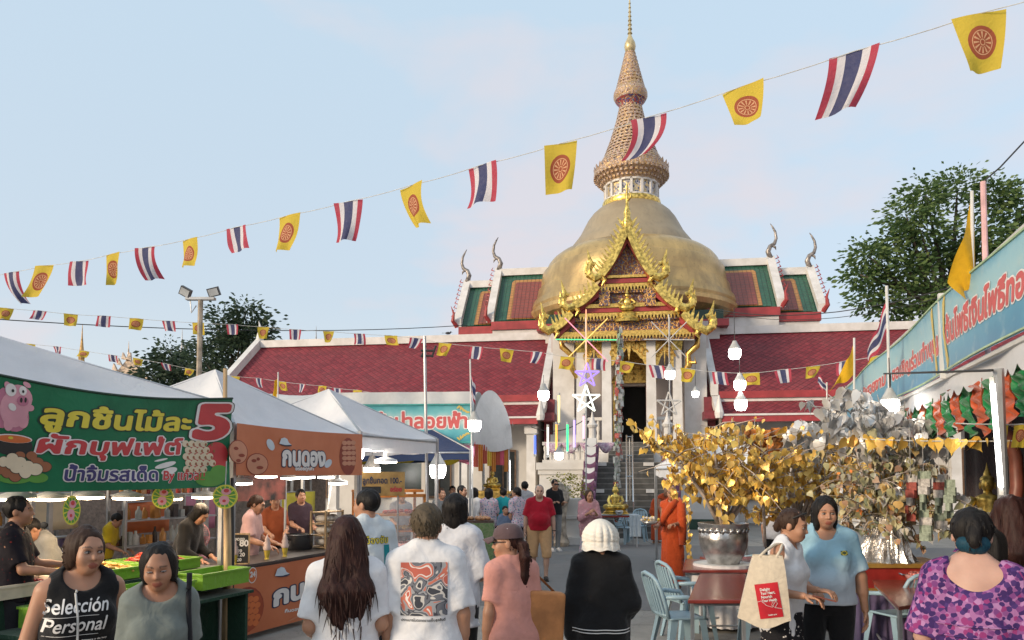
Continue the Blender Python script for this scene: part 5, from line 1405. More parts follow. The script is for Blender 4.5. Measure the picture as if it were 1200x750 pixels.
I_shadow, I_pale, I_peach, I_dkred = ink('deep_blue', (.02, .03, .07)), ink('pale_blue', (.55, .62, .68)), ink('peach', (.55, .25, .15)), ink('dark_red', (.25, .04, .02))
def pics(parent, surf, uvf, m, lst, lift, name):
 mb = MB()
 for (px, py, rx, ry, *rot) in lst:
  u, v = uvf(px, py); k = abs(uvf(px + 5, py)[0] - uvf(px - 5, py)[0]) / 10; kv = abs(uvf(px, py - 5)[1] - uvf(px, py + 5)[1]) / 10
  patch(mb, surf, [(u + a * k, v + b * kv) for a, b in oval(0, 0, rx, ry, 18, rot[0] if rot else 0)], lift)
 return mb.build(name, m, parent, world=True)
def hat(parent, surf, uvf, px, py, w):
 pics(parent, surf, uvf, I_shadow, [(px + .6, py + 1.5, w, w * .28, -.12)], .012, 'hat');
 u, v = uvf(px, py); k = abs(uvf(px + 5, py)[0] - uvf(px - 5, py)[0]) / 10; kv = abs(uvf(px, py - 5)[1] - uvf(px, py + 5)[1]) / 10
 mb = MB(); patch(mb, surf, [(u + a * w * k, v + b * w * kv) for a, b in ((-1.0, -.15), (-.7, .75), (-.2, .95), (.25, .75), (.55, .1), (1.0, -.2), (0, -.3))], .015); mb.build('hat', I_pale, parent, world=True)
sign_text(ob, osurf, ouv, 'กนดอง', 330.5, 545, 381, 545.5, .30, [(I_shadow, .095), (I_wht, .05)], lift=.004)
hat(ob, osurf, ouv, 333, 519, 7)
pics(ob, osurf, ouv, I_dkred, [(279, 530, 12, 14, .2), (302, 544, 13, 13)], .004, 'food_picture'); pics(ob, osurf, ouv, I_peach, [(279, 530, 11, 13, .2), (302, 544, 12, 12)], .006, 'food_picture')
pics(ob, osurf, ouv, I_dkred, [(276, 526, 3, 2), (283, 534, 4, 2), (279, 540, 3, 2), (298, 540, 3, 2), (305, 548, 4, 2), (303, 538, 2, 2)], .008, 'food_picture')
pics(ob, osurf, ouv, I_pale, [(317, 521, 4, 7, .4), (385, 543, 3.5, 5.5, -.5)], .005, 'leaf_picture')
pics(ob, osurf, ouv, I_dkred, [(407, 535, 9.5, 22)], .004, 'food_picture'); pics(ob, osurf, ouv, I_peach, [(403 + 5 * (k % 3), 519 + 6 * (k // 3), 3, 2.6) for k in range(15)], .006, 'food_picture')
sign_text(ob, osurf, ouv, 'อร่อยทุกคำ', 345, 551, 368, 551, .06, [(I_wht, .05)], lift=.004, cell=.06)
oc = sthing(SF, 'food_counter', 'stall counter fronted by an orange banner with hat lettering and a bowl', 'counter', 1.3, .4)
mb = MB(); mb.box((0, 0, .80), (2.5, .86, .04)); mb.box((0, .0, .84), (2.5, .86, .03)); mb.build('counter_top', mat('dark_top', (.06, .05, .045), .4), oc)
mb = MB()
for x in (-1.2, 1.2):
 for y in (-.38, .38): mb.box((x, y, .39), (.05, .05, .78))
mb.build('frame', M_greypole, oc)
def csurf(u, v, lift=0.0): return SF.w(OB0 + u, -.06 + .012 * math.sin(4 * u + 2 * v) - lift, .07 + v)
def cuv(px, py): x, z = SF.at(px, py, -.06); return x - OB0, z - .07
mb = MB(); mb.sheet(lambda u, v: csurf(u * 2.45, v * .745), 30, 6); mb.build('banner_cloth', M_orangev, oc, smooth=True, world=True)
sign_text(oc, csurf, cuv, 'กนดอง', 321, 710, 402, 684, .30, [(I_shadow, .095), (I_wht, .05)], lift=.004); hat(oc, csurf, cuv, 329, 672, 8.5)
pics(oc, csurf, cuv, I_dkred, [(289, 715, 21, 27)], .004, 'food_picture'); pics(oc, csurf, cuv, ink('stew', (.34, .06, .02)), [(290, 716, 19, 25)], .006, 'food_picture')
pics(oc, csurf, cuv, I_orange, [(282 + 6 * (k % 4) + 2 * (k // 4 % 2), 702 + 7 * (k // 4), 3.4, 3.6) for k in range(20)], .008, 'food_picture'); pics(oc, csurf, cuv, I_dkred, [(285, 735, 4, 5), (287, 698, 3, 3), (281, 679, 2, 3)], .010, 'food_picture')
pics(oc, csurf, cuv, I_wht, [(296, 674, 5, 9.5)], .004, 'emblem'); pics(oc, csurf, cuv, I_orange, [(296, 674, 4.2, 8.3)], .006, 'emblem'); sign_text(oc, csurf, cuv, '24', 293.2, 676.5, 299, 675.5, .085, [(I_wht, .05)], lift=.008, cell=.06)
sign_text(oc, csurf, cuv, 'กิ๋นดอง-อาหาร', 333, 718, 366, 712, .05, [(I_wht, .04)], lift=.004, cell=.06); sign_text(oc, csurf, cuv, 'ดองเกาหลี', 363, 664, 388, 660, .05, [(I_wht, .04)], lift=.004, cell=.06)
pics(oc, csurf, cuv, I_peach, [(345, 724, 9, .8, .22)], .004, 'line')
# things on the orange counter
def on_counter(name, label, cat, px, py, d, group=None, z=.855):
 x, _ = SF.at(px, py, d); return sthing(SF, name, label, cat, x, d, z, group)
t = on_counter('menu_board', 'small black menu board with chalk prices standing on the orange counter', 'menu board', 281, 640, .1); t.rotation_euler = (0, 0, .15)
mb = MB(); mb.prism([(-.10, .01), (.10, 0), (.10, .33), (-.10, .34)], .0, .015, 'Y'); mb.build('slate', I_blk, t)
mb = MB()
for a, b in (((-.11, .0), (-.095, .35)), ((.095, 0), (.11, .35)), ((-.11, -.01), (.11, .012)), ((-.11, .335), (.11, .352))): mb.box2((a[0], -.006, a[1]), (b[0], .02, b[1]))
mb.build('frame', M_wood, t)
def bs(u, v, l=0): return Matrix.LocRotScale(t.location, t.rotation_euler, None) @ Vector((u, -.002 - l, v))
for tx, x, y, s_ in (('กุ้งดอง', -.085, .27, .05), ('80', .0, .205, .10), ('ปูดอง', -.085, .14, .05), ('120', -.02, .09, .06), ('ไข่ 20', -.085, .035, .05)): lettering(tx, bs, x, y, s_, I_wht, t, .03, 0, None, .003, .05)
for lb, px, py in (('ice cream cone model nearest the menu board', 275, 646), ('ice cream cone model in the middle of the counter', 313, 641), ('ice cream cone model farthest along the counter', 334, 636)):
 t = on_counter('cone_model', lb, 'ice cream', px, py, .15, 'ice cream cone models')
 mb = MB(); mb.lathe([(.03, 0), (.022, .02), (.03, .05), (.04, .12)], 12); mb.build('cup', mat('wafer_yellow', (.60, .45, .06), .6), t)
 mb = MB(); mb.lathe([(.042, .11), (.05, .14), (.036, .17), (.042, .19), (.026, .22), (.03, .235), (.012, .27), (.001, .30)], 12); mb.build('swirl', mat('ice_cream', (.68, .52, .46), .5), t, smooth=True)
t = on_counter('bag_rack', 'small rack stacked with pale bags of pickles on the orange counter', 'rack', 383, 640, .35)
mb = MB()
for x in (-.2, .2):
 for y in (-.12, .12): mb.box((x, y, .26), (.025, .025, .52))
for z in (.02, .18, .34, .5): mb.box((0, 0, z), (.42, .26, .015))
mb.build('rack_frame', M_wood, t)
r = random.Random(6); M_bag = mat('pale_bag', (.62, .56, .48), .4, var=.2, scale=9)
for z in (.03, .19, .35):
 for x in (-.12, .0, .12): mb = MB(); mb.sphere((x, r.uniform(-.02, .02), z + .06), (.065, .11, .055), 10, 6); mb.build('bag', M_bag, t, smooth=True)
t = on_counter('steel_pot', 'dark round pot on the orange counter behind the cone models', 'pot', 350, 628, .55)
mb = MB(); mb.lathe([(.001, 0), (.17, 0), (.19, .03), (.19, .2), (.2, .205), (.18, .21), (.17, .05), (.001, .04)], 24); mb.build('bowl', mat('dark_steel', (.08, .08, .085), .25, .8), t, angle=40)
mb = MB(); mb.tube([(-.19, 0, .15), (-.25, 0, .17), (-.25, .05, .17), (-.19, .06, .15)], .01, 6); mb.tube([(.19, 0, .15), (.25, 0, .17), (.25, .05, .17), (.19, .06, .15)], .01, 6); mb.build('handle', M_wire, t)
t = on_counter('sieve_pole', 'slanting thin pole leaning up under the orange banner', 'pole', 385, 600, .5); mb = MB(); mb.tube([(-.15, 0, 0), (.22, .1, .95)], .012, 6); mb.build('shaft', M_polewhite, t)
# --- back of the stalls: shelves of bottles, drapes, motorbike, rear panels
t = sthing(SF, 'back_panel', 'dark red printed panel hanging at the back of the orange stall', 'panel', *[(x_, 1.5) for x_ in [SF.at(305, 590, 1.5)[0]]][0])
mb = MB(); mb.box((0, 0, 1.75), (1.1, .03, .5)); mb.build('print', mat('red_brown_print', (.20, .05, .035), .6, var=.5, scale=3), t)
mb = MB(); mb.tube([(-.6, .03, 2.0), (.6, .03, 2.0)], .02, 6); mb.tube([(-.6, .03, 0), (-.6, .03, 2.0)], .02, 6); mb.tube([(.6, .03, 0), (.6, .03, 2.0)], .02, 6); mb.build('stand', M_greypole, t)
def shelf_unit(label, s, d, w, n, h, seed, mats, hang=None):
 t = sthing(SF, 'shelf_unit', label, 'shelf', s, d); mb = MB()
 for x in (-w / 2, w / 2):
  for y in (-.17, .17): mb.box((x, y, h / 2), (.04, .04, h))
 for k in range(n): mb.box((0, 0, .45 + k * (h - .5) / (n - 1)), (w, .38, .02))
 mb.build('rack', M_greypole, t); r = random.Random(seed)
 for k in range(n):
  z = .46 + k * (h - .5) / (n - 1); x = -w / 2 + .08
  while x < w / 2 - .08:
   q = r.choice(mats); hh = r.uniform(.14, .26); rr = r.uniform(.03, .05); mb = MB()
   if r.random() < .6: mb.lathe([(rr, 0), (rr, hh * .6), (rr * .4, hh * .78), (rr * .4, hh), (.001, hh)], 8, (x, r.uniform(-.05, .05), z))
   else: mb.box((x, 0, z + hh * .4), (rr * 2, rr * 2.5, hh * .8))
   mb.build('bottle', q, t, angle=40); x += rr * 2 + r.uniform(.03, .09)
 return t
bm = [mat('bottle_' + n, c, .25, var=.1) for n, c in (('white', (.55, .55, .53)), ('amber', (.45, .2, .05)), ('red', (.40, .06, .04)), ('clear', (.42, .46, .46)), ('orange', (.55, .25, .06)), ('dark', (.06, .05, .05)))]
shelf_unit('metal rack full of white bottles at the back left of the market', -1.7, 4.4, 1.9, 5, 1.9, 1, bm[:1] * 4 + bm)
shelf_unit('second rack of bottles behind the pink fan', .6, 4.6, 2.0, 5, 1.9, 2, bm[:1] * 2 + bm)
shelf_unit('rack of mixed jars behind the orange stall', 2.4, 3.4, 1.8, 5, 2.0, 3, bm[1:] * 2 + bm)
t = sthing(SF, 'purple_drape', 'purple cloth hanging on a rail behind the first stall', 'drape', -.5, 3.6)
mb = MB(); mb.sheet(lambda u, v: (-1.6 + 3.2 * u, .05 * math.sin(70 * u), .15 + .85 * v), 90, 2); mb.build('cloth', cloth_mat('purple_cloth', (.13, .10, .19)), t, smooth=True)
mb = MB(); mb.tube([(-1.65, 0, 1.02), (1.65, 0, 1.02)], .02, 6); mb.tube([(-1.65, 0, 0), (-1.65, 0, 1.02)], .02, 6); mb.tube([(1.65, 0, 0), (1.65, 0, 1.02)], .02, 6); mb.build('rail', M_greypole, t)
t = sthing(SF, 'market_backdrop', 'brown tarpaulin closing the back of the food market', 'tarpaulin', 1.0, 5.6)
mb = MB(); mb.sheet(lambda u, v: (-7 + 15.5 * u, .08 * math.sin(36 * u), 2.15 * v), 90, 2); mb.build('cloth', cloth_mat('brown_tarp', (.34, .27, .22), (.20, .16, .13), wr=.5), t, smooth=True)
mb = MB()
for x in (-7, -4, -1, 2, 5, 8): mb.tube([(x, .15, 0), (x, .15, 2.3)], .03, 6)
mb.build('pole', M_greypole, t)
def poster(lb, px, py, w, h, d, m):
 x, z = SF.at(px, py, d); t = sthing(SF, 'poster', lb, 'poster', x, d, z, 'posters at the back of the market'); t.rotation_euler = (0, 0, SF.rz)
 mb = MB(); mb.sheet(lambda u, v: ((u - .5) * w, .02 * math.sin(6 * u), (v - .5) * h), 8, 4); mb.build('sheet', m, t, smooth=True, thick=.006)
 mb = MB(); mb.tube([(-w / 2, .01, h / 2), (w / 2, .01, h / 2)], .012, 5); mb.tube([(-w / 2, .01, -z), (-w / 2, .01, h / 2)], .015, 5); mb.tube([(w / 2, .01, -z), (w / 2, .01, h / 2)], .015, 5); mb.build('stand', M_greypole, t)
poster('orange plain poster at the back behind the round sign', 172, 606, .9, .5, 4.0, I_orange)
poster('cream plain poster at the back left of the market', 52, 600, 1.0, .5, 3.6, I_cream)
poster('pink plain poster deep behind the black shirt vendor', 240, 600, .9, .6, 4.2, I_pinkd)
poster('yellow plain poster at the back of the orange stall', 350, 590, 1.0, .45, 3.2, I_yel)
t = sthing(SF, 'motorbike', 'grey scooter parked behind the first stall counter', 'motorbike', -.55, 2.2); t.rotation_euler = (0, 0, SF.rz + .2)
M_mb = mat('scooter_grey', (.30, .30, .32), .3, .1)
for x in (-.6, .6):
 mb = MB(); mb.lathe([(.20, -.04), (.26, -.05), (.28, 0), (.26, .05), (.20, .04)], 24); o = mb.build('wheel', M_black, t, smooth=True); o.location = (x, 0, .28); o.rotation_euler = (R(90), 0, 0)
 mb = MB(); mb.lathe([(.05, -.05), (.2, -.035), (.2, .035), (.05, .05)], 18); q = mb.build('rim', M_steel, o)
mb = MB(); mb.tube([(-.75, 0, .72), (-.45, 0, .74), (-.1, 0, .55), (.1, 0, .34), (.35, 0, .4), (.46, 0, .75), (.42, 0, .95)], [.08, .15, .14, .1, .12, .14, .08], 10); mb.tube([(.6, 0, .3), (.46, 0, .8), (.40, 0, 1.02)], .03, 6); mb.build('body', M_mb, t, smooth=True)
mb = MB(); mb.tube([(-.8, 0, .80), (-.4, 0, .84), (-.05, 0, .74)], [.08, .13, .10], 10); mb.build('seat', M_black, t, smooth=True)
mb = MB(); mb.tube([(.36, -.34, 1.05), (.42, -.1, 1.0), (.42, .1, 1.0), (.36, .34, 1.05)], .018, 6); mb.tube([(.40, .25, 1.05), (.42, .3, 1.25)], .008, 5); mb.sphere((.42, .31, 1.27), (.02, .06, .04)); mb.build('handlebar', M_wire, t, smooth=True)
mb = MB(); mb.sphere((.52, 0, .9), (.06, .1, .08)); mb.build('headlight', mat('lamp_lens', (.5, .5, .5), .1), t, smooth=True)
# --- third stall: display case, price sign, striped cloth
F3 = Frame(tuple(G(455, 556 + FPX * CAMH / 11.6)), math.atan2(.93, .37) - R(45))
t = thing('display_case', 'orange framed glass food cabinet beside the third white tent', 'display case', F3.o, F3.rz)
M_of = mat('orange_frame', (.55, .20, .04), .4, var=.1); M_gl = NG('thin_glass'); M_gl.base((.8, .85, .85)); M_gl.set(Roughness=.03); M_gl.b.inputs['Alpha'].default_value = .18; M_glass = M_gl.m
mb = MB()
for x in (-.5, .5):
 for y in (-.25, .3): mb.box((x, y, 1.16), (.04, .04, .92 if y > 0 else .8))
for z in (.74, 1.0, 1.25): mb.box((0, .02, z), (1.0, .55, .025))
mb.box((0, .1, 1.62), (1.06, .42, .04)); mb.box((0, -.25, 1.55), (1.04, .04, .05)); mb.build('case_frame', M_of, t)
mb = MB(); mb.box((0, -.27, 1.15), (.96, .006, .76)); mb.build('pane', M_glass, t)
mb = MB(); mb.box((0, 0, .36), (1.0, .5, .7)); mb.build('base', mat('case_base', (.35, .12, .05), .5), t)
r = random.Random(2)
for z, m in ((.76, M_sausage), (1.02, M_noodle), (1.27, M_redball)):
 mb = MB()
 for k in range(26): mb.sphere((r.uniform(-.42, .42), r.uniform(-.18, .2), z + .03), (.05, .04, .03), 8, 5)
 mb.build('food', m, t, smooth=True)
def flat_sign(name, label, px0, py0, px1, py1, D, yaw, m, lines, group=None, pole=True, cat='sign'):
 c = P((px0 + px1) / 2, (py0 + py1) / 2, D); k = D / FPX; w, h = (px1 - px0) * k, (py1 - py0) * k
 t = thing(name, label, cat, c, yaw, group); mb = MB(); mb.box((0, 0, 0), (w, .03, h)); mb.build('board', m, t)
 M_ = Matrix.LocRotScale(c, t.rotation_euler, None)
 sf = lambda u, v, l=0: M_ @ Vector((u - w / 2, -.015 - l, v - h / 2))
 for tx, x, y, s_, wd, layers in lines:
  for i, (mm, gr) in enumerate(layers): lettering(tx, sf, x * w, y * h, s_ * h, mm, t, gr, 0, wd * w, .003 + .003 * i, .05)
 if pole: mb = MB(); mb.tube([(-w * .35, .03, -c.z), (-w * .35, .03, h / 2)], .014, 6); mb.tube([(w * .35, .03, -c.z), (w * .35, .03, h / 2)], .014, 6); mb.build('pole', M_greypole, t)
 return t
t = flat_sign('price_sign', 'yellowish brown price sign standing above the orange display case', 422, 553, 474, 581, 11.2, .15, mat('kraft_board', (.42, .25, .08), .7, var=.15), [('ลูกชิ้นทอด 100.-', .07, .52, .34, .86, [(I_shadow, .03)]), ('อร่อย', .68, .18, .26, .25, [(I_red, .05)])])
mb = MB(); mb.box((-.17, -.018, -.09), (.3, .01, .1)); mb.build('black_strip', I_blk, t)
t = thing('striped_table', 'little table with a red and white striped cloth beside the display case', 'table', G(488, 556 + FPX * CAMH / 11.2), .4)
mb = MB(); mb.box((0, 0, .80), (.7, .6, .03)); mb.build('tabletop', M_wood, t)
for x in (-.3, .3):
 for y in (-.25, .25): mb = MB(); mb.tube([(x, y, 0), (x, y, .79)], .018, 6); mb.build('leg', M_greypole, t)
g = NG('red_white_stripes'); uv = g.xyz(g.coord('UV')); g.base(g.mix(g.math('GREATER_THAN', g.math('FRACT', g.math('MULTIPLY', uv[0], 13.0)), .5), (.62, .58, .55), (.45, .05, .05))); g.set(Roughness=.8)
mb = MB(); mb.sheet(lambda u, v: ((-.36 + .72 * u, -.31 - .01 * math.sin(40 * u) * (1 - v), .42 + .40 * v)), 40, 3); mb.sheet(lambda u, v: (-.36 + .72 * u, -.31 + .62 * v, .82), 10, 2); mb.build('tablecloth', g.m, t, smooth=False)
for lb, px, py, D, r in (('round white lamp left in the third tent', 418, 530, 11, .11), ('bulb low in the third tent left of the dark screen', 436, 553, 12.2, .14), ('bright bulb cluster beside the mast under the navy tent', 513, 550, 14.5, .16)): bulb_lamp(lb, px, py, D, r, .12, 'bulbs in the third tent')
for k, (px, py) in enumerate(((440, 527), (452, 541))): disc_lamp('lit flat disc lamp in the third tent, ' + ('upper', 'lower')[k], P(px, py, 11.4), .18, M_cool, 'flat lamps of the third tent', .06)
t = thing('wall_screen', 'dark flat screen on a stand behind the third tent', 'screen', G(466, 556 + FPX * CAMH / 14.5)); mb = MB(); c = P(466, 559, t.location.y)
mb.box((0, 0, c.z), (.9, .06, .55)); mb.build('panel', mat('dark_screen', (.015, .03, .028), .2), t); mb = MB(); mb.tube([(0, .04, 0), (0, .04, c.z)], .03, 6); mb.box((0, .04, .02), (.5, .4, .03)); mb.build('stand', M_wire, t)
# --- navy tent and the awning stall with the turquoise sign
F4 = Frame(tuple(G(520, 556 + FPX * CAMH / 15.5)), R(8))
canopy(F4, 'navy blue tent behind the third white tent', -3.1, .55, 0, 3.0, 2.40, 3.5, M_tentblue, .2, apex=(-1.25, 1.4))
F5 = Frame(tuple(P(552, 560, 16.2) * 1), R(-4)); F5 = Frame((F5.o.x, F5.o.y, 0), R(-4))
aw = thing('awning_stall', 'long white barrel awning with open end, turquoise sign and red and gold drapes', 'stall', F5.o, F5.rz)
ze0 = F5.at(553, 522, 0)[1]; zt0 = F5.at(575, 460, 1)[1]
M_awn = cloth_mat('white_awning', (.66, .67, .67), (.54, .55, .55), wr=.3, scale=2.5, rough=.55, see=.15)
def bar(u):   # cross-section of the barrel, from front eave over the top to the back eave (y, z)
 a = PI * u; return (1.25 - 1.25 * math.cos(a), ze0 + (zt0 - ze0) * max(0, math.sin(a)) ** .42)
mb = MB(); mb.sheet(lambda u, v: (-5.5 + 5.55 * v, bar(u)[0], bar(u)[1] + .03 * math.sin(20 * v) * math.sin(PI * u)), 24, 16); mb.build('roof', M_awn, aw, smooth=True)
# rounded end wall facing the walkway
def endw(u, v):
 zt_ = ze0 - .12 * math.sin(PI * u) + (zt0 - ze0 + .12 * math.sin(PI * u)) * max(0, math.sin(PI * min(1, u * 1.0) ** .85)) ** .45
 return (.02 + .80 * u, 1.25 * u - .10 * math.sin(PI * u) * math.sin(PI * v), ze0 - .12 * math.sin(PI * u) + (zt_ - ze0 + .12 * math.sin(PI * u)) * v)
mb = MB(); mb.sheet(endw, 28, 12); ew = mb.build('end_wall', M_awn, aw, smooth=True)
for x, y in ((0, 0), (.72, 1.25), (-5.4, 0), (0, 2.5), (-5.4, 2.5)): mb = MB(); mb.tube([(x, y, 0), (x, y, ze0)], .035, 8); mb.build('frame_pole', M_greypole, aw)
g = NG('turquoise_sign'); uv = g.xyz(g.coord('UV')); n = g.noise(g.coord('Object'), 3, 4)
c = g.ramp(g.math('ADD', uv[1], g.math('MULTIPLY', g.math('SUBTRACT', n, .5), .35)), [(0, (.03, .25, .33)), (.3, (.12, .42, .47)), (.55, (.50, .62, .60)), (.8, (.16, .45, .48)), (1, (.05, .30, .34))]); g.base(c); g.set(Roughness=.5)
s0, s1 = F5.at(395, 500, -.05)[0], F5.at(551, 500, -.05)[0]; z0, z1 = F5.at(540, 517, -.05)[1], F5.at(540, 475, -.05)[1]
mb = MB(); mb.sheet(lambda u, v: (s0 + (s1 - s0) * u, -.05, z0 + (z1 - z0) * v), 2, 2); sg = mb.build('sign_board', g.m, aw, thick=.03)
mb = MB(); mb.box2((s0, -.09, z1), (s1 + .04, -.03, z1 + .035)); mb.box2((s0, -.09, z0 - .05), (s1 + .04, -.03, z0 - .0)); mb.box2((s1, -.09, z0), (s1 + .04, -.03, z1)); mb.build('sign_frame', mat('teal_frame', (.05, .30, .28), .4), sg)
mb = MB(); mb.sheet(lambda u, v: (s0 + (s1 - s0) * u, -.06 + .02 * math.sin(25 * u), z1 + .04 + .26 * v), 40, 3); mb.build('valance', M_awn, aw, smooth=True)
sf5 = lambda u, v, l=0: F5.w(u, -.07 - l, v)
uv5 = lambda px, py: F5.at(px, py, -.07)
M_txred, M_gold_ink = ink('sign_red', (.55, .10, .10)), ink('sign_gold', (.60, .46, .12))
sign_text(sg, sf5, uv5, 'ผ้าป่าลอยฟ้า', 440, 502, 547, 501, .42, [(I_wht, .085), (M_txred, .035)])
mb = MB()
for px, py, s_ in ((548, 477, -1), (548, 514, 1)):
 u, v = uv5(px, py)
 for k in range(5): patch(mb, sf5, oval(u - .05 * k, v + s_ * .035 * (4 - k) * .8, .05, .022, 10, .6 * s_ * k), .004 + .001 * k)
mb.build('corner_ornament', M_gold_ink, sg, world=True)
# marks like faded digits on the end wall
es = lambda u, v, l=0: F5.w(.80 + l + .02, 1.25 + u, v)
lettering('1591', es, -.3, F5.at(578, 500, 1)[1], .16, mat('faded_grey_ink', (.30, .31, .32), .6), ew, .02, 0, None, .01, .06)
mb = MB(); cols = [0, 1, 0, 2, 1, 0, 3, 1]
for k in range(8):
 mb.sheet(lambda u, v: (.06 + .66 * (k + u) / 8, -.02 + 1.25 * (k + u) / 8 + .03 * math.sin(12 * u), ze0 - .02 - (.45 + .1 * math.sin(k * 2)) * (1 - v) + .05 * v), 6, 4, cols[k])
mb.build('end_drape', [cloth_mat('red_drape', (.38, .07, .04)), cloth_mat('orange_drape', (.50, .18, .03)), cloth_mat('gold_drape', (.58, .38, .05)), cloth_mat('pink_drape', (.60, .10, .16))], aw, smooth=True)
mb = MB()
for k in range(5):
 a = s1 - 1.0 * k; mb.sheet(lambda u, v: (a - 1.0 * u, .1 + .05 * math.sin(9 * v), z0 - .06 - (.10 + .34 * math.sin(PI * u)) * (1 - v) - .02 * math.sin(14 * (1 - v))), 14, 8, k % 2 * 0)
mb.build('front_drape', [cloth_mat('yellow_drape', (.62, .48, .05))], aw, smooth=True)
mb = MB(); mb.sheet(lambda u, v: (s1 - .25 + .35 * u, .02 + .06 * math.sin(8 * v), z0 + .1 - .55 * (1 - v) - .1 * u), 6, 8); mb.build('pink_ribbon', cloth_mat('pink_ribbon', (.66, .20, .28)), aw, smooth=True)
# neon edged posts of the awning
for lb, px, y0, y1, D in (('lit white tube on the front post of the awning stall', 553, 523, 585, 16.0), ('lit white tube on the rear post of the awning stall', 597, 540, 578, 17.4)):
 t = thing('tube_light', lb, 'tube light', tuple(P(px, y1, D)), 0, 'tube lights on the awning stall'); mb = MB(); mb.tube([P(px, y1, D), P(px, y0, D)], .022, 8); mb.build('tube', neon('tube_white', (.95, .97, 1.0), 2.5), t, world=True)
 for a_, b_ in ((y1 + 2, y1), (y0, y0 - 2)): mb = MB(); mb.tube([P(px, a_, D), P(px, b_, D)], .028, 8); mb.build('end_cap', M_socket, t, world=True)
# seated gold Buddha figure builder
def buddha(label, p, h, yaw=0.0, m=None, base_steps=3, name='buddha_statue'):
 """seated figure: stepped lotus base, crossed legs, torso, arms in the lap and on the knee, head with flame"""
 m = m or M_goldbright; t = thing(name, label, 'statue', p, yaw); k = h
 mb = MB()
 for i in range(base_steps):
  w = .42 - .06 * i; mb.lathe([(w * k, (.06 * i) * k), (w * 1.06 * k, (.06 * i + .02) * k), (w * .9 * k, (.06 * i + .045) * k), (w * .92 * k, (.06 * i + .06) * k)], 20, ell=.75)
 zb = .06 * base_steps * k
 mb.lathe([(.001, zb + .001), (.36 * k, zb + .001)], 20, ell=.75); mb.build('pedestal', m, t, smooth=False, angle=40)
 mb = MB()
 for s_ in (-1, 1): mb.tube([(s_ * .10 * k, .06 * k, zb + .08 * k), (s_ * .32 * k, -.06 * k, zb + .06 * k), (s_ * .12 * k, -.2 * k, zb + .07 * k), (-s_ * .14 * k, -.18 * k, zb + .08 * k)], [.10 * k, .085 * k, .065 * k, .045 * k], 10)
 mb.lathe([(.15 * k, zb + .02 * k), (.16 * k, zb + .1 * k), (.12 * k, zb + .22 * k), (.16 * k, zb + .36 * k), (.15 * k, zb + .41 * k), (.055 * k, zb + .45 * k), (.05 * k, zb + .5 * k)], 14, ell=.72)
 mb.tube([(-.16 * k, 0, zb + .39 * k), (-.23 * k, -.02 * k, zb + .24 * k), (-.19 * k, -.16 * k, zb + .13 * k), (-.17 * k, -.22 * k, zb + .06 * k)], [.06 * k, .05 * k, .04 * k, .03 * k], 8)
 mb.tube([(.16 * k, 0, zb + .39 * k), (.23 * k, -.02 * k, zb + .23 * k), (.10 * k, -.16 * k, zb + .15 * k), (-.02 * k, -.19 * k, zb + .14 * k)], [.06 * k, .05 * k, .04 * k, .03 * k], 8)
 mb.sphere((0, -.01 * k, zb + .58 * k), (.085 * k, .095 * k, .11 * k), 14, 10); mb.tube([(0, -.10 * k, zb + .60 * k), (0, -.118 * k, zb + .56 * k)], [.01 * k, .018 * k], 6)
 for s_ in (-1, 1): mb.sphere((s_ * .088 * k, .0, zb + .56 * k), (.015 * k, .02 * k, .05 * k), 8, 6)
 mb.sphere((0, .015 * k, zb + .64 * k), (.09 * k, .09 * k, .07 * k), 12, 8); mb.lathe([(.05 * k, 0), (.045 * k, .04 * k), (.02 * k, .09 * k), (.012 * k, .13 * k), (.001, .19 * k)], 10, (0, .01 * k, zb + .69 * k))
 mb.build('figure', m, t, smooth=True); return t
alt = thing('altar_stand', 'small table with gold stand under the awning, carrying a gold statue', 'stand', F5.w(.35, 1.2, 0), F5.rz)
zb_ = F5.at(570, 575, 1.2)[1]
mb = MB(); mb.box((0, 0, zb_ - .03), (.9, .7, .06)); mb.box((0, 0, zb_ - .16), (.75, .55, .2)); mb.build('top', M_gold, alt); mb = MB()
for x in (-.38, .38):
 for y in (-.28, .28): mb.box((x, y, (zb_ - .26) / 2), (.06, .06, zb_ - .26))
mb.build('frame', M_gold, alt)
buddha('golden seated statue under the white barrel awning', F5.w(.35, 1.2, zb_), .52)
# ------------------------------------------------------------------ right-hand stall with the blue banner
RF = Frame((3.6, 5.2, 0), math.atan2(-.952, -.305))      # x: towards the camera; y: into the stall
I_gold = M_gold_ink
XA, XB, ZB, ZT = -12.6, 2.2, 2.86, 3.60
rb = sthing(RF, 'awning_banner', 'long blue printed banner with red lettering along the right hand stall roof', 'banner', -4, -.03, ZB)
g = NG('blue_vinyl'); uv = g.xyz(g.coord('UV')); n = g.noise(g.coord('Object'), 1.3, 4, .6, .6)
c = g.ramp(g.math('ADD', uv[1], g.math('MULTIPLY', g.math('SUBTRACT', n, .5), .6)), [(0, (.06, .20, .34)), (.35, (.10, .32, .46)), (.62, (.32, .52, .57)), (.85, (.26, .48, .56)), (1, (.10, .32, .46))])
n2 = g.noise(g.coord('Object'), 6, 3); c = g.mix(g.ramp(n2, [(.55, (0, 0, 0)), (.75, (.5, .5, .5))]), c, (.42, .52, .52)); g.base(c); g.set(Roughness=.4); g.bump(g.noise(g.coord('Object'), 3, 3, .5, .8), .15, .03)
def rsurf(u, v, l=0.0): return RF.w(u, -.03 + .03 * math.sin(1.3 * u + 2 * v) - l, v)
def ruv(px, py): return RF.at(px, py, -.03)
joint = ruv(1106, 440)[0]
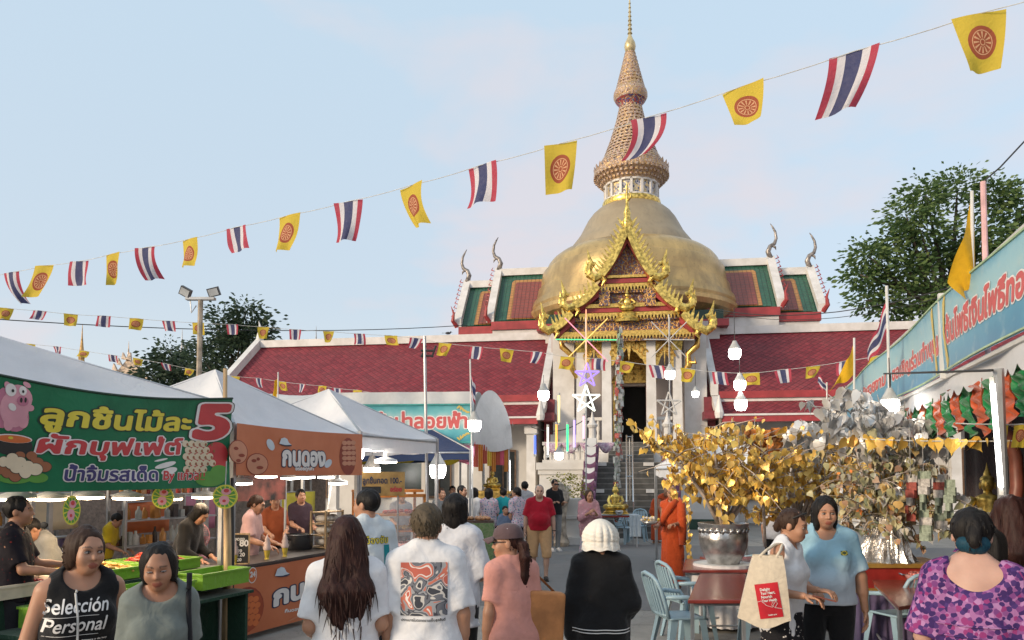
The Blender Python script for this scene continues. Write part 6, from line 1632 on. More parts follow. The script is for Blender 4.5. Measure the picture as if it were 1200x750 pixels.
for a, b in ((XA, joint - .03), (joint + .03, XB)):
 mb = MB(); mb.sheet(lambda u, v: rsurf(a + (b - a) * u, ZB + (ZT - ZB) * v), 40, 4); p_ = mb.build('banner_panel', g.m, rb, smooth=True, world=True)
 mb = MB()
 for q in (ZB + .02, ZT - .02): mb.tube([rsurf(a + (b - a) * k / 30, q, .004) for k in range(31)], .012, 5)
 mb.build('teal_border', mat('pale_green_edge', (.38, .52, .30), .4), p_, world=True)
mb = MB(); mb.box((joint, -.03, (ZB + ZT) / 2), (.05, .06, ZT - ZB + .1)); mb.tube([(XA, 0, ZB - .03), (XB, 0, ZB - .03)], .025, 6); mb.tube([(XA, 0, ZT), (XB, 0, ZT)], .02, 6)
m2 = MB(RF.M); m2.add(mb.v, mb.f); m2.build('frame', M_polewhite, rb, world=True)
for txt, p0, p1, sz in (('ต้นโพธิ์เงิน', 1114, 1158, .30), ('โพธิ์ทอง', 1160, 1212, .30), ('ขอเชิญร่วมทำบุญ', 1046, 1101, .24), ('วัดสวยงาม', 1012, 1038, .24)):
 a, b = ruv(p0, 450)[0], ruv(p1, 400)[0]; zz = ZB + .26
 for i, (m, gr) in enumerate(((I_wht, .085), (M_txred, .04))): lettering(txt, rsurf, a, zz, sz, m, rb, gr, 0, b - a, .004 + .003 * i, .05)
mb = MB()
for px in (1098, 1111):
 u = ruv(px, 430)[0]
 for k in range(7):
  for zz in (ZT - .08 - .05 * k, ZB + .08 + .05 * k): patch(mb, rsurf, oval(u + (.10 - .012 * k) * (1 if px > 1105 else -1) * .5, zz, .07 - .006 * k, .035, 8, .7), .004 + .001 * k)
mb.build('gold_ornament', I_gold, rb, world=True)
# canopy, valance, posts
rt = sthing(RF, 'stall_roof', 'white cloth roof with a scalloped valance behind the blue banner', 'tent roof', -4, 2)
mb = MB(); mb.sheet(lambda u, v: (-8.3 + 14.5 * u, -1.95 + 4.3 * v, 2.82 + .55 * v - .12 * math.sin(PI * ((u * 5) % 1)) * math.sin(PI * v)), 60, 8); mb.build('roof_cloth', M_tent, rt, smooth=True)
mb = MB(); mb.sheet(lambda u, v: (-8.3 + 14.5 * u, -1.97 + .03 * math.sin(50 * u), 2.84 - (.16 + .07 * abs(math.sin(PI * u * 50))) * (1 - v)), 400, 2); mb.build('valance', M_tent, rt, smooth=True)
for k, x in enumerate((.75, -2.6, -6, -9.5)):
 mb = MB(); mb.tube([(x + 4, 2.2 if k else -1.95, 0), (x + 4, 2.2 if k else -1.95, 3.3 if k else 2.84)], .03, 8); mb.build('post', M_polewhite, rt)
# green and orange drapes under the edge
dr = sthing(RF, 'drape_garland', 'green and orange pleated drapes hung in turn under the right hand awning', 'drapes', -4, .1, 2.3)
M_dg, M_do = cloth_mat('green_satin', (.01, .20, .06), wr=.3, rough=.4), cloth_mat('orange_satin', (.50, .09, .03), wr=.3, rough=.4)
r = random.Random(5)
for k in range(24):
 x0 = 1.9 - .36 * k; mb = MB(); L_ = r.uniform(.42, .52)
 def fn(u, v):
  s = 1 - v; q = math.sin(PI * u) ** .8
  return (x0 + (u - .5) * .40 * (1 - .12 * s), .05 + .05 * math.sin(26 * s * (.35 + .65 * q) + k) * q + .03 * math.sin(16 * u) * (1 - q) + .06 * q * s, 2.70 - L_ * s * (.42 + .58 * q) - .02 * math.sin(11 * u + k) * s)
 mb.sheet(fn, 22, 10); m2 = MB(RF.M); m2.add(mb.v, mb.f); m2.build('drape', M_do if k % 2 else M_dg, dr, smooth=True, world=True)
# tube light on the near post, white pipe
t = thing('tube_light', 'long lit tube on the tent post beside the orange drapes', 'tube light', tuple(P(1173, 573, 5.0)))
mb = MB(); mb.tube([P(1173, 571, 5.0), P(1163, 450, 5.0)], .016, 8); mb.build('tube', lamp_mat('lit_tube', (1, .97, .92), 3.5), t, world=True)
mb = MB(); mb.tube([P(1174.2, 580, 5.03), P(1162.4, 442, 5.03)], .018, 8); mb.build('housing', M_polewhite, t, world=True)
t = thing('tent_pole', 'pale steel pole right behind the long lit tube', 'pole', G(1186, 556 + FPX * CAMH / 5.25)); mb = MB(); mb.tube([t.location, P(1170, 432, 5.25)], .035, 8); mb.build('pole', M_greypole, t, world=True)
# rear wall, dark red altar back, curved red frame
t = sthing(RF, 'stall_backcloth', 'dark maroon cloth closing the back of the right hand stall', 'backcloth', -3, 2.1)
mb = MB(); mb.sheet(lambda u, v: (-7.2 + 13 * u, .05 * math.sin(60 * u), .05 + 3.1 * v), 120, 2); mb.build('cloth', cloth_mat('dark_maroon_cloth', (.035, .014, .014), (.02, .012, .012), wr=.5), t, smooth=True)
t = sthing(RF, 'altar', 'dark red altar table at the back of the right hand stall with a gold statue', 'altar', -2.6, 1.35)
mb = MB(); mb.box((0, 0, .98), (2.6, .8, .05)); mb.box((0, 0, .48), (2.5, .7, .94)); mb.build('table', mat('dark_red_lacquer', (.12, .02, .015), .3, var=.2), t)
mb = MB(); mb.box((0, -.36, .85), (2.5, .02, .1)); mb.box((0, -.36, .1), (2.5, .02, .1)); mb.build('gold_trim', M_gold, t)
x, z = RF.at(1158, 592, 1.2); buddha('large golden seated statue glowing under the right hand awning', RF.w(x, 1.2, 1.005), .98, -.55)
t = thing('carved_frame', 'reddish curved wooden frame beside the golden statue at the right edge', 'frame', tuple(P(1185, 640, 7.0)))
mb = MB(); mb.tube([P(1168, 498, 7.0), P(1180, 508, 7.0), P(1190, 535, 7.0), P(1192, 570, 7.0), P(1184, 620, 7.0), P(1187, 700, 7.0)], .06, 8); mb.build('frame', mat('red_brown_wood', (.17, .05, .03), .4, var=.2), t, smooth=True, world=True)
# hanging pennants of notes
r = random.Random(9)
for k, (px, py, h, D) in enumerate(((1067, 556, 62, 7.9), (1082, 552, 88, 7.6), (1100, 556, 70, 7.8), (1112, 562, 50, 7.4))):
 t = thing('note_pennant', 'hanging pennant of folded banknotes, ' + ('thin one nearest the tree', 'longest, red and white', 'green and white one', 'short one by the dark hair')[k], 'pennant', tuple(P(px, py, D)), 0, 'pennants of notes'); kk = D / FPX; mb = MB()
 n = int(h / 9)
 for i in range(n):
  z = -i * 9 * kk; w = r.uniform(5, 7.5) * kk; mb.sheet(lambda u, v: ((u - .5) * 2 * w + .02 * math.sin(i), .03 * math.sin(5 * u + i), z - 9.5 * kk * (1 - v)), 4, 2, r.choice([0, 0, 1, 2]) if k else r.choice([1, 2]))
 mb.build('notes', [mat('note_green', (.28, .33, .25), .7, var=.2, scale=30), mat('note_red', (.36, .08, .06), .7, var=.2, scale=30), mat('note_white', (.50, .47, .44), .7, var=.2, scale=30)], t); mb = MB(); mb.tube([(0, 0, 0), (0, 0, 55 * kk)], .003, 5); mb.build('cord', M_cord, t)
# ------------------------------------------------------------------ trees of gold and silver leaves
def leaf_geo(pts, size, seed, droop=.8, var=.35):
 """heart shaped bodhi leaves hanging at points; V,F of fanned, slightly folded leaves"""
 r = np.random.default_rng(seed); h = np.array(heart_leaf(1.0)); n = len(h); V = []; F = []
 for p in pts:
  s = size * r.uniform(1 - var, 1 + var); a = r.uniform(0, 2 * PI); tl = r.normal(0, droop * .45); rl = r.normal(0, .5)
  x = h[:, 0] * s; y = h[:, 1] * s; z = np.abs(h[:, 0]) * s * .35
  ca, sa = math.cos(rl), math.sin(rl); x, y = x * ca - y * sa, x * sa + y * ca
  ct, st = math.cos(tl), math.sin(tl); Y = y * ct - z * st; Z = y * st + z * ct          # tilt
  ca, sa = math.cos(a), math.sin(a); o = len(V)
  c0 = (-.42 * s)
  pts3 = [(p[0] + xx * ca - zz * sa, p[1] + xx * sa + zz * ca, p[2] + yy) for xx, yy, zz in zip(x, Y, Z)]
  cx, cy, cz = np.mean(pts3, 0); V += pts3 + [(cx, cy, cz)]
  F += [(o + k, o + (k + 1) % n, o + n) for k in range(n)]
 return np.array(V), np.array(F)
def foil_mat(name, c1, c2, metal, rough, c3=None):
 g = NG(name); geo = g.new('ShaderNodeNewGeometry'); n = g.noise(g.coord('Object'), 40, 3)
 g.base(g.ramp(geo.outputs['Random Per Island'], [(0, c1), (.5, c2), (.9, c3 or c2)])); g.set(Roughness=rough, Metallic=metal); g.bump(n, .3, .01); MATS[name] = g.m; return g.m
M_gfoil = foil_mat('gold_foil', (.74, .46, .08), (.92, .66, .18), .35, .34, (.60, .36, .10)); M_sfoil = foil_mat('silver_foil', (.50, .50, .50), (.72, .71, .69), .35, .35, (.40, .40, .41))
M_mixfoil = foil_mat('faded_leaf_foil', (.26, .25, .12), (.46, .42, .24), .1, .5, (.55, .33, .10)); M_note = foil_mat('note_leaf', (.30, .34, .22), (.50, .46, .36), 0, .6, (.34, .18, .10))
M_gbranch = mat('pale_branch', (.48, .40, .34), .6, var=.2, scale=10); M_sbranch = mat('silver_branch', (.40, .40, .40), .4, .3)
def metal_tree(label, base, z0, tips, nsub, leafm, size, bm, seed, per=10, sprd=.16, r0=.03, extra=None, group='offering trees of metal leaves'):
 """tips: main branch ends relative to base; twigs and leaves grow along the outer part"""
 t = thing('offering_tree', label, 'tree', base, 0, group); r = random.Random(seed); mb = MB(); pts = []
 for tp in tips:
  tp = Vector(tp); st = Vector((r.uniform(-.04, .04), r.uniform(-.04, .04), z0)); mid = st.lerp(tp, .5) + Vector((0, 0, .14 * (tp - st).length)) + Vector((r.uniform(-.06, .06), r.uniform(-.06, .06), 0))
  P4 = [st, st.lerp(mid, .5) + Vector((0, 0, .05)), mid, mid.lerp(tp, .6) + Vector((0, 0, .02)), tp]
  mb.tube(P4, [r0, r0 * .8, r0 * .6, r0 * .4, r0 * .15], 6)
  for k in range(nsub):
   s = r.uniform(.35, 1.0); i = min(3, int(s * 4)); c = P4[i].lerp(P4[i + 1], s * 4 - i)
   e = c + Vector((r.gauss(0, 1), r.gauss(0, 1), r.gauss(.05, .7))) * sprd * r.uniform(.8, 1.9)
   mb.tube([c, c.lerp(e, .5) + Vector((0, 0, .03)), e], [r0 * .3, r0 * .22, r0 * .1], 4)
   for j in range(per): q = c.lerp(e, r.uniform(.15, 1.05)); pts.append(tuple(q + Vector((r.gauss(0, .02), r.gauss(0, .02), -.01))))
 mb.build('branches', bm, t, smooth=True)
 ms = leafm if isinstance(leafm, list) else [(leafm, size, 1.0)]
 o = 0
 for m, s_, fr in ms:
  k = int(len(pts) * fr); random.Random(seed + o).shuffle(pts); V, F = leaf_geo(pts[:k] if o == 0 else pts[-k:], s_, seed + o); mesh_np('leaves', V, F, m, t, smooth=False); o += 1
 return t
def rel(px, py, D, base): return tuple(P(px, py, D) - Vector(base))
# silver pot tree on its white skirted table
D1 = 9.3; pb = P(848, 660, D1); tb = thing('skirted_table', 'round table with a gathered white satin skirt under the silver pot', 'table', (pb.x, D1, 0)); zt1 = pb.z
mb = MB(); mb.lathe([(.001, zt1), (.36, zt1), (.37, zt1 - .03), (.35, zt1 - .035)], 28); mb.build('tabletop', M_polewhite, tb)
mb = MB(); mb.sheet(lambda u, v: ((.37 + .02 * math.sin(44 * PI * u) * (1 - v) + .05 * (1 - v)) * math.cos(2 * PI * u), (.37 + .02 * math.sin(44 * PI * u) * (1 - v) + .05 * (1 - v)) * math.sin(2 * PI * u), .05 + (zt1 - .045) * v), 220, 6); mb.build('skirt', cloth_mat('white_satin', (.66, .64, .64), wr=.2, rough=.35), tb, smooth=True)
M_pot = mat('hammered_silver', (.52, .51, .50), .28, .85, var=.2, scale=9, bump=.5, bscale=20)
pt = thing('silver_pot', 'big embossed silver pot holding the nearest gold leaf tree', 'pot', (pb.x, D1, zt1)); k = D1 / FPX
mb = MB(); mb.lathe([(.001, .003), (18 * k, .003), (18.5 * k, 2 * k), (22 * k, 8 * k), (26 * k, 18 * k), (28 * k, 28 * k), (27.5 * k, 34 * k), (26 * k, 37 * k), (25.5 * k, 39 * k), (27 * k, 41 * k), (28.5 * k, 44 * k), (29 * k, 46.5 * k), (27 * k, 46.8 * k), (25 * k, 44 * k), (24 * k, 40 * k), (.001, 39.5 * k)], 40)
mb.build('bowl', M_pot, pt, angle=35)
mb = MB()
for q in range(20):
 a = 2 * PI * q / 20; mb.tube([(26.4 * k * math.cos(a), 26.4 * k * math.sin(a), 36 * k), (27.2 * k * math.cos(a + .1), 27.2 * k * math.sin(a + .1), 40 * k), (26.4 * k * math.cos(a + .25), 26.4 * k * math.sin(a + .25), 37.5 * k)], .02, 5)
mb.build('embossed_band', M_pot, pt, smooth=True)
b1 = (pb.x, D1, zt1); z0 = 40 * k
metal_tree('gold leaf tree growing out of the big silver pot', b1, z0, [rel(px, py, D1 + dy, b1) for px, py, dy in ((768, 522, -.3), (774, 512, .1), (792, 514, .2), (945, 520, .1), (812, 520, .1), (835, 500, -.1), (855, 498, .3), (880, 512, 0), (905, 525, .2), (920, 545, -.2), (900, 560, -.4), (870, 540, -.5), (834, 556, -.3), (825, 545, -.4), (850, 535, .4), (930, 540, .3), (795, 515, .5))], 13, M_gfoil, .088, M_gbranch, 3, per=7, sprd=.19)
# second gold tree, in a brown foil wrapped pot further right
D2 = 10.6; p2 = P(935, 655, D2); b2 = (p2.x, D2, p2.z)
t = thing('offering_table', 'low red table carrying the second gold leaf tree', 'table', (p2.x, D2, 0)); mb = MB(); mb.box((0, 0, p2.z - .03), (2.6, .7, .05)); mb.build('tabletop', mat('red_table', (.26, .035, .03), .35, var=.15), t)
for x in (-1.2, 1.2):
 for y in (-.3, .3): mb = MB(); mb.tube([(x, y, 0), (x, y, p2.z - .05)], .02, 6); mb.build('leg', M_greypole, t)
t = thing('foil_pot', 'brown foil wrapped pot under the second gold leaf tree', 'pot', b2); mb = MB(); mb.lathe([(.001, .002), (.16, .002), (.2, .2), (.24, .45), (.22, .46), (.001, .40)], 20); mb.build('wrap', mat('copper_foil', (.38, .14, .05), .35, .5, var=.25, bump=.5), t, angle=40)
metal_tree('second gold leaf tree, behind the two women talking', b2, .42, [rel(px, py, D2 + dy, b2) for px, py, dy in ((885, 530, 0), (905, 512, .3), (930, 520, -.2), (955, 510, .2), (975, 520, 0), (990, 540, -.3), (965, 560, -.3), (900, 575, -.2), (920, 555, .3), (945, 545, .4), (1000, 525, .3), (985, 580, 0), (890, 600, -.2))], 11, M_gfoil, .09, M_gbranch, 8, per=7, sprd=.2)
t = thing('foil_spray', 'orange brown crumpled foil bundles standing high between gold and silver leaves', 'foil', tuple(P(893, 535, 9.9))); mb = MB(); r = random.Random(3)
for k_ in range(26):
 a = r.uniform(0, 6.28); q = Vector((.22 * math.cos(a) * r.random(), .22 * math.sin(a) * r.random(), r.uniform(-.25, .2))); mb.sheet(lambda u, v: q + Vector(((u - .5) * .16 + .03 * math.sin(9 * v), .04 * math.sin(7 * u + a), v * .18)), 4, 4)
mb.build('bundle', mat('orange_foil', (.50, .18, .04), .35, .4, var=.3, bump=.4), t); mb = MB(); mb.tube([(0, 0, -.25), (.02, 0, -1.2)], .02, 6); mb.build('stick', M_gbranch, t)
# silver tree and mixed tree standing on a red and gold cabinet
D3 = 8.35; cb = P(1042, 657, D3)
cab = thing('red_cabinet', 'red cabinet with gold mouldings under the silver foil cone', 'cabinet', (cb.x, D3, 0)); w, h0, h1 = 1.05, P(1042, 694, D3 - .3).z, cb.z
M_lred, M_lgold = mat('red_lacquer', (.32, .03, .025), .3, var=.15), mat('gold_paint', (.55, .33, .08), .35, .5, var=.15)
mb = MB(); mb.box2((-w / 2, -.3, h0), (w / 2, .3, h1)); mb.build('body', M_lred, cab)
mb = MB()
for z in (h0 + .02, h1 - .02): mb.box2((-w / 2 - .02, -.33, z - .02), (w / 2 + .02, .32, z + .024))
for x in (-w / 2 + .02, w / 2 - .02): mb.box2((x - .03, -.325, h0 + .045), (x + .03, -.301, h1 - .045))
mb.build('moulding', M_lgold, cab); mb = MB(); mb.tube([(-.06, -.32, h1 - .10), (-.04, -.345, h1 - .11), (.04, -.345, h1 - .11), (.06, -.32, h1 - .10)], .01, 6); mb.build('handle', M_chrome, cab)
pc = thing('cloth_stand', 'purple skirted stand beneath the red cabinet', 'stand', (cb.x, D3, 0)); mb = MB(); mb.sheet(lambda u, v: (-.52 + 1.04 * u, -.31 - .02 * math.sin(70 * u) * (1 - v), .03 + (h0 - .03) * v), 90, 2); mb.sheet(lambda u, v: (-.52, -.31 + .62 * u, .03 + (h0 - .03) * v), 10, 2); mb.build('skirt', MATS['purple_cloth'], pc, smooth=True)
mb = MB(); mb.box((0, 0, h0 - .02), (1.04, .6, .03)); mb.build('top', M_wood, pc)
b3 = (cb.x - .05, D3 - .02, cb.z); fc = thing('foil_cone', 'crumpled silver foil cone wrapping the trunk on the red cabinet', 'foil', b3)
def fcone(u, v): rr = (.30 - .20 * v ** .7) * (1 + .10 * math.sin(2 * PI * u * 9 + 7 * v) + .06 * math.sin(2 * PI * u * 23)); return (rr * math.cos(2 * PI * u), rr * math.sin(2 * PI * u), .003 + .62 * v)
mb = MB(); mb.sheet(fcone, 90, 14); mb.build('wrap', mat('crumpled_foil', (.66, .63, .60), .22, .8, var=.1, bump=.8, bscale=30), fc)
metal_tree('leafy tree of faded banknote leaves rising from the silver foil cone', b3, .5, [rel(px, py, D3 + dy, b3) for px, py, dy in ((985, 560, 0), (1000, 530, .2), (1020, 515, -.2), (1045, 508, .1), (1070, 520, -.1), (1090, 545, .2), (1100, 575, -.2), (1080, 600, -.3), (1060, 570, -.4), (1030, 560, -.4), (1005, 590, -.3), (985, 610, -.1), (1010, 625, -.25), (1075, 630, -.2), (1040, 600, -.35), (1095, 615, .1), (1050, 540, .3))], 10, [(M_mixfoil, .085, .55), (M_note, .075, .5), (foil_mat('orange_flower', (.75, .20, .04), (.8, .28, .05), 0, .6), .06, .035), (M_sfoil, .09, .16)], None, M_gbranch, 12, per=7, sprd=.15, r0=.022)
b4 = tuple(P(1040, 560, D3 + .35)); st_ = thing('tree_stake', 'thin pale stake behind the foil cone holding up the silver leaf tree', 'stake', (b4[0], b4[1], 0)); mb = MB(); mb.tube([(0, 0, 0), (0, 0, b4[2])], .03, 8); mb.build('stake', M_sbranch, st_)
metal_tree('silver leaf tree spreading above the faded banknote tree', b4, -.05, [rel(px, py, D3 + dy, b4) for px, py, dy in ((950, 475, 0), (970, 462, .3), (990, 452, -.1), (1010, 458, .2), (1028, 462, 0), (1060, 470, -.2), (1085, 480, .1), (1105, 500, -.2), (1080, 515, .2), (1000, 490, -.3), (970, 505, .2), (1030, 495, -.4), (1110, 520, .1))], 7, M_sfoil, .14, M_sbranch, 21, per=4, sprd=.14, r0=.02)
b5 = tuple(P(935, 560, 11.0)); st_ = thing('branch_stake', 'thin stake carrying pale leaves at the left of the silver tree', 'stake', (b5[0], b5[1], 0)); mb = MB(); mb.tube([(0, 0, 0), (0, 0, b5[2])], .025, 8); mb.build('stake', M_sbranch, st_)
metal_tree('small spray of big pale silver leaves above the gold leaves', b5, -.05, [rel(px, py, 10.2 + dy, b5) for px, py, dy in ((925, 500, 0), (940, 492, .2), (955, 498, -.1), (935, 508, .1), (965, 505, 0))], 5, M_sfoil, .18, M_sbranch, 31, per=3, sprd=.13, r0=.015)
# cord of gold hearts strung across
t = thing('leaf_garland', 'straight cord of gold heart leaves strung across in front of the dark stall', 'garland', tuple(P(1060, 512, 7.4))); mb = MB(); A, B = P(985, 513, 7.6), P(1215, 516, 6.4); mb.tube(catenary(A, B, .02), .006, 5); mb.build('cord', M_cord, t, world=True)
r = random.Random(2); pts = [tuple(A.lerp(B, (k + r.uniform(.1, .9)) / 24)) for k in range(24)]; V, F = leaf_geo([Vector(p) - t.location for p in pts], .11, 4); mesh_np('leaves', V, F, M_gfoil, t, smooth=False)
# ------------------------------------------------------------------ tables and plastic chairs
M_rtop = mat('red_tabletop', (.235, .040, .032), .25, var=.15, scale=4); M_btop = mat('brown_tabletop', (.25, .075, .05), .22, var=.2, scale=3)
def table4(label, q, m, z=.75, under=None):
 """folding table from its four ground-plan corners (fl, fr, br, bl)"""
 q = [Vector((p[0], p[1], 0)) for p in q]; c = sum(q, Vector()) / 4; t = thing('folding_table', label, 'table', c); q = [p - c for p in q]
 mb = MB(); n = 4; vs = [(p.x, p.y, z - .035) for p in q] + [(p.x, p.y, z) for p in q]; mb.add(vs, [(3, 2, 1, 0), (4, 5, 6, 7)] + [(k, (k + 1) % 4, 4 + (k + 1) % 4, 4 + k) for k in range(4)]); o = mb.build('tabletop', m, t)
 bv = o.modifiers.new('edge', 'BEVEL'); bv.width = .008; bv.segments = 2
 for p in q: mb = MB(); p = p * .88; mb.box((p.x, p.y, (z - .035) / 2), (.03, .03, z - .035)); mb.build('leg', M_greypole, t)
 mb = MB()
 for a, b in ((0, 1), (2, 3)): mb.tube([tuple(q[a] * .88 + Vector((0, 0, .18))), tuple(q[b] * .88 + Vector((0, 0, .18)))], .012, 6); mb.tube([tuple(q[a] * .88 + Vector((0, 0, z - .06))), tuple(q[b] * .88 + Vector((0, 0, z - .06)))], .014, 6)
 mb.build('brace', M_greypole, t); return t
table4('red brown folding table in front of the silver pot', [G(806, 703, .75), G(875, 703, .75), G(874, 672, .75), G(820, 672, .75)], M_rtop)
table4('long red table behind the silver pot', [G(800, 668, .75), G(905, 668, .75), G(900, 655, .75), G(803, 655, .75)], M_rtop)
table4('glossy brown folding table in front of the purple floral dress', [G(1021, 678, .75), G(1053, 711, .75), G(1093, 706, .75), G(1078, 668, .75)], M_btop)
M_chair = mat('pale_blue_plastic', (.29, .42, .49), .4, var=.05)
def chair(label, loc, rz):
 """stackable plastic chair facing +y: tapered legs, dished seat, slatted back with a rounded rim, low arms"""
 t = thing('plastic_chair', label, 'chair', loc, rz, 'pale blue plastic chairs'); t.scale = (1, 1, 1)
 mb = MB(); mb.sheet(lambda u, v: ((u - .5) * (.42 - .03 * v), -.20 + .42 * v, .44 - .025 * math.sin(PI * u) * math.sin(PI * v) - .02 * max(0, v - .85) * 6), 8, 8); mb.build('seat', M_chair, t, smooth=True, thick=.02)
 for sx in (-1, 1):
  for sy in (-1, 1):
   mb = MB(); top = Vector((sx * .19, -.17 if sy < 0 else .19, .44)); b = Vector((sx * .24, -.25 if sy < 0 else .23, 0)); d = Vector((-sx, -sy, 0)) * .04
   mb.add([b, b + Vector((d.x, 0, 0)), b + Vector((0, d.y, 0)), top, top + Vector((d.x * 1.7, 0, 0)), top + Vector((0, d.y * 1.7, 0))], [(0, 1, 4, 3), (0, 3, 5, 2), (1, 2, 5, 4), (3, 4, 5), (0, 2, 1)]); mb.build('leg', M_chair, t, thick=.012)
 def bk(u, v): return ((u - .5) * (.40 + .03 * math.sin(PI * v)), -.20 - .13 * v - .04 * math.cos(PI * (u - .5)), .45 + .43 * v)
 mb = MB()
 for k in range(7):
  u = .16 + .68 * k / 6; mb.add([bk(u - .035, .06), bk(u + .035, .06), bk(u + .035, .9 - .12 * abs(2 * u - 1) ** 3), bk(u - .035, .9 - .12 * abs(2 * u - 1) ** 3)], [(0, 1, 2, 3)])
 mb.build('back_slats', M_chair, t, thick=.012)
 rim = [bk(.02, 0), bk(.01, .3), bk(.02, .65), bk(.08, .86), bk(.2, .96), bk(.5, 1.02), bk(.8, .96), bk(.92, .86), bk(.98, .65), bk(.99, .3), bk(.98, 0)]
 mb = MB(); mb.tube(rim, .02, 8); mb.tube([bk(.02, .06), bk(.5, .06), bk(.98, .06)], .018, 6); mb.build('back_rim', M_chair, t, smooth=True)
 for sx in (-1, 1): mb = MB(); mb.tube([(sx * .205, -.24, .66), (sx * .25, -.05, .66), (sx * .25, .12, .64), (sx * .22, .17, .55), (sx * .20, .18, .44)], [.02, .024, .024, .02, .018], 6); mb.build('arm', M_chair, t, smooth=True)
 return t
ch0 = chair('nearest pale blue chair left of the red brown table', G(797, 772), R(-78))
def chair_at(label, px, py, rz, sc=1.0): return copy_tree(ch0, None, label, G(px, py), R(rz))
chair_at('second pale blue chair just behind the nearest, left of the red brown table', 808, 748, -75)
chair_at('pale blue chair under the hanging tote bag, right of the red brown table', 893, 768, 80)
chair_at('pale blue chair seen past the bag, behind the red brown table', 893, 706, 100)
chair_at('left pale blue chair by the little table with the gold statue', 734, 637, -150)
chair_at('right pale blue chair by the little table with the gold statue', 748, 634, 160)
chair_at('pale green blue stool chair tucked under the glossy brown table', 1052, 768, 20)
# little offering table with a gold statue in front of the stairs
bt = thing('statue_table', 'small table with red edge and white cloth holding the small gold statue', 'table', G(722, 640)); D5 = bt.location.y; zt5 = P(722, 603, D5).z
mb = MB(); mb.box((0, 0, zt5 - .03), (1.15, .7, .05)); mb.build('tabletop', M_rtop, bt)
for x in (-.5, .5):
 for y in (-.3, .3): mb = MB(); mb.tube([(x, y, 0), (x, y, zt5 - .05)], .02, 6); mb.build('leg', M_greypole, bt)
mb = MB(); mb.sheet(lambda u, v: (-.58 + 1.16 * u, -.36 + .72 * v, zt5 + .004), 4, 4); mb.sheet(lambda u, v: (.30 + .30 * u, -.37 - .02 * math.sin(16 * u), zt5 + .004 - .55 * (1 - v)), 14, 4); mb.build('tablecloth', cloth_mat('pale_blue_cloth', (.50, .56, .60)), bt, smooth=True)
k = D5 / FPX; buddha('small golden seated statue on the little table before the stairs', Vector(bt.location) + Vector((0, .05, zt5 + .006)), 37 * k)
t = thing('alms_bowl', 'small silver bowl at the feet of the little golden statue', 'bowl', Vector(bt.location) + Vector((.05, -.26, zt5 + .006))); mb = MB(); mb.lathe([(.05, 0), (.1, .05), (.11, .1), (.09, .12), (.001, .1)], 16); mb.build('bowl', M_pot, t, smooth=True)
# white pedestal with planter and shrub by the terrace
t = thing('planter_pedestal', 'white square pedestal with a potted shrub at the foot of the terrace', 'pedestal', G(667, 637)); D6 = t.location.y; k = D6 / FPX
mb = MB(); mb.box((0, 0, .1), (.9, .8, .2)); mb.box((0, 0, .45), (.7, .62, .5)); mb.box((0, 0, .73), (.82, .74, .08)); mb.lathe([(.25, .77), (.33, 1.0), (.36, 1.22), (.30, 1.24), (.001, 1.15)], 16); mb.build('body', M_white, t, angle=30)
V, F = leaf_cloud([((.05, 0, 1.5), (.38, .34, .36)), ((-.15, 0, 1.75), .22), ((.3, 0, 1.4), .2)], 6, .09, seed=4, sub=8); mesh_np('foliage', V, F, leaf_mat('yellow_leaves', (.20, .18, .02), (.34, .30, .03), (.10, .13, .03)), t, smooth=False)
t = thing('urn', 'pale carved urn at the left of the yellow leaved planter', 'urn', G(657, 640)); mb = MB(); mb.lathe([(.2, 0), (.24, .1), (.16, .3), (.14, .7), (.18, 1.0), (.24, 1.25), (.22, 1.4), (.12, 1.5), (.10, 1.62), (.001, 1.7)], 14); mb.build('body', mat('tan_stone', (.40, .34, .27), .8, var=.3, bump=.4), t, angle=40)
# small stall table with green cloth beyond the walkers
t = thing('goods_table', 'small dark table with a green printed cloth and snacks by the awning post', 'table', G(546, 556 + FPX * CAMH / 13.2)); D7 = t.location.y; z7 = P(546, 609, D7).z
mb = MB(); mb.box((0, 0, z7 - .02), (1.0, .6, .04)); mb.build('tabletop', mat('dark_wood', (.07, .04, .03), .4), t); mb = MB(); mb.sheet(lambda u, v: (-.5 + u, -.31 - .02 * math.sin(40 * u) * (1 - v), .1 + (z7 - .14) * v), 50, 2); mb.sheet(lambda u, v: (.505, -.31 + .62 * u, .1 + (z7 - .14) * v), 10, 2); mb.build('tablecloth', cloth_mat('green_print', (.10, .20, .07), (.22, .26, .14), scale=25), t, smooth=True)
mb = MB(); r = random.Random(4)
for q in range(30): mb.sphere((r.uniform(-.4, .4), r.uniform(-.22, .22), z7 + .03), (.05, .05, .035), 8, 5)
mb.build('snacks', mat('snack', (.45, .22, .10), .5, var=.3), t, smooth=True)
# things under the trees: basket, blue crate, white tent beyond
canopy(Frame(tuple(G(862, 556 + FPX * CAMH / 14)), R(5)), 'small white tent whose peak shows behind the gold leaf tree', -.95, 1.05, 0, 2.0, 2.05, 2.72, M_tent, .2)
t = thing('wire_basket', 'black basket of goods under the white satin skirt table', 'basket', G(852, 728)); mb = MB()
for z in (.02, .1, .18, .26): mb.tube([(.2 * math.cos(a), .15 * math.sin(a), z) for a in np.linspace(0, 2 * PI, 17)], .006, 4)
for q in range(16): a = q * PI / 8; mb.tube([(.2 * math.cos(a), .15 * math.sin(a), 0), (.2 * math.cos(a), .15 * math.sin(a), .27)], .006, 4)
mb.lathe([(.001, .01), (.19, .01)], 16, ell=.75); mb.build('basket', M_wire, t)
t = thing('plastic_basket', 'blue plastic basket standing under the glossy brown table', 'basket', G(1030, 752)); M_bb = mat('blue_plastic', (.05, .16, .30), .4); mb = MB()
mb.box((0, 0, .01), (.3, .24, .02))
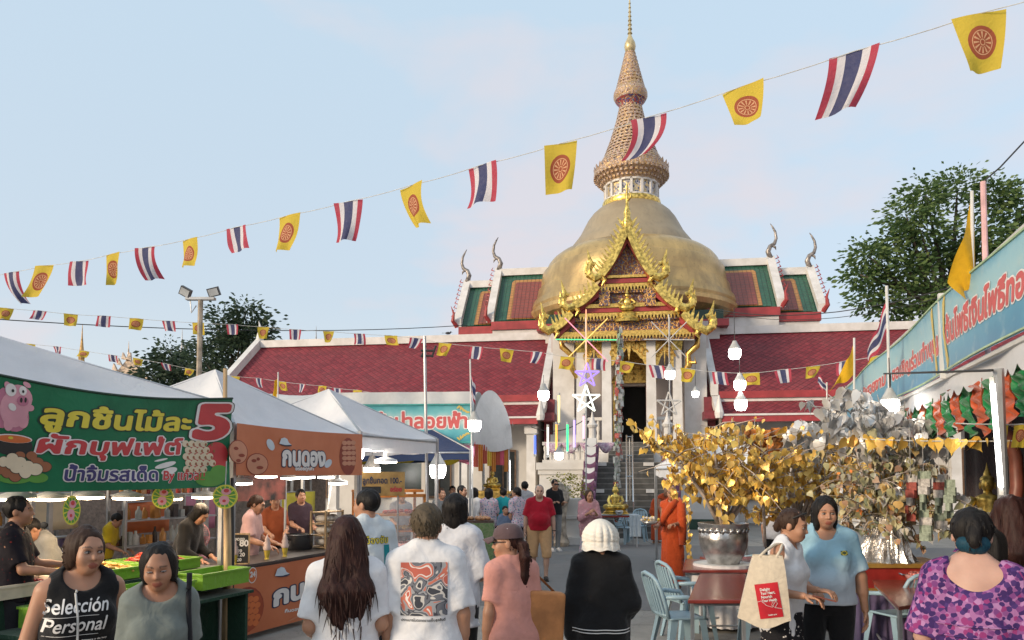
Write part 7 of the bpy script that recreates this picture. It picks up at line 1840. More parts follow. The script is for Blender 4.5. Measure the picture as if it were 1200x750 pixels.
for z in (.03, .12, .21, .28): mb.tube([(-.16, -.13, z), (.16, -.13, z), (.16, .13, z), (-.16, .13, z), (-.16, -.13, z)], .01, 4)
for q in range(9):
 for y in (-.13, .13): mb.box((-.15 + .0375 * q, y, .15), (.015, .008, .28))
mb.build('basket', M_bb, t)
t = thing('seasoning_caddy', 'wrapped bowl of offerings standing on the glossy brown table', 'bowl', tuple(G(1073, 683, .755))); mb = MB(); mb.lathe([(.06, 0), (.09, .05), (.1, .08), (.085, .085), (.001, .07)], 16); mb.build('bowl', mat('clear_pink', (.5, .25, .24), .2), t, smooth=True); mb = MB()
for q in range(6): mb.sphere((.04 * math.cos(q), .04 * math.sin(q), .09), .03, 8, 6)
mb.build('sweets', mat('wrapped_sweets', (.45, .12, .10), .3, var=.4, scale=40), t, smooth=True)
# ------------------------------------------------------------------ people: bodies and clothes grown from distance fields
def axis(lo, hi, h, fine=(), hf=None):
 out = [lo];
 while out[-1] < hi:
  x = out[-1]; st = h
  for a, b in fine:
   if a - h * .5 <= x <= b: st = hf
  out.append(x + st)
 return np.array(out)
class Field:
 def __init__(s, ax): s.ax = ax; s.D = np.full([len(a) for a in ax], 1.0, np.float32)
 def sub(s, c, r):
  sl = []
  for i in range(3):
   a = np.searchsorted(s.ax[i], c[i] - r[i]); b = np.searchsorted(s.ax[i], c[i] + r[i], 'right')
   if b <= a: return None
   sl.append(slice(a, b))
  return tuple(sl)
 def add(s, pr, k=.02, infl=0.0, cut=False, pad=.07):
  kind, a, M = pr
  if kind == 'c':
   p, q, r1, r2, ky = a; pts = np.array([p, q]); R_ = max(r1, r2) * max(1, ky) + infl
  else:
   c, rd = a; pts = np.array([c]); R_ = max(rd) + infl
  w = np.array([M @ Vector(x) for x in pts]) if M is not None else pts
  lo, hi = w.min(0) - R_ - pad, w.max(0) + R_ + pad
  sl = s.sub((lo + hi) / 2, (hi - lo) / 2)
  if sl is None: return
  X, Y, Z = s.ax[0][sl[0]][:, None, None], s.ax[1][sl[1]][None, :, None], s.ax[2][sl[2]][None, None, :]
  if M is not None:
   I = np.array(M.inverted()); x, y, z = [I[i, 0] * X + I[i, 1] * Y + I[i, 2] * Z + I[i, 3] for i in range(3)]
  else: x, y, z = X, Y, Z
  if kind == 'c':
   px, py, pz = p; dx, dy, dz = q[0] - p[0], (q[1] - p[1]) / ky, q[2] - p[2]
   ex, ey, ez = x - px, (y - py) / ky, z - pz; dd = dx * dx + dy * dy + dz * dz + 1e-9
   t = np.clip((ex * dx + ey * dy + ez * dz) / dd, 0, 1)
   d = np.sqrt((ex - t * dx) ** 2 + (ey - t * dy) ** 2 + (ez - t * dz) ** 2) - (r1 + (r2 - r1) * t)
   d = d * min(1, ky) if ky < 1 else d
  else:
   ex, ey, ez = x - c[0], y - c[1], z - c[2]
   k0 = np.sqrt((ex / rd[0]) ** 2 + (ey / rd[1]) ** 2 + (ez / rd[2]) ** 2) + 1e-6
   k1 = np.sqrt((ex / rd[0] ** 2) ** 2 + (ey / rd[1] ** 2) ** 2 + (ez / rd[2] ** 2) ** 2) + 1e-6
   d = k0 * (k0 - 1) / k1
  d = d - infl; D = s.D[sl]
  if cut: d = -d; h = np.maximum(k - np.abs(D - d), 0) / k; s.D[sl] = np.maximum(D, d) + h * h * k * .25
  else: h = np.maximum(k - np.abs(D - d), 0) / k; s.D[sl] = np.minimum(D, d) - h * h * k * .25
 def plane(s, n, p):   # keep the side the normal points away from
  X, Y, Z = s.ax[0][:, None, None], s.ax[1][None, :, None], s.ax[2][None, None, :]
  s.D = np.maximum(s.D, (X - p[0]) * n[0] + (Y - p[1]) * n[1] + (Z - p[2]) * n[2]).astype(np.float32)
 def wrinkle(s, amp, f, seed=0, st=(1, 1, 1)):
  r = np.random.default_rng(seed); X, Y, Z = s.ax[0][:, None, None] * st[0], s.ax[1][None, :, None] * st[1], s.ax[2][None, None, :] * st[2]
  w = 0
  for k in range(5):
   v = r.normal(size=3); v /= np.linalg.norm(v); q = f * (1 + .45 * k); u = r.normal(size=3) * f * .5
   w = w + np.sin(q * (v[0] * X + v[1] * Y + v[2] * Z) + 1.6 * np.sin(u[0] * X + u[1] * Y + u[2] * Z + k) + k * 2.1) / (1 + .5 * k)
  s.D = (s.D + amp * w * .5).astype(np.float32)
 def mesh(s):
  D = s.D; ins = D < 0; n = D.shape
  c = [(0, 0, 0), (1, 0, 0), (0, 1, 0), (1, 1, 0), (0, 0, 1), (1, 0, 1), (0, 1, 1), (1, 1, 1)]
  def sh(A, o): return A[o[0]:n[0] - 1 + o[0], o[1]:n[1] - 1 + o[1], o[2]:n[2] - 1 + o[2]]
  cnt = sum(sh(ins, o).astype(np.int8) for o in c); act = (cnt > 0) & (cnt < 8)
  idx = np.argwhere(act)
  if len(idx) == 0: return np.zeros((0, 3)), np.zeros((0, 4), int)
  vals = np.stack([D[idx[:, 0] + o[0], idx[:, 1] + o[1], idx[:, 2] + o[2]] for o in c], 1)
  cp = np.stack([np.stack([s.ax[i][idx[:, i] + o[i]] for i in range(3)], 1) for o in c], 1)
  acc = np.zeros((len(idx), 3)); w = np.zeros(len(idx))
  for a in range(8):
   for b in range(a + 1, 8):
    if sum(abs(c[a][i] - c[b][i]) for i in range(3)) != 1: continue
    m = (vals[:, a] < 0) != (vals[:, b] < 0); t = vals[m, a] / (vals[m, a] - vals[m, b])
    acc[m] += cp[m, a] + (cp[m, b] - cp[m, a]) * t[:, None]; w[m] += 1
  V = acc / w[:, None]; ID = np.full([q - 1 for q in n], -1, np.int32); ID[act] = np.arange(len(idx)); F = []
  for ax_ in range(3):
   o1, o2 = [(1, 2), (2, 0), (0, 1)][ax_]
   A = np.take(ins, range(n[ax_] - 1), ax_); B = np.take(ins, range(1, n[ax_]), ax_)
   e = np.argwhere(A != B); ok = (e[:, o1] > 0) & (e[:, o2] > 0) & (e[:, o1] < n[o1] - 1) & (e[:, o2] < n[o2] - 1); e = e[ok]
   sgn = A[e[:, 0], e[:, 1], e[:, 2]]
   q = []
   for d1, d2 in ((1, 1), (0, 1), (0, 0), (1, 0)):
    t = e.copy(); t[:, o1] -= d1; t[:, o2] -= d2; q.append(ID[t[:, 0], t[:, 1], t[:, 2]])
   q = np.stack(q, 1); q[~sgn] = q[~sgn][:, ::-1]; F.append(q)
  F = np.concatenate(F); return V, F[(F >= 0).all(1)]
def cone(p, q, r1, r2=None, M=None, ky=1.0): return ('c', (tuple(p), tuple(q), r1, r1 if r2 is None else r2, ky), M)
def ell(c, r, M=None): return ('e', (tuple(c), tuple(r)), M)
def skin_mat(name, col):
 if name in MATS: return MATS[name]
 g = NG(name); v = g.coord('Object'); n = g.noise(v, 9, 4); at = g.new('ShaderNodeAttribute', attribute_name='Tone')
 c = g.ramp(n, [(.35, tuple(x * .86 for x in col)), (.65, col)]); f = g.xyz(at.outputs['Color'])
 c = g.mix(f[0], c, tuple(a * b for a, b in zip(col, (.62, .36, .36)))); c = g.mix(f[1], c, (.02, .014, .011))
 g.base(c); g.set(Roughness=.5); g.b.inputs['Subsurface Weight'].default_value = .12; g.b.inputs['Subsurface Radius'].default_value = (.012, .005, .003)
 g.bump(g.noise(v, 160, 3), .06, .005); MATS[name] = g.m; return g.m
def hair_mat(name, c1, c2):
 if name in MATS: return MATS[name]
 g = NG(name); v = g.coord('Object', (1, 1, .07)); n = g.noise(v, 150, 4, .7); n2 = g.noise(g.coord('Object', (1, 1, .3)), 14, 3)
 g.base(g.mix(n2, g.ramp(n, [(.3, c1), (.7, c2)]), c1)); g.set(Roughness=.5); g.b.inputs['Specular IOR Level'].default_value = .22; g.bump(n, .5, .008); MATS[name] = g.m; return g.m
SK = {'tan': skin_mat('skin_tan', (.45, .23, .14)), 'brown': skin_mat('skin_brown', (.37, .18, .105)), 'fair': skin_mat('skin_fair', (.48, .29, .21)), 'pale': skin_mat('skin_pale', (.52, .31, .24))}
H_blk, H_brn, H_red, H_ash, H_grey, H_blue = hair_mat('hair_black', (.006, .005, .005), (.022, .018, .016)), hair_mat('hair_brown', (.028, .014, .009), (.075, .038, .022)), hair_mat('hair_auburn', (.018, .006, .005), (.075, .026, .018)), hair_mat('hair_ash', (.06, .045, .028), (.15, .115, .075)), hair_mat('hair_grey', (.22, .21, .20), (.36, .35, .34)), hair_mat('hair_blue', (.005, .03, .055), (.015, .09, .13))
M_eyew, M_iris = mat('eye_white', (.42, .36, .33), .3), mat('iris', (.015, .01, .008), .15)
def rotM(az=0, pitch=0, roll=0): return Matrix.Rotation(az, 4, 'Z') @ Matrix.Rotation(pitch, 4, 'X') @ Matrix.Rotation(roll, 4, 'Y')
class Person:
 """faces -y in its own frame; x>0 is its own left. H height, w girth, arms: {side: (upper dir, fore dir, curl)}"""
 def __init__(s, label, loc, yaw, H=1.65, w=1.0, skin='tan', lean=0, head=(0, 0, 0), arms=None, legs=None, bust=0, belly=0, res=.012, group=None, cat='person', shrink=1.0):
  yaw -= math.atan2(loc[0], loc[1]); s.t = thing('person', label, cat, loc, yaw, group); k = s.k = H / 1.7; s.w = w; s.res = res; s.sk = SK[skin]
  T = s.T = Matrix.Translation((0, 0, .93 * k)) @ Matrix.Rotation(R(lean), 4, 'X') @ Matrix.Translation((0, 0, -.93 * k))   # positive lean = forward
  d = 1 + (w - 1) * 1.25
  s.torso = [ell((0, .0, 1.26 * k), (.150 * w * k, .098 * d * k, .17 * k), T), ell((0, -.005 - .03 * belly, 1.08 * k), ((.128 + .03 * belly) * w * k, (.092 + .05 * belly) * d * k, .16 * k), T), ell((0, .005, .93 * k), (.158 * w * k, .108 * d * k, .125 * k), T),
     cone((-.112 * w * k, .012, 1.37 * k), (.112 * w * k, .012, 1.37 * k), .056 * k, None, T), cone((-.045 * k, .02, 1.45 * k), (-.115 * w * k, .015, 1.385 * k), .040 * k, .043 * k, T), cone((.045 * k, .02, 1.45 * k), (.115 * w * k, .015, 1.385 * k), .045 * k, .045 * k, T)]
  if bust: s.torso += [ell((sx * .068 * w * k, -.085 * d * k, 1.235 * k), (.058 * k * bust, .052 * k * bust, .06 * k * bust), T) for sx in (-1, 1)]
  s.torso += [ell((sx * .075 * w * k, .055 * d * k, .90 * k), (.078 * w * k, .075 * d * k, .085 * k), T) for sx in (-1, 1)]
  s.hd = T @ Matrix.Translation((0, -.015 * k, 1.575 * k)) @ Matrix.Translation((0, .03 * k, -.09 * k)) @ rotM(*[R(q) for q in head]) @ Matrix.Translation((0, -.03 * k, .09 * k)) @ Matrix.Scale(k, 4)
  Hd = s.hd
  s.neck = [cone((0, .022 * k, 1.36 * k), tuple(T.inverted() @ (Hd @ Vector((0, .02, -.05)))), .049 * k * (1 + (w - 1) * .6), .044 * k * (1 + (w - 1) * .6), T)]
  s.headp = [ell((0, .012, .028), (.074, .093, .088), Hd), ell((0, -.03, -.03), (.061, .062, .082), Hd), ell((0, -.050, -.080), (.037, .040, .031), Hd), cone((-.03, -.076, .024), (.03, -.076, .024), .012, None, Hd)]
  if bust: fm = .9; s.headp[1] = ell((0, -.03, -.028), (.058, .062, .080), Hd); s.headp[2] = ell((0, -.050, -.078), (.031, .038, .029), Hd); s.headp[3] = cone((-.028, -.074, .024), (.028, -.074, .024), .010, None, Hd)
  s.fem = bool(bust); s.headp += [ell((sx * .036, -.064, -.03), (.024, .022, .026), Hd) for sx in (-1, 1)]
  s.ears = [ell((sx * .074, .012, -.008), (.010, .02, .031), Hd) for sx in (-1, 1)]
  s.nose = [cone((0, -.088, .010), (0, -.102, -.024), .007, .011, Hd), cone((-.013, -.091, -.028), (.013, -.091, -.028), .0075, None, Hd), ell((0, -.089, -.058), (.023, .010, .0065), Hd), ell((0, -.087, -.068), (.020, .010, .007), Hd)]
  arms = arms or {}; legs = legs or {}
  s.armp = {}; s.hands = []; s.handc = []
  for side in (-1, 1):
   a = arms.get(side, ((.16, .02, -1), (.04, -.16, -1), .5)); u, f = Vector(a[0]), Vector(a[1]); u.x *= side; f.x *= side; u = (T.to_3x3() @ u).normalized(); f = (T.to_3x3() @ f).normalized()
   sh = T @ Vector((side * .150 * w * k, .012, 1.375 * k)); el = sh + u * .285 * k; wr = el + f * .245 * k; g_ = 1 + (w - 1) * .8
   s.armp[side] = (sh, el, wr, g_); s.hand(wr, f, side, a[2] if len(a) > 2 else .5, a[3] if len(a) > 3 else None)
  s.legp = {}
  for side in (-1, 1):
   L_ = legs.get(side, ((.0, -.02), (.0, .03)))     # knee offset (x,y), ankle offset
   hp = Vector((side * .085 * w * k, .01, .90 * k)); kn = Vector((side * (.088 * w + L_[0][0]) * k, L_[0][1] * k, .49 * k)); an = Vector((side * (.085 + L_[1][0]) * k, L_[1][1] * k, .085 * k)); s.legp[side] = (hp, kn, an)
  s.parts = []
 def hand(s, wr, f, side, curl, palmn):
  k = s.k; n = Vector(palmn) if palmn else Vector((-side, 0, 0)); n = (n - f * n.dot(f)).normalized(); wv = f.cross(n).normalized()
  if wv.y > 0: wv = -wv                                            # the thumb side looks forward
  P_ = []; c = wr + f * .05 * k
  M = Matrix((( *wv, 0), (*n, 0), (*f, 0), (0, 0, 0, 1))).transposed(); M.translation = c
  P_.append(ell((0, 0, 0), (.041 * k, .017 * k, .052 * k), M)); tips = c
  for i, (o, l) in enumerate(((.030, .072), (.010, .082), (-.010, .076), (-.029, .060))):
   p = c + wv * o * k + f * .036 * k; d = f.copy(); ln = l * k / 3 * 1.1
   for j in range(3):
    d = (d * math.cos(curl * .75) + (n - f * 0) * math.sin(curl * .75)).normalized() if j else (d * math.cos(curl * .4) + n * math.sin(curl * .4)).normalized()
    if j: d = d
    q = p + d * ln; P_.append(cone(p, q, (.0088 - .0007 * j) * k, (.0083 - .0009 * j) * k)); p = q; n2 = (n - d * n.dot(d)); n = n
  p = c + wv * .032 * k - f * .025 * k; q = p + (wv * .75 + f * .55 + n * .35).normalized() * .042 * k; r_ = q + (f * .9 + n * .45 + wv * .1).normalized() * .034 * k
  P_ += [cone(p, q, .0125 * k, .0105 * k), cone(q, r_, .010 * k, .008 * k)]; s.hands.append(P_); s.handc.append((c + f * .05 * k, .10 * k))
 def grid(s, lo, hi, h, fineh=None, boxes=()):
  return [axis(lo[i], hi[i], h, [(b[0][i] - b[1], b[0][i] + b[1]) for b in boxes], fineh) for i in range(3)]
 def bounds(s):
  pts = [Vector((0, 0, 0))] + [q for a in s.armp.values() for q in a[:3]] + [c + Vector((sx, sx, sx)) * r for c, r in s.handc for sx in (-1, 1)] + [q for a in s.legp.values() for q in a] + [s.hd @ Vector((x, y, z)) for x in (-.1, .1) for y in (-.13, .13) for z in (-.13, .15)]
  A = np.array(pts); m = .2 * s.w * s.k
  return np.minimum(A.min(0), (-m, -.18, 0)) - .06, np.maximum(A.max(0), (m, .18, 0)) + .06
 def body(s, face=True, hideleg=False):
  k = s.k; lo, hi = s.bounds(); lo[2] = .02; hc = s.hd @ Vector((0, 0, 0))
  bx = [(c, r) for c, r in s.handc] + ([(hc, .13 * k)] if face else [])
  f = Field(s.grid(lo, hi, s.res * 1.25, s.res * .55, bx))
  for p in s.torso: f.add(p, .05)
  for p in s.neck: f.add(p, .04)
  for p in s.headp: f.add(p, .03)
  for p in s.ears: f.add(p, .006)
  for sx in (-1, 1): f.add(ell((sx * .031, -.093, .004), (.020, .014, .012), s.hd), .014, cut=True)
  for p in s.nose: f.add(p, .008)
  for sd, (sh, el, wr, g_) in s.armp.items():
   f.add(cone(sh, el, .046 * k * g_, .037 * k * g_), .03); f.add(cone(el, wr, .037 * k * g_, .0255 * k), .02); f.add(cone(el, el.lerp(wr, .45), .034 * k * g_, .036 * k * g_), .02)
  for h in s.hands:
   for p in h: f.add(p, .006)
  for hp, kn, an in s.legp.values():
   f.add(cone(hp, kn, .085 * k * s.w, .052 * k), .04); f.add(cone(kn, an, .05 * k, .034 * k), .03); f.add(cone(kn.lerp(an, .15), kn.lerp(an, .5), .05 * k, .045 * k), .03)
   f.add(cone(an + Vector((0, .02, -.03)), an + Vector((0, -.13 * k, -.045)), .035 * k, .028 * k), .02)
  V, F = f.mesh(); o = mesh_np('body', V, F, s.sk, s.t)
  I = np.array(s.hd.inverted()); q = V @ I[:3, :3].T + I[:3, 3]; a = o.data.attributes.new('Tone', 'FLOAT_COLOR', 'POINT'); C = np.zeros((len(V), 4), np.float32); C[:, 3] = 1
  fr = q[:, 1] < -.05; x = np.abs(q[:, 0]); z = q[:, 2]
  C[:, 0] = np.where(fr & (x < .026 - np.abs(z + .062) * .8) & (np.abs(z + .063) < .0145), 1.0 if s.fem else .6, 0)
  C[:, 1] = np.where(fr & (x > .013) & (x < .05) & (np.abs(z - (.026 + .006 * np.sin(np.clip((x - .013) / .037, 0, 1) * 3.1))) < (.0036 if s.fem else .0052)), .8, 0)
  a.data.foreach_set('color', C.ravel()); s.t['body_done'] = 1; del s.t['body_done']; s.bodyob = o
  return s
 def eyes(s, look=0.0, shut=False):
  for sx in (-1, 1):
   M = s.hd @ Matrix.Translation((sx * .031, -.0795, .004)); mb = MB(M); mb.sphere((0, 0, 0), (.0155, .0096, .0074 if not shut else .0028), 12, 8); e = mb.build('eye', M_eyew, s.t, smooth=True)
   mb = MB(M); mb.sphere((look * .005, -.0062, -.0005), (.0062, .0045, .0064 if not shut else .0022), 10, 6); mb.build('iris', M_iris, e, smooth=True)
   mb = MB(M); mb.tube([(-.015, -.003, .001), (-.008, -.0085, .0072), (0, -.0105, .0088), (.008, -.0085, .0072), (.015, -.003, .001)] if not shut else [(-.015, -.003, 0), (0, -.011, -.003), (.015, -.003, 0)], .0018, 5); mb.build('lash', M_iris, e)
  return s
 def shirt(s, m, sleeve=.6, hem=.86, loose=.016, neck=.075, name='shirt', neckdrop=.0, wr=.005, seed=1, slv_loose=.022, flare=0.0, open_back=None):
  k = s.k; lo, hi = s.bounds(); lo[2] = (hem - .03) * k; f = Field(s.grid(lo, hi, s.res)); T = s.T
  for p in s.torso: f.add(p, .05, min(loose, .017))
  if hem < 1.0: f.add(cone((0, 0, 1.15 * k), (0, 0, (hem - .02) * k), .135 * s.w * k + loose, (.150 + flare) * s.w * k + loose, T if hem > .8 else None, .72), .06)
  if sleeve > 0:
   for sd, (sh, el, wri, g_) in s.armp.items():
    q = Field(f.ax); a, b = sh, (sh.lerp(el, sleeve) if sleeve <= 1 else el); d = (b - a).normalized()
    e1 = .049 * k * g_ + slv_loose * .28; q.add(cone(a - d * .01, b, e1, .045 * k * g_ + slv_loose * .8), .02)
    if sleeve <= 1: q.plane(d, b)
    else:
     e = el.lerp(wri, sleeve - 1); q.add(cone(el, e, .04 * k * g_ + slv_loose * .9, .028 * k + slv_loose * .7), .03); q.plane((e - el).normalized(), e) if sleeve < 2 else None
    h = np.maximum(.05 - np.abs(f.D - q.D), 0) / .05; f.D = np.minimum(f.D, q.D) - h * h * .05 * .25
  else:
   for sd, (sh, el, wri, g_) in s.armp.items(): f.add(cone(sh + Vector((sd * .022 * k, 0, .03)), sh + Vector((sd * .05 * k, 0, -.11 * k)), .052 * k * g_), .015, cut=True)
  if wr: f.wrinkle(wr * .75, 13, seed, (1, 1, .9)); f.wrinkle(wr * .55, 30, seed + 5, (1.2, 1.2, .7)); f.wrinkle(wr * .25, 62, seed + 9, (1, 1, 1.1))
  nc = T @ Vector((0, -.02 - neckdrop * .5, (1.465 - neckdrop * .4) * k)); f.add(ell(tuple(nc), (neck * k, (neck + .01 + neckdrop) * k, (.052 + neckdrop) * k)), .008, cut=True)
  if open_back: f.add(ell(*open_back), .01, cut=True)
  f.plane((0, 0, -1), (0, 0, hem * k)); V, F = f.mesh(); o = mesh_np(name, V, F, m, s.t); s.shirtob = o; return s
 def pants(s, m, length=.06, loose=.012, top=.99, name='trousers', flare=.0, wr=.006, seed=3):
  k = s.k; lo, hi = s.bounds(); hi[2] = top * k + .02; lo[2] = length * k - .02; lo[0] -= .05; hi[0] += .05; f = Field(s.grid(lo, hi, s.res * 1.1))
  for p in s.torso: f.add(p, .05, .008)
  for hp, kn, an in s.legp.values(): f.add(cone(hp, kn, .088 * k * s.w + loose, .058 * k + loose), .03); f.add(cone(kn, an + Vector((0, 0, -.03)), .058 * k + loose, .045 * k + loose + flare), .02)
  f.wrinkle(wr * .6, 16, seed, (1, 1, .6)); f.plane((0, 0, 1), (0, 0, top * k)); f.plane((0, 0, -1), (0, 0, length * k)); V, F = f.mesh(); mesh_np(name, V, F, m, s.t); return s
 def skirt(s, m, top=1.0, length=.4, r0=.15, r1=.24, name='skirt', ky=.75, folds=.006, seed=2):
  k = s.k; f = Field([axis(-.5, .5, s.res), axis(-.45, .45, s.res), axis(length * k - .02, top * k + .03, s.res * 1.2)])
  f.add(cone((0, 0, (top + .05) * k), (0, 0, (length - .1) * k), r0 * k * s.w, r1 * k * s.w, None, ky), .02, pad=.2)
  for p in s.torso: f.add(p, .05, .012)
  f.wrinkle(folds, 22, seed, (1, 1, .12)); f.plane((0, 0, 1), (0, 0, top * k)); f.plane((0, 0, -1), (0, 0, length * k)); V, F = f.mesh(); mesh_np(name, V, F, m, s.t); return s
 def shoes(s, m, name='shoe', sole=None):
  k = s.k
  for hp, kn, an in s.legp.values():
   mb = MB(); mb.tube([(an.x, an.y + .055 * k, .045), (an.x, an.y + .0, .052), (an.x, an.y - .09 * k, .042), (an.x, an.y - .17 * k, .03)], [.032, .042, .042, .026], 10); mb.box((an.x, an.y - .05 * k, .012), (.082, .25 * k, .024)); mb.build(name, m, s.t, smooth=True, angle=50)
  return s
 def hair(s, m, style='short', length=.0, vol=1.0, part=False, strands=0, fringe=.06, seed=1, down=None):
  k = s.k; Hd = s.hd; hc = Hd @ Vector((0, 0, 0)); h = s.res * .45
  lo = np.array(hc) - np.array((.19, .22, .17 + length)) * k; hi = np.array(hc) + np.array((.19, .24, .19)) * k; f = Field([axis(lo[i], hi[i], h) for i in range(3)])
  f.add(ell((0, .021, .031), (.0805 * vol, .0985 * vol, .0935 * vol), Hd), .01)
  if style in ('bob', 'long', 'mid'):
   for sx in (-1, 1): f.add(ell((sx * .055, .018, -.04), (.034 * vol, .06, .09 + (.02 if style != 'bob' else 0)), Hd), .03)
   f.add(ell((0, .055, -.06), (.07 * vol, .055 * vol, .10), Hd), .03)
  if style == 'swept':
   for sx in (-1, 1): f.add(ell((sx * .060, .022, -.022), (.031 * vol, .058, .078), Hd), .03)
  # face opening, hairline from forehead to ear
  f.add(ell((0, -.125, -.04), (.074 if style != 'bob' else .060, .095, .122 + (.06 - fringe)), Hd), .022, cut=True)
  if style in ('tied', 'mid', 'swept'): f.add(cone((.008, -.075, .085), (.006, .02, .128), .0012, .001, Hd), .003, cut=True)
  if style == 'short': f.add(ell((0, -.06, -.12), (.12, .115, .10), Hd), .015, cut=True); f.add(ell((0, .03, -.165), (.12, .12, .085), Hd), .015, cut=True); [f.add(ell((sx * .085, -.005, -.03), (.03, .04, .05), Hd), .01, cut=True) for sx in (-1, 1)]
  if style in ('bun', 'pony', 'tied', 'swept'): f.add(ell((0, -.055, -.15 - .03 * (style == 'swept')), (.12, .115, .11), Hd), .015, cut=True); f.add(ell((0, .04, -.19), (.12, .12, .10), Hd), .015, cut=True)
  if style == 'bun': f.add(ell((0, .115, .03), (.042, .035, .042), Hd), .015)
  if style in ('tied', 'swept'): f.add(ell((0, .105, -.03), (.03, .03, .05), Hd), .02)
  T3 = s.T.to_3x3(); dn = Vector(down) if down else T3 @ Vector((0, .10, -1)); dn.normalize()
  if style == 'pony':
   a = Hd @ Vector((0, .098, .0)); pts = [a, a + Vector((0, .045, -.02)) * k, a + Vector((0, .07, -.10)) * k, a + Vector((0, .06, -.10 - length * .5)) * k, a + Vector((0, .05, -.08 - length)) * k]
   for (p, q, r1, r2) in zip(pts, pts[1:], (.022, .032, .036, .03), (.032, .036, .03, .008)): f.add(cone(p, q, r1 * k, r2 * k), .02)
  if style == 'long':
   a = Hd @ Vector((0, .05, -.03))
   for sx in (-1, -.4, .4, 1):
    p = Hd @ Vector((sx * .055, .045, -.03)); q = p + dn * length * k * .55 + T3 @ Vector((sx * .035, .035, 0)); r_ = p + dn * length * k * (1 - .10 * abs(sx)) + T3 @ Vector((sx * .01, .03, 0)); f.add(cone(p, q, .05 * k, .055 * k), .05); f.add(cone(q, r_, .055 * k, .016 * k), .04)
  f.wrinkle(.0035, 60, seed, (1, 1, .12)); f.wrinkle(.003, 110, seed + 1, (1, 1, .08)); V, F = f.mesh(); o = mesh_np('hair', V, F, m, s.t)
  if strands:
   r = random.Random(seed); mb = MB(); n = len(V); Hi = Hd.inverted()
   for i in range(strands):
    p = Vector(V[r.randrange(n)]); pl = Hi @ p
    if pl.y < .012 or pl.z > .10: continue
    c = hc + (p - hc) * 1.0; out = Vector((p.x - hc.x, p.y - hc.y, 0)); out = out.normalized() if out.length > 1e-4 else Vector((0, 1, 0)); L_ = (.06 + .12 * r.random()) * (.75 if style == 'long' else .16); sw = Vector((r.gauss(0, .012), r.gauss(0, .012), 0)) * (1 if style == 'long' else .3)
    mb.tube([p - out * .004, p + out * .004 + dn * L_ * .5 * k + sw * .4, p + out * .002 + dn * L_ * k + sw], [.004, .0035, .001], 4, caps=False)
   mb.build('strands', m, o, smooth=True)
  return s
 def on(s, ob, x, z, front=True, lift=.004):
  """point on a garment at body-frame (x, z), hit from in front or behind"""
  if not hasattr(s, 'bv') or s.bv[0] != ob.name: s.bv = (ob.name, BVHTree.FromPolygons([v.co for v in ob.data.vertices], [p.vertices[:] for p in ob.data.polygons]))
  sg = -1 if front else 1; h = s.bv[1].ray_cast(Vector((x, sg * .8, z)), Vector((0, -sg, 0)))
  return (h[0] if h[0] else Vector((x, sg * .1, z))) + Vector((0, sg * lift, 0))
 def print_text(s, txt, x, z, size, m, front=True, width=None, grow=.02, shear=0, lift=.004, name='lettering', cell=.05):
  sg = 1 if front else -1      # viewer's left to right
  return lettering(txt, lambda u, v, l: s.on(s.shirtob, sg * u, v, front, l), x, z, size, m, s.t, grow, shear, width, lift, cell, name=name, world=False)
 def patch(s, pts, m, front=True, lift=.004, name='print', n=10):
  """printed rectangle (x0,z0,x1,z1) as a fine conforming grid carrying uv"""
  x0, z0, x1, z1 = pts; sg = 1 if front else -1; mb = MB(); mb.sheet(lambda u, v: s.on(s.shirtob, sg * (x0 + (x1 - x0) * u), z0 + (z1 - z0) * v, front, lift), n, n); return mb.build(name, m, s.t, smooth=True)
 def strap(s, pts, w, m, name='strap', ob=None):
  """band lying on the clothes through body-frame points (x, z, front)"""
  ob = ob or s.shirtob; L_ = []
  for (x0, z0, f0), (x1, z1, f1) in zip(pts, pts[1:]):
   for q in range(8): L_.append(s.on(ob, x0 + (x1 - x0) * q / 8, z0 + (z1 - z0) * q / 8, f0, .005))
  mb = MB(); mb.tube(L_, w, 6); return mb.build(name, m, s.t, smooth=True)
 def add(s, mb, name, m, smooth=True, parent=None): return mb.build(name, m, parent or s.t, smooth=smooth)
# ------------------------------------------------------------------ the people in the picture
def at(px, D): return (P(px, 600, D).x, D, 0)
def cl(n, *c, **k): return cloth_mat('cloth_' + n, S(*c), **k)
C_white, C_black, C_grey, C_coral = cl('white', 222, 222, 224, wr=.3), cl('black', 26, 26, 28), cl('sage', 112, 120, 116), cl('coral', 206, 146, 134)
C_dark, C_jean, C_khaki, C_red, C_navy = cl('charcoal', 38, 38, 42), cl('denim', 105, 120, 140, scale=40), cl('khaki', 190, 152, 112), cl('crimson', 165, 22, 42), cl('navy', 24, 28, 45)
C_orange, C_teal = cl('saffron', 182, 74, 34, wr=.6), cl('teal', 30, 140, 150)
def print_mat(name, cols, scale, bg, amount=.5):
 g = NG(name); v = g.coord('Object'); x = g.new('ShaderNodeTexVoronoi'); g.link(v, x.inputs['Vector']); x.inputs['Scale'].default_value = scale
 n = g.noise(v, scale * .7, 3, .6, 1.0); sp = g.xyz(x.outputs['Color']); c = g.ramp(sp[0], [(i / len(cols), q) for i, q in enumerate(cols)], 'CONSTANT')
 f = g.math('LESS_THAN', g.math('ADD', x.outputs['Distance'], g.math('MULTIPLY', n, .35)), amount); g.base(g.mix(f, bg, c)); g.set(Roughness=.85); g.b.inputs['Specular IOR Level'].default_value = .2
 g.bump(g.noise(v, 9, 3, .5, 1.2), .35, .03); MATS[name] = g.m; return g.m
M_floral = print_mat('floral_print', [S(120, 135, 170), S(60, 70, 95), S(215, 150, 165), S(120, 160, 160)], 34, S(190, 175, 185), .6)
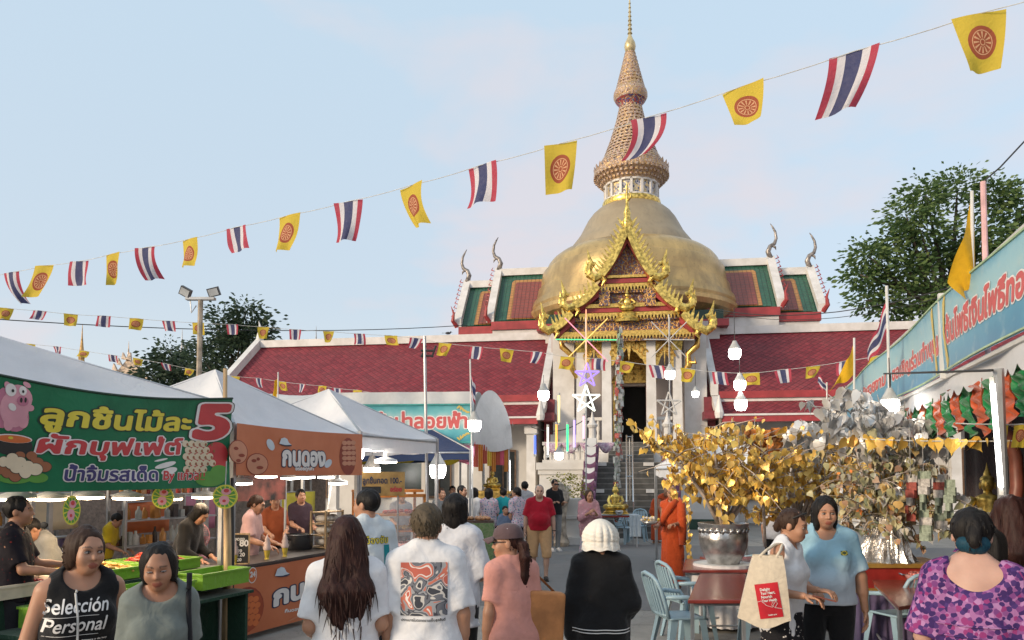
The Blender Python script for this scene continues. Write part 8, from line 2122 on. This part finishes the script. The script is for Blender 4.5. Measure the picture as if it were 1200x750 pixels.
M_purple = print_mat('purple_floral_print', [S(58, 38, 90), S(135, 55, 110), S(70, 48, 104), S(112, 62, 118), S(62, 42, 96), S(165, 120, 165), S(128, 76, 130)], 46, S(150, 100, 148), .86)
M_darkprint = print_mat('dark_pattern_print', [S(120, 40, 35), S(60, 25, 30), S(150, 110, 90)], 22, S(28, 24, 30), .35)
M_skirtprint = print_mat('black_white_print', [S(205, 200, 195), S(190, 185, 180)], 34, S(30, 30, 34), .38)
g = NG('grey_orange_picture'); n = g.noise(g.coord('Object'), 10, 1.5, .5, .9); q = g.xyz(g.coord('UV')); f = g.math('ADD', n, g.math('MULTIPLY', g.math('SUBTRACT', q[1], .5), .22)); g.base(g.ramp(f, [(0, S(60, 62, 70)), (.36, S(200, 196, 190)), (.41, S(105, 108, 116)), (.47, S(66, 66, 74)), (.50, S(150, 152, 156)), (.545, S(196, 112, 92)), (.62, S(218, 212, 206)), (.66, S(186, 96, 80))], 'CONSTANT')); g.set(Roughness=.8); M_comic = g.m
HANG = ((.14, .03, -1), (.03, -.14, -1), .5)
# --- near left pair, facing the camera
p = Person('woman in a black sleeveless shirt with white script lettering beside the food trays', at(97, 3.7), R(8), 1.63, 1.05, 'tan', 2, (16, 4, 3), {-1: ((.26, .06, -1), (.12, -.1, -1), .5), 1: ((.22, -.02, -1), (-.05, -.55, -.8), .7)}, bust=1.1, belly=.35, res=.011)
p.body().eyes(.6).hair(H_brn, 'swept', fringe=.035, vol=1.02, strands=90).shirt(C_black, 0, .80, .017, .085, 'shirt', .03, .006, 4).pants(C_dark)
for tx, z, sz, wd in (('Selección', 1.225, .092, .265), ('Personal', 1.137, .094, .25)): p.print_text(tx, -.168, z, sz, I_wht, True, wd, .012, .28, cell=.03)
for q, wd in enumerate((.27, .25, .26, .23, .20, .14)): p.print_text('la selección personal de siempre y de hoy', -.17 + (.05 if q == 5 else 0), 1.088 - .0135 * q, .012, I_wht, True, wd, .03, cell=.12, name='small_print')
for z in (1.208, 1.118): p.strap([(-.165, z, True), (.09, z, True)], .0012, I_wht, 'rule')
p.strap([(-.052, 1.355, True), (-.036, 1.33, True), (-.028, 1.15, True), (-.02, .85, True)], .0055, M_cord, 'neck_cord'); p.strap([(-.020, 1.35, True), (-.034, 1.31, True)], .0055, M_cord, 'neck_cord')
p = Person('woman in a grey green shirt looking down, a dark strap over her shoulder', at(190, 3.62), R(0), 1.565, .88, 'brown', 2, (-6, 12, -3), {-1: ((.10, .04, -1), (-.05, -.5, -.9), .6), 1: ((.12, .05, -1), (.0, -.4, -1), .6)}, bust=1.0, belly=.2, res=.011)
p.body().eyes(0, True).hair(H_blk, 'swept', fringe=.035, vol=1.0, strands=60).shirt(C_grey, .75, .80, .016, .085, 'shirt', .02, .006, 7).pants(C_dark)
p.strap([(.125, 1.41, True), (.125, 1.25, True), (.14, 1.0, True), (.18, .84, True)], .013, C_dark, 'bag_strap')
# --- walkers seen from behind
p = Person('woman with very long auburn hair and a plain white T-shirt, walking away', at(407, 4.1), R(180), 1.655, 1.0, 'tan', 0, (8, 2, 0), {-1: ((.16, .04, -1), (-.1, -.9, -.45), .6), 1: ((.16, .04, -1), (-.1, -.9, -.4), .6)}, res=.011)
p.body(False).shirt(C_white, .82, .80, .03, .07, 'shirt', 0, .008, 11, .035).hair(H_red, 'long', .47, 1.05, strands=420, seed=4, down=(0, .13, -1)).pants(C_jean)
p = Person('young man with ash brown hair, big picture on his white T-shirt back', at(500, 4.2), R(178), 1.715, 1.06, 'tan', 0, (-4, 2, 0), {-1: ((.15, .04, -1), (.02, -.2, -1), .5), 1: ((.15, .02, -1), (.02, -.15, -1), .5)}, res=.011)
p.body(False).shirt(C_white, .88, .76, .034, .07, 'shirt', 0, .008, 15, .045).hair(H_ash, 'short', vol=1.08, strands=260, seed=7).pants(C_dark)
p.patch((-.135, 1.115, .12, 1.40), M_comic, False); p.print_text('ปราบมารในตลาดยามเย็นสุขสันต์', -.13, 1.085, .02, I_blk, False, .24, .02, cell=.09, name='small_print')
mb = MB(); wr = p.armp[1][2]; mb.tube([wr + Vector((.029 * math.cos(a), .029 * math.sin(a), .02)) for a in np.linspace(0, 2 * PI, 13)], .004, 5); p.add(mb, 'bracelet', M_lgold)
p = Person('man in a white and teal sports jersey with back lettering, by the orange stall', at(432, 6.0), R(205), 1.765, 1.06, 'tan', 0, (30, 0, 0), {-1: HANG, 1: ((.18, .03, -1), (.0, -.3, -1), .5)}, res=.012)
p.body().hair(H_blk, 'short', vol=1.02, seed=9).shirt(cl('jersey_white', 205, 215, 220), .8, .80, .026, .07, 'shirt', 0, .007, 19, .03).pants(C_dark)
for x in (-.14, .10): p.patch((x - .02, .95, x + .035, 1.32), C_teal, False, .003, 'teal_panel')
p.print_text('เมืองชัย', -.10, 1.335, .075, I_blk, False, .22, .05, cell=.05); p.print_text('เมืองชัย', -.10, 1.335, .075, I_yel, False, .22, .012, lift=.008, cell=.05)
p = Person('woman with a black bob and loose white shirt, thin bag strap across her back', at(533, 5.7), R(172), 1.73, 1.02, 'tan', 0, (-5, 0, 0), {-1: ((.2, -.1, -1), (-.2, -.7, -.2), .6), 1: HANG}, res=.012)
p.body(False).hair(H_blk, 'mid', .1, 1.12, strands=120).shirt(cl('white2', 210, 212, 218), 1.0, .72, .036, .07, 'shirt', 0, .008, 23, .05).pants(C_black, flare=.03)
p.strap([(.12, 1.40, False), (0, 1.2, False), (-.16, 1.0, False)], .006, M_wire, 'bag_strap'); p.patch((-.02, 1.10, .10, 1.18), mat('navy_bird_print', S(45, 55, 95), .8), False, .004, 'print'); p.patch((-.10, 1.08, -.05, 1.15), mat('mustard_print', S(170, 140, 60), .8), False, .004, 'print')
p = Person('woman in a brown cap and coral T-shirt with a long ponytail, head turned left', at(600, 4.9), R(-155), 1.545, 1.0, 'tan', 2, (62, 2, 0), {-1: HANG, 1: ((.14, .05, -1), (.08, -.12, -1), .5)}, bust=.9, res=.011)
p.body().eyes(0).hair(H_red, 'pony', .27, .97, seed=12, strands=70, down=(0, .2, -1)).shirt(C_coral, .72, .84, .02, .07, 'shirt', 0, .007, 27, .02).pants(C_jean)
M_cap = cl('cap', 92, 74, 76)
mb = MB(p.hd); mb.add(*[(lambda b: (b.v, b.f))(MB().lathe([(.101, 0), (.100, .03), (.088, .068), (.055, .098), (.015, .108), (.001, .109)], 22, (0, .012, .035), ell=1.12))][0]); o = p.add(mb, 'cap', M_cap)
mb = MB(p.hd); mb.sheet(lambda u, v: ((u - .5) * .15 * (1 - .25 * v * v), -.088 - .085 * v * (1 - (2 * u - 1) ** 2 * .5), .052 - .022 * v - .03 * (2 * u - 1) ** 2), 10, 6); q = p.add(mb, 'peak', M_cap, True, o); q.modifiers.new('thickness', 'SOLIDIFY').thickness = .006
mb = MB(p.hd)
for a in (-1.2, 0, 1.2, 2.4, 3.6): mb.sphere((.083 * math.cos(a), .012 + .09 * math.sin(a), .105), .004, 6, 4)
p.add(mb, 'eyelets', I_wht, True, o)
mb = MB(p.hd); mb.tube([(.078, .0, .012), (.072, -.06, .014), (.06, -.088, .01), (.028, -.10, .006), (0, -.103, .01), (-.028, -.10, .006), (-.06, -.088, .01), (-.072, -.06, .014), (-.078, 0, .012)], .003, 5); p.add(mb, 'glasses', M_wire)
mb = MB(); sh, el, wr, _ = p.armp[-1]
bag = thing('shoulder_bag', 'tan brown paper shoulder bag hanging at the side of the coral shirt woman', 'bag', (p.t.location.x + .19, p.t.location.y + .02, .80), R(12))
mb.sheet(lambda u, v: ((.13 + .035 * v) * (abs(2 * ((u * 2) % 1) - 1) * 2 - 1) * (1 if u < .5 else 1), (.05 if u < .5 else -.05) * (1 - .3 * v) + .012 * math.sin(9 * u + 5 * v), .36 * (v - .06 * math.sin(PI * u * 2))), 1, 1) if False else None
mb.prism([(-.12, 0), (.14, -.03), (.16, .30), (-.09, .33)], -.05, .05, 'Y'); bo = mb.build('bag_body', mat('tan_paper', S(176, 118, 70), .7, var=.15, scale=8, bump=.4), bag); bv = bo.modifiers.new('soft', 'BEVEL'); bv.width = .02; bv.segments = 3
mb = MB(); mb.tube([(-.06, 0, .31), (-.10, -.02, .5), (-.14, -.02, .60), (-.10, .04, .5), (.1, .03, .30)], .008, 6); mb.build('strap', mat('tan_strap', S(140, 90, 52), .6), bag, smooth=True)
p = Person('person in a knitted white hat and black sweatshirt with striped hem', at(704, 5.2), R(182), 1.55, 1.10, 'tan', 0, (6, 4, 0), {-1: ((.18, .02, -1), (-.1, -.8, -.5), .6), 1: ((.20, .04, -1), (.02, -.1, -1), .5)}, belly=.1, res=.012)
p.body(False).hair(H_brn, 'tied', vol=.95).shirt(C_black, 2, .80, .03, .08, 'sweatshirt', 0, .010, 31, .035).pants(cl('pale', 205, 203, 205))
for z in (.815, .835): p.strap([(x, z, False) for x in (.2, .1, 0, -.1, -.2)], .0035, I_wht, 'hem_stripe')
M_knit = mat('white_knit', S(226, 220, 208), .95, var=.05, bump=.5, bscale=120)
mb = MB(p.hd)
def knit(u, v):
 a = 2 * PI * u; rib = 1 + .13 * abs(math.sin(8 * a)) ** .6 * math.sin(PI * min(1, v * 1.1)) ; z = -.09 + .24 * v + (.006 * math.sin(8 * a) if v < .12 else 0); r_ = (.150 - .10 * v if v < .28 else .128 - .012 * (v - .28)) * (max(0, 1 - max(0, v - .45) ** 2 / .305)) ** .5 * rib * (1 + .012 * math.sin(48 * v + 2 * math.floor(16 * u))); return (r_ * math.cos(a), .01 + r_ * 1.1 * math.sin(a), z)
mb.sheet(knit, 108, 40); p.add(mb, 'knitted_hat', M_knit)
# --- right: two women talking
p = Person('woman in a white sleeveless blouse and patterned skirt carrying a canvas tote', at(914, 5.35), R(72), 1.65, 1.06, 'tan', 6, (4, 8, 0), {-1: ((.05, .16, -1), (-.05, -1, .05), 1.0, (0, 0, -1)), 1: ((.05, .1, -1), (-.2, -1, .1), .9, (0, 0, -1))}, bust=.9, belly=.25, res=.011)
p.body().eyes(.3).hair(H_brn, 'tied', vol=1.0, strands=60).shirt(C_white, 0, .78, .022, .07, 'blouse', .02, .008, 33).skirt(M_skirtprint, .95, .12, .16, .26)
mb = MB(p.hd); mb.tube([(-.085, .0, .06), (-.05, -.055, .105), (0, -.07, .115), (.05, -.055, .105), (.085, 0, .06)], .005, 6); p.add(mb, 'sunglasses_band', M_wire)
q = p.t.location; kx = 5.15 / FPX
tote = thing('tote_bag', 'cream canvas tote bag with a red panel and white lettering on her shoulder', 'bag', tuple(P(900, 680, 5.08)), R(-14))
def tsf(u, v, l=0.0): return Vector((u, -.05 * math.cos(max(-1.57, min(1.57, u * 6))) * (.55 + .45 * math.sin(PI * min(1, max(0, 1 - (v + .26) / .5)))) - l, v))
mb = MB(); W2 = .185
def tb(u, v):
 x = (u - .5) * 2 * (W2 * .92 * (.55 + .45 * (1 - v) ** .8)); z = -.29 + .46 * v - .03 * (1 - v) * math.cos(3 * x / W2); return tsf(x - .03 * (1 - v), z)
mb.sheet(tb, 20, 14); mb.sheet(lambda u, v: tb(1 - u, v) + Vector((0, .05 + .05 * math.sin(PI * u) * math.sin(PI * v) + .02, 0)), 12, 8)
for s_ in (0, 1): mb.sheet(lambda u, v: tb(s_, v) + Vector((0, .07 * (u if s_ else 1 - u), 0)), 2, 8)
mb.sheet(lambda u, v: tb(u, 0) + Vector((0, .07 * (1 - v), 0)), 12, 2); C_canvas = cl('canvas', 214, 200, 178, scale=30); mb.build('bag_body', C_canvas, tote, smooth=True, angle=40)
lr = MB(); T2 = Matrix.Rotation(R(-9), 3, 'Y'); cn = Vector((.0, 0, -.13))
def psf(u, v, l): w_ = T2 @ Vector((u, 0, v)) + cn; return tsf(w_.x, w_.z, l + .004)
lr.sheet(lambda u, v: psf((u - .5) * .15, (v - .5) * .235, 0), 10, 10); pn = lr.build('red_panel', mat('tote_red', S(190, 25, 42), .6), tote, smooth=True)
for i, (tx, wd) in enumerate((('Delight', .062), ('Your Heart,', .092), ('Nourish', .068), ('Your Health', .095))): lettering(tx, psf, -.045, .07 - .025 * i, .026, I_wht, pn, .03, 0, wd, .003, .06, world=False)
lettering('health care', psf, -.02, -.10, .016, I_wht, pn, .02, 0, .055, .003, .1, world=False)
mb = MB(); mb.tube([psf(x, z, .004) for x, z in ((-.075, .0), (-.05, .005), (-.02, -.03), (.015, -.045), (.03, -.02), (.045, -.005), (.05, -.025), (.03, -.05), (.012, -.03), (.02, -.01), (.03, -.02))], .0014, 5); mb.tube([psf(x, z, .004) for x, z in ((.03, -.05), (.05, -.055), (.075, -.062))], .0014, 5); mb.build('heart_line', I_wht, pn)
sh = wmat(p.t) @ (p.armp[-1][0] + Vector((0, 0, .06))); It = wmat(tote).inverted(); top = It @ sh
mb = MB(); a, b = tb(.22, .98), tb(.78, .98); mb.tube([a, a.lerp(top, .5) + Vector((-.02, -.01, 0)), top + Vector((-.02, -.01, 0)), top + Vector((.03, .02, .0)), b.lerp(top, .5) + Vector((.02, .0, 0)), b], .011, 6); mb.build('strap', C_canvas, tote, smooth=True)
h = wmat(p.t) @ p.handc[0][0]; ph = thing('smartphone', 'dark smartphone held out by the woman with the canvas tote', 'phone', h + Vector((.03, -.02, .0)), R(72)); mb = MB(); mb.box((0, 0, 0), (.075, .15, .010)); o = mb.build('case', mat('phone_case', S(110, 55, 40), .4), ph); o.rotation_euler = (R(12), R(8), 0)
p = Person('woman in a light blue polo shirt and black trousers, facing the camera', at(966, 5.7), R(8), 1.715, 1.15, 'tan', 0, (6, 4, 0), {-1: ((.16, -.02, -1), (-.35, -.85, -.25), .8, (0, 0, -1)), 1: ((.26, .03, -1), (.10, -.06, -1), .5)}, bust=1.1, belly=.6, res=.011)
p.body().eyes(.2, False).hair(H_blk, 'mid', .05, 1.08, fringe=.04, strands=90)
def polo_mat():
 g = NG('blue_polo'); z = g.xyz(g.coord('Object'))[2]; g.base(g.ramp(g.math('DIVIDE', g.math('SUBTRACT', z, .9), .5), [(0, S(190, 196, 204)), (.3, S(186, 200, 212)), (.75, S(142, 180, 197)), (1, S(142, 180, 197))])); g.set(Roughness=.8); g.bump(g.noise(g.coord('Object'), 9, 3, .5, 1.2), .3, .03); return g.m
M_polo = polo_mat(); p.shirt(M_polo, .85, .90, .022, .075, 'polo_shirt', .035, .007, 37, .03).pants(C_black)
p.patch((.085, 1.285, .135, 1.315), mat('crest_dark', S(60, 70, 40), .6), True, .004, 'crest'); p.strap([(.085, 1.3, True), (.11, 1.316, True), (.135, 1.3, True), (.11, 1.284, True), (.085, 1.3, True)], .003, I_yel, 'crest_ring')
for s_ in (-1, 1): mb = MB(); mb.add([p.T @ Vector(c) for c in ((s_ * .015, -.085, 1.35), (s_ * .075, -.055, 1.455), (s_ * .09, -.05, 1.40), (s_ * .05, -.105, 1.335))], [(0, 1, 2, 3)]); o = p.add(mb, 'collar', M_polo, False); o.modifiers.new('thickness', 'SOLIDIFY').thickness = .006
# --- purple dress, long brown hair
p = Person('woman in an open backed purple floral dress with puffed sleeves and blue tinted hair', at(1139, 3.45), R(184), 1.73, .98, 'pale', 4, (0, 12, 0), {-1: ((.22, -.05, -1), (-.1, -.9, -.4), .6), 1: ((.22, -.05, -1), (-.1, -.9, -.4), .6)}, res=.011)
p.body(False).hair(H_blk, 'tied', vol=1.06, strands=100).shirt(M_purple, .95, .78, .018, .12, 'dress', .0, .004, 41, .055, open_back=((0, .13, 1.455), (.15, .14, .12))).skirt(M_purple, .9, .2, .17, .32)
p.sk  # nape dyed blue
f = Field([axis(-.09, .09, .007), axis(-.02, .16, .007), axis(1.40, 1.62, .007)]); c_ = p.hd @ Vector((0, .062, -.05)); f.add(ell(tuple(c_), (.068, .05, .05)), .01); f.wrinkle(.004, 90, 3, (1, 1, .1)); V, F = f.mesh(); mesh_np('dyed_hair', V, F, H_blue, p.t)
for z in (1.20, 1.15, 1.10): p.strap([(x, z, False) for x in (.16, .08, 0, -.08, -.16)], .004, M_purple, 'smocking')
p = Person('woman with long chestnut hair and a pale top near the large golden statue', at(1184, 4.9), R(160), 1.745, 1.0, 'tan', 0, (-20, 0, 0), {-1: HANG, 1: HANG}, res=.013)
p.body(False).shirt(cl('beige', 200, 180, 165), .6, .8, .02, .07, 'shirt', 0, .006, 3).hair(H_red, 'long', .38, 1.05, strands=150, seed=14).pants(C_jean)
p = Person('woman in a dark striped shirt half hidden behind the purple floral dress', at(1160, 4.4), R(150), 1.57, 1.0, 'tan', 0, (0, 0, 0), {}, res=.014); p.body(False).hair(H_blk, 'bob', strands=30).shirt(cl('stripe_dark', 60, 58, 62), .8, .8, .02).pants(C_dark)
# --- monks
def monk(label, px, D, yaw, H, lean, head, arms, res):
 p = Person(label, at(px, D), R(yaw), H, 1.0, 'brown', lean, head, arms, res=res); p.body().shirt(C_orange, .05, .50, .03, .065, 'robe', .0, .012, 5, .02).skirt(C_orange, .95, .12, .16, .20, 'lower_robe', .8, .012)
 a, b = p.T @ Vector((.14, -.03, 1.44)), p.T @ Vector((-.12, -.12, 1.02)); mb = MB()
 mb.sheet(lambda u, v: p.T @ Vector((.17 - .06 * u + (.06 - .05 * u) * (1 - v) * .5, -.125 + .30 * u if False else -.14 + .04 * math.sin(9 * u), 1.43 - .85 * (1 - v))), 8, 12); return p
p = monk('monk in an orange robe standing left of the gold leaf tree, hands held forward', 788, 12.2, -22, 1.70, 0, (10, 2, 0), {-1: ((.10, -.05, -1), (-.15, -1, -.1), .8, (0, 0, -1)), 1: ((.12, -.1, -1), (-.25, -1, -.05), .8, (0, 0, -1))}, .014)
p.eyes(0)
mb = MB(); T_ = p.T
mb.tube([T_ @ Vector(c) for c in ((.10, -.06, 1.46), (.02, -.125, 1.36), (-.08, -.135, 1.20), (-.15, -.10, 1.05))], [.05, .06, .06, .05], 8); mb.tube([T_ @ Vector(c) for c in ((.10, .02, 1.47), (.17, -.05, 1.38), (.20, -.09, 1.1), (.20, -.08, .75))], [.05, .07, .08, .06], 8); p.add(mb, 'shoulder_cloth', C_orange)
t = thing('offering_tray', 'small tray of flowers held by the standing monk', 'tray', wmat(p.t) @ (p.handc[0][0] + Vector((-.05, -.16, .03)))); mb = MB(); mb.lathe([(.001, 0), (.1, 0), (.13, .04), (.12, .045), (.001, .015)], 16); mb.build('tray', M_pot, t, smooth=True); mb = MB(); r = random.Random(1)
for q in range(30): mb.sphere((r.gauss(0, .06), r.gauss(0, .06), .06 + r.random() * .05), .022, 6, 4, r.choice([0, 1]))
mb.build('flowers', [mat('flower_y', S(220, 180, 70), .7), mat('flower_w', S(215, 205, 190), .7)], t)
t = thing('ribbon_chain', 'hanging chain of gold leaves in front of the standing monk', 'garland', tuple(P(807, 600, 11.2))); V, F = leaf_geo([(0.02 * math.sin(q), 0, .45 - .055 * q) for q in range(22)], .09, 6); mesh_np('leaves', V, F, M_gfoil, t, smooth=False); mb = MB(); mb.tube([(0, 0, -.75), (0, 0, .6)], .004, 4); mb.build('cord', M_cord, t)
p = monk('bending monk in orange at the foot of the temple stairs', 769, 20.2, 60, 1.62, 30, (0, 10, 0), {-1: ((.1, -.5, -1), (-.1, -.8, -.6), .6), 1: ((.1, -.6, -1), (-.1, -.9, -.5), .6)}, .018)
# --- middle distance
p = Person('grey haired man in a red polo shirt and khaki shorts walking towards the camera', at(632, 13.4), R(4), 1.70, 1.16, 'fair', 0, (0, 4, 0), {-1: ((.22, .05, -1), (.1, -.12, -1), .5), 1: ((.24, .02, -1), (.1, -.2, -1), .5)}, {-1: ((.02, -.02), (.0, .10)), 1: ((.02, -.10), (.02, -.14))}, belly=.9, res=.014)
p.body().eyes(0).hair(H_grey, 'short', vol=.97).shirt(C_red, .85, .88, .022, .07, 'polo_shirt', .02, .006, 51, .035).pants(C_khaki, .40, .03, name='shorts').shoes(mat('sandal', (.03, .025, .022), .6), 'sandal')
mb = MB(); wr = p.armp[1][2]; mb.tube([wr + Vector((.032 * math.cos(a), .032 * math.sin(a), .02)) for a in np.linspace(0, 2 * PI, 13)], .008, 5); p.add(mb, 'watch', M_wire)
p = Person('man in a black T-shirt and sunglasses looking at his phone by the white pedestal', at(650, 18.4), R(25), 1.77, 1.03, 'tan', 0, (0, 6, 0), {-1: ((.12, -.2, -1), (-.3, -1, .25), .8, (0, 0, -1)), 1: ((.12, -.2, -1), (-.3, -1, .25), .8, (0, 0, -1))}, res=.016)
p.body().hair(H_blk, 'short').shirt(C_black, .8, .86, .02).pants(cl('grey_trousers', 120, 122, 124)).shoes(I_wht)
mb = MB(p.hd); mb.box((0, -.096, .008), (.13, .012, .036)); p.add(mb, 'sunglasses', M_wire, False)
p = Person('woman wrapped in a pink shawl with hands joined, standing by the statue table', at(690, 14.6), R(15), 1.60, 1.02, 'tan', 2, (0, 14, 0), {-1: ((.06, -.3, -1), (-.45, -.9, .55), .3, (1, 0, 0)), 1: ((.06, -.3, -1), (-.45, -.9, .55), .3, (-1, 0, 0))}, res=.014)
p.body().eyes(0, True).hair(H_brn, 'mid', .1, strands=30).shirt(print_mat('pink_shawl', [S(190, 130, 140), S(205, 160, 160)], 18, S(180, 135, 140), .5), 1.6, .70, .035, .075, 'shawl', .01, .012, 61, .05).skirt(M_floral, .9, .15)
def folk(label, px, D, yaw, H, hairm, style, shirtm, pantm, skin='tan', w=1.0, lean=0, head=(0, 0, 0), arms=None, sleeve=.8, hem=.84, res=.018, skirt=False, grp='people gathered under the awning', legs=None, loose=.022, z=0):
 p = Person(label, at(px, D), R(yaw), H, w, skin, lean, head, arms or {}, legs, res=res, group=grp); p.body().hair(hairm, style, .08, 1.04).shirt(shirtm, sleeve, hem, loose, .07, 'shirt', 0, .006, int(px))
 if skirt: p.skirt(pantm, .95, .12)
 else: p.pants(pantm)
 if z: p.t.location.z = z
 return p
PRAY = {-1: ((.06, -.3, -1), (-.35, -1, .3), .4, (1, 0, 0)), 1: ((.06, -.3, -1), (-.35, -1, .3), .4, (-1, 0, 0))}
folk('woman in a pale floral shirt and long black trousers by the awning post', 573, 15.6, 165, 1.60, H_blk, 'mid', M_floral, C_black, arms=PRAY).shoes(C_dark)
folk('woman with hair tied back in a bright floral shirt beside the red polo shirt man', 606, 15.3, 215, 1.62, H_blk, 'tied', M_floral, C_navy, head=(20, 0, 0))
folk('person in a turquoise top between the two floral shirts', 590, 16.4, 175, 1.58, H_blk, 'short', C_teal, C_dark)
folk('child with dark hair in front of the turquoise top', 592, 15.2, 20, 1.24, H_blk, 'short', cl('childblue', 90, 105, 130), C_dark, res=.016)
folk('person in a white shirt with a pale sash by the lit front post', 556, 16.0, 150, 1.60, H_blk, 'mid', C_white, cl('stone', 150, 145, 140))
folk('dark haired man in a dark suit jacket at the left of the gathering', 541, 15.0, 60, 1.66, H_blk, 'short', C_navy, C_dark, sleeve=2, hem=.74)
folk('man in a grey jacket under the navy tent', 517, 15.4, 30, 1.60, H_brn, 'short', cl('grey_jacket', 105, 108, 110), C_dark, sleeve=2)
folk('person with black hair standing behind the floral shirts near the terrace', 615, 17.6, 190, 1.72, H_blk, 'short', cl('mist', 165, 165, 170), C_dark)
folk('person in dark clothes deep under the navy tent', 530, 17.2, 10, 1.62, H_blk, 'short', C_dark, C_dark)
# --- stall holders on the left
WORK = {-1: ((.1, -.35, -1), (-.2, -1, -.2), .7, (0, 0, -1)), 1: ((.1, -.4, -1), (-.25, -1, -.15), .7, (0, 0, -1))}
V_ = 'vendors in the left stalls'
folk('man with cropped hair in a dark patterned shirt reaching over the left food trays', 20, 6.15, 78, 1.70, H_blk, 'short', M_darkprint, C_dark, 'brown', arms={-1: ((.1, -.4, -1), (.0, -1, -.1), .7, (0, 0, -1)), 1: ((.1, -.5, -1), (-.1, -1, -.05), .7, (0, 0, -1))}, res=.013, grp=V_)
folk('stooping person in a light grey shirt, face turned down, behind the left trays', 70, 7.6, -70, 1.52, H_blk, 'short', cl('ash', 125, 125, 122), C_dark, 'brown', lean=22, head=(0, 25, 0), arms=WORK, res=.014, grp=V_)
folk('person in a yellow shirt sitting at the back of the food market', 124, 10.8, 70, 1.35, H_blk, 'short', cl('yellow', 205, 175, 40), C_dark, lean=14, head=(0, 20, 0), arms=WORK, grp=V_, res=.016)
folk('long haired woman in black bending over the counter by the pink fan', 213, 8.7, 60, 1.60, H_blk, 'mid', C_black, C_dark, lean=18, head=(0, 25, 0), arms=WORK, grp=V_, res=.014, sleeve=1.8)
folk('vendor in a pale pink shirt with dark tied hair behind the menu board', 291, 9.6, 70, 1.63, H_brn, 'tied', cl('palepink', 205, 165, 160), C_dark, lean=8, head=(0, 10, 0), arms=WORK, grp=V_, res=.014)
folk('vendor in dark clothes at the back of the orange stall', 352, 12.3, 20, 1.64, H_blk, 'tied', cl('plum', 60, 45, 55), C_dark, arms=WORK, grp=V_, res=.018)
folk('vendor in an orange apron among the lamps of the orange stall', 322, 11.6, 10, 1.58, H_blk, 'short', cl('apron', 140, 70, 40), C_dark, arms=WORK, grp=V_, res=.018)
folk('vendor in a grey shirt behind the orange display case', 470, 13.2, 10, 1.62, H_blk, 'short', cl('vend_grey', 140, 140, 145), C_dark, arms=WORK, grp=V_)
folk('person in a pale shirt seated low beyond the second gold leaf tree', 905, 13.5, 160, 1.45, H_blk, 'short', cl('pale_shirt', 185, 185, 190), C_dark, grp='people beyond the gold trees')
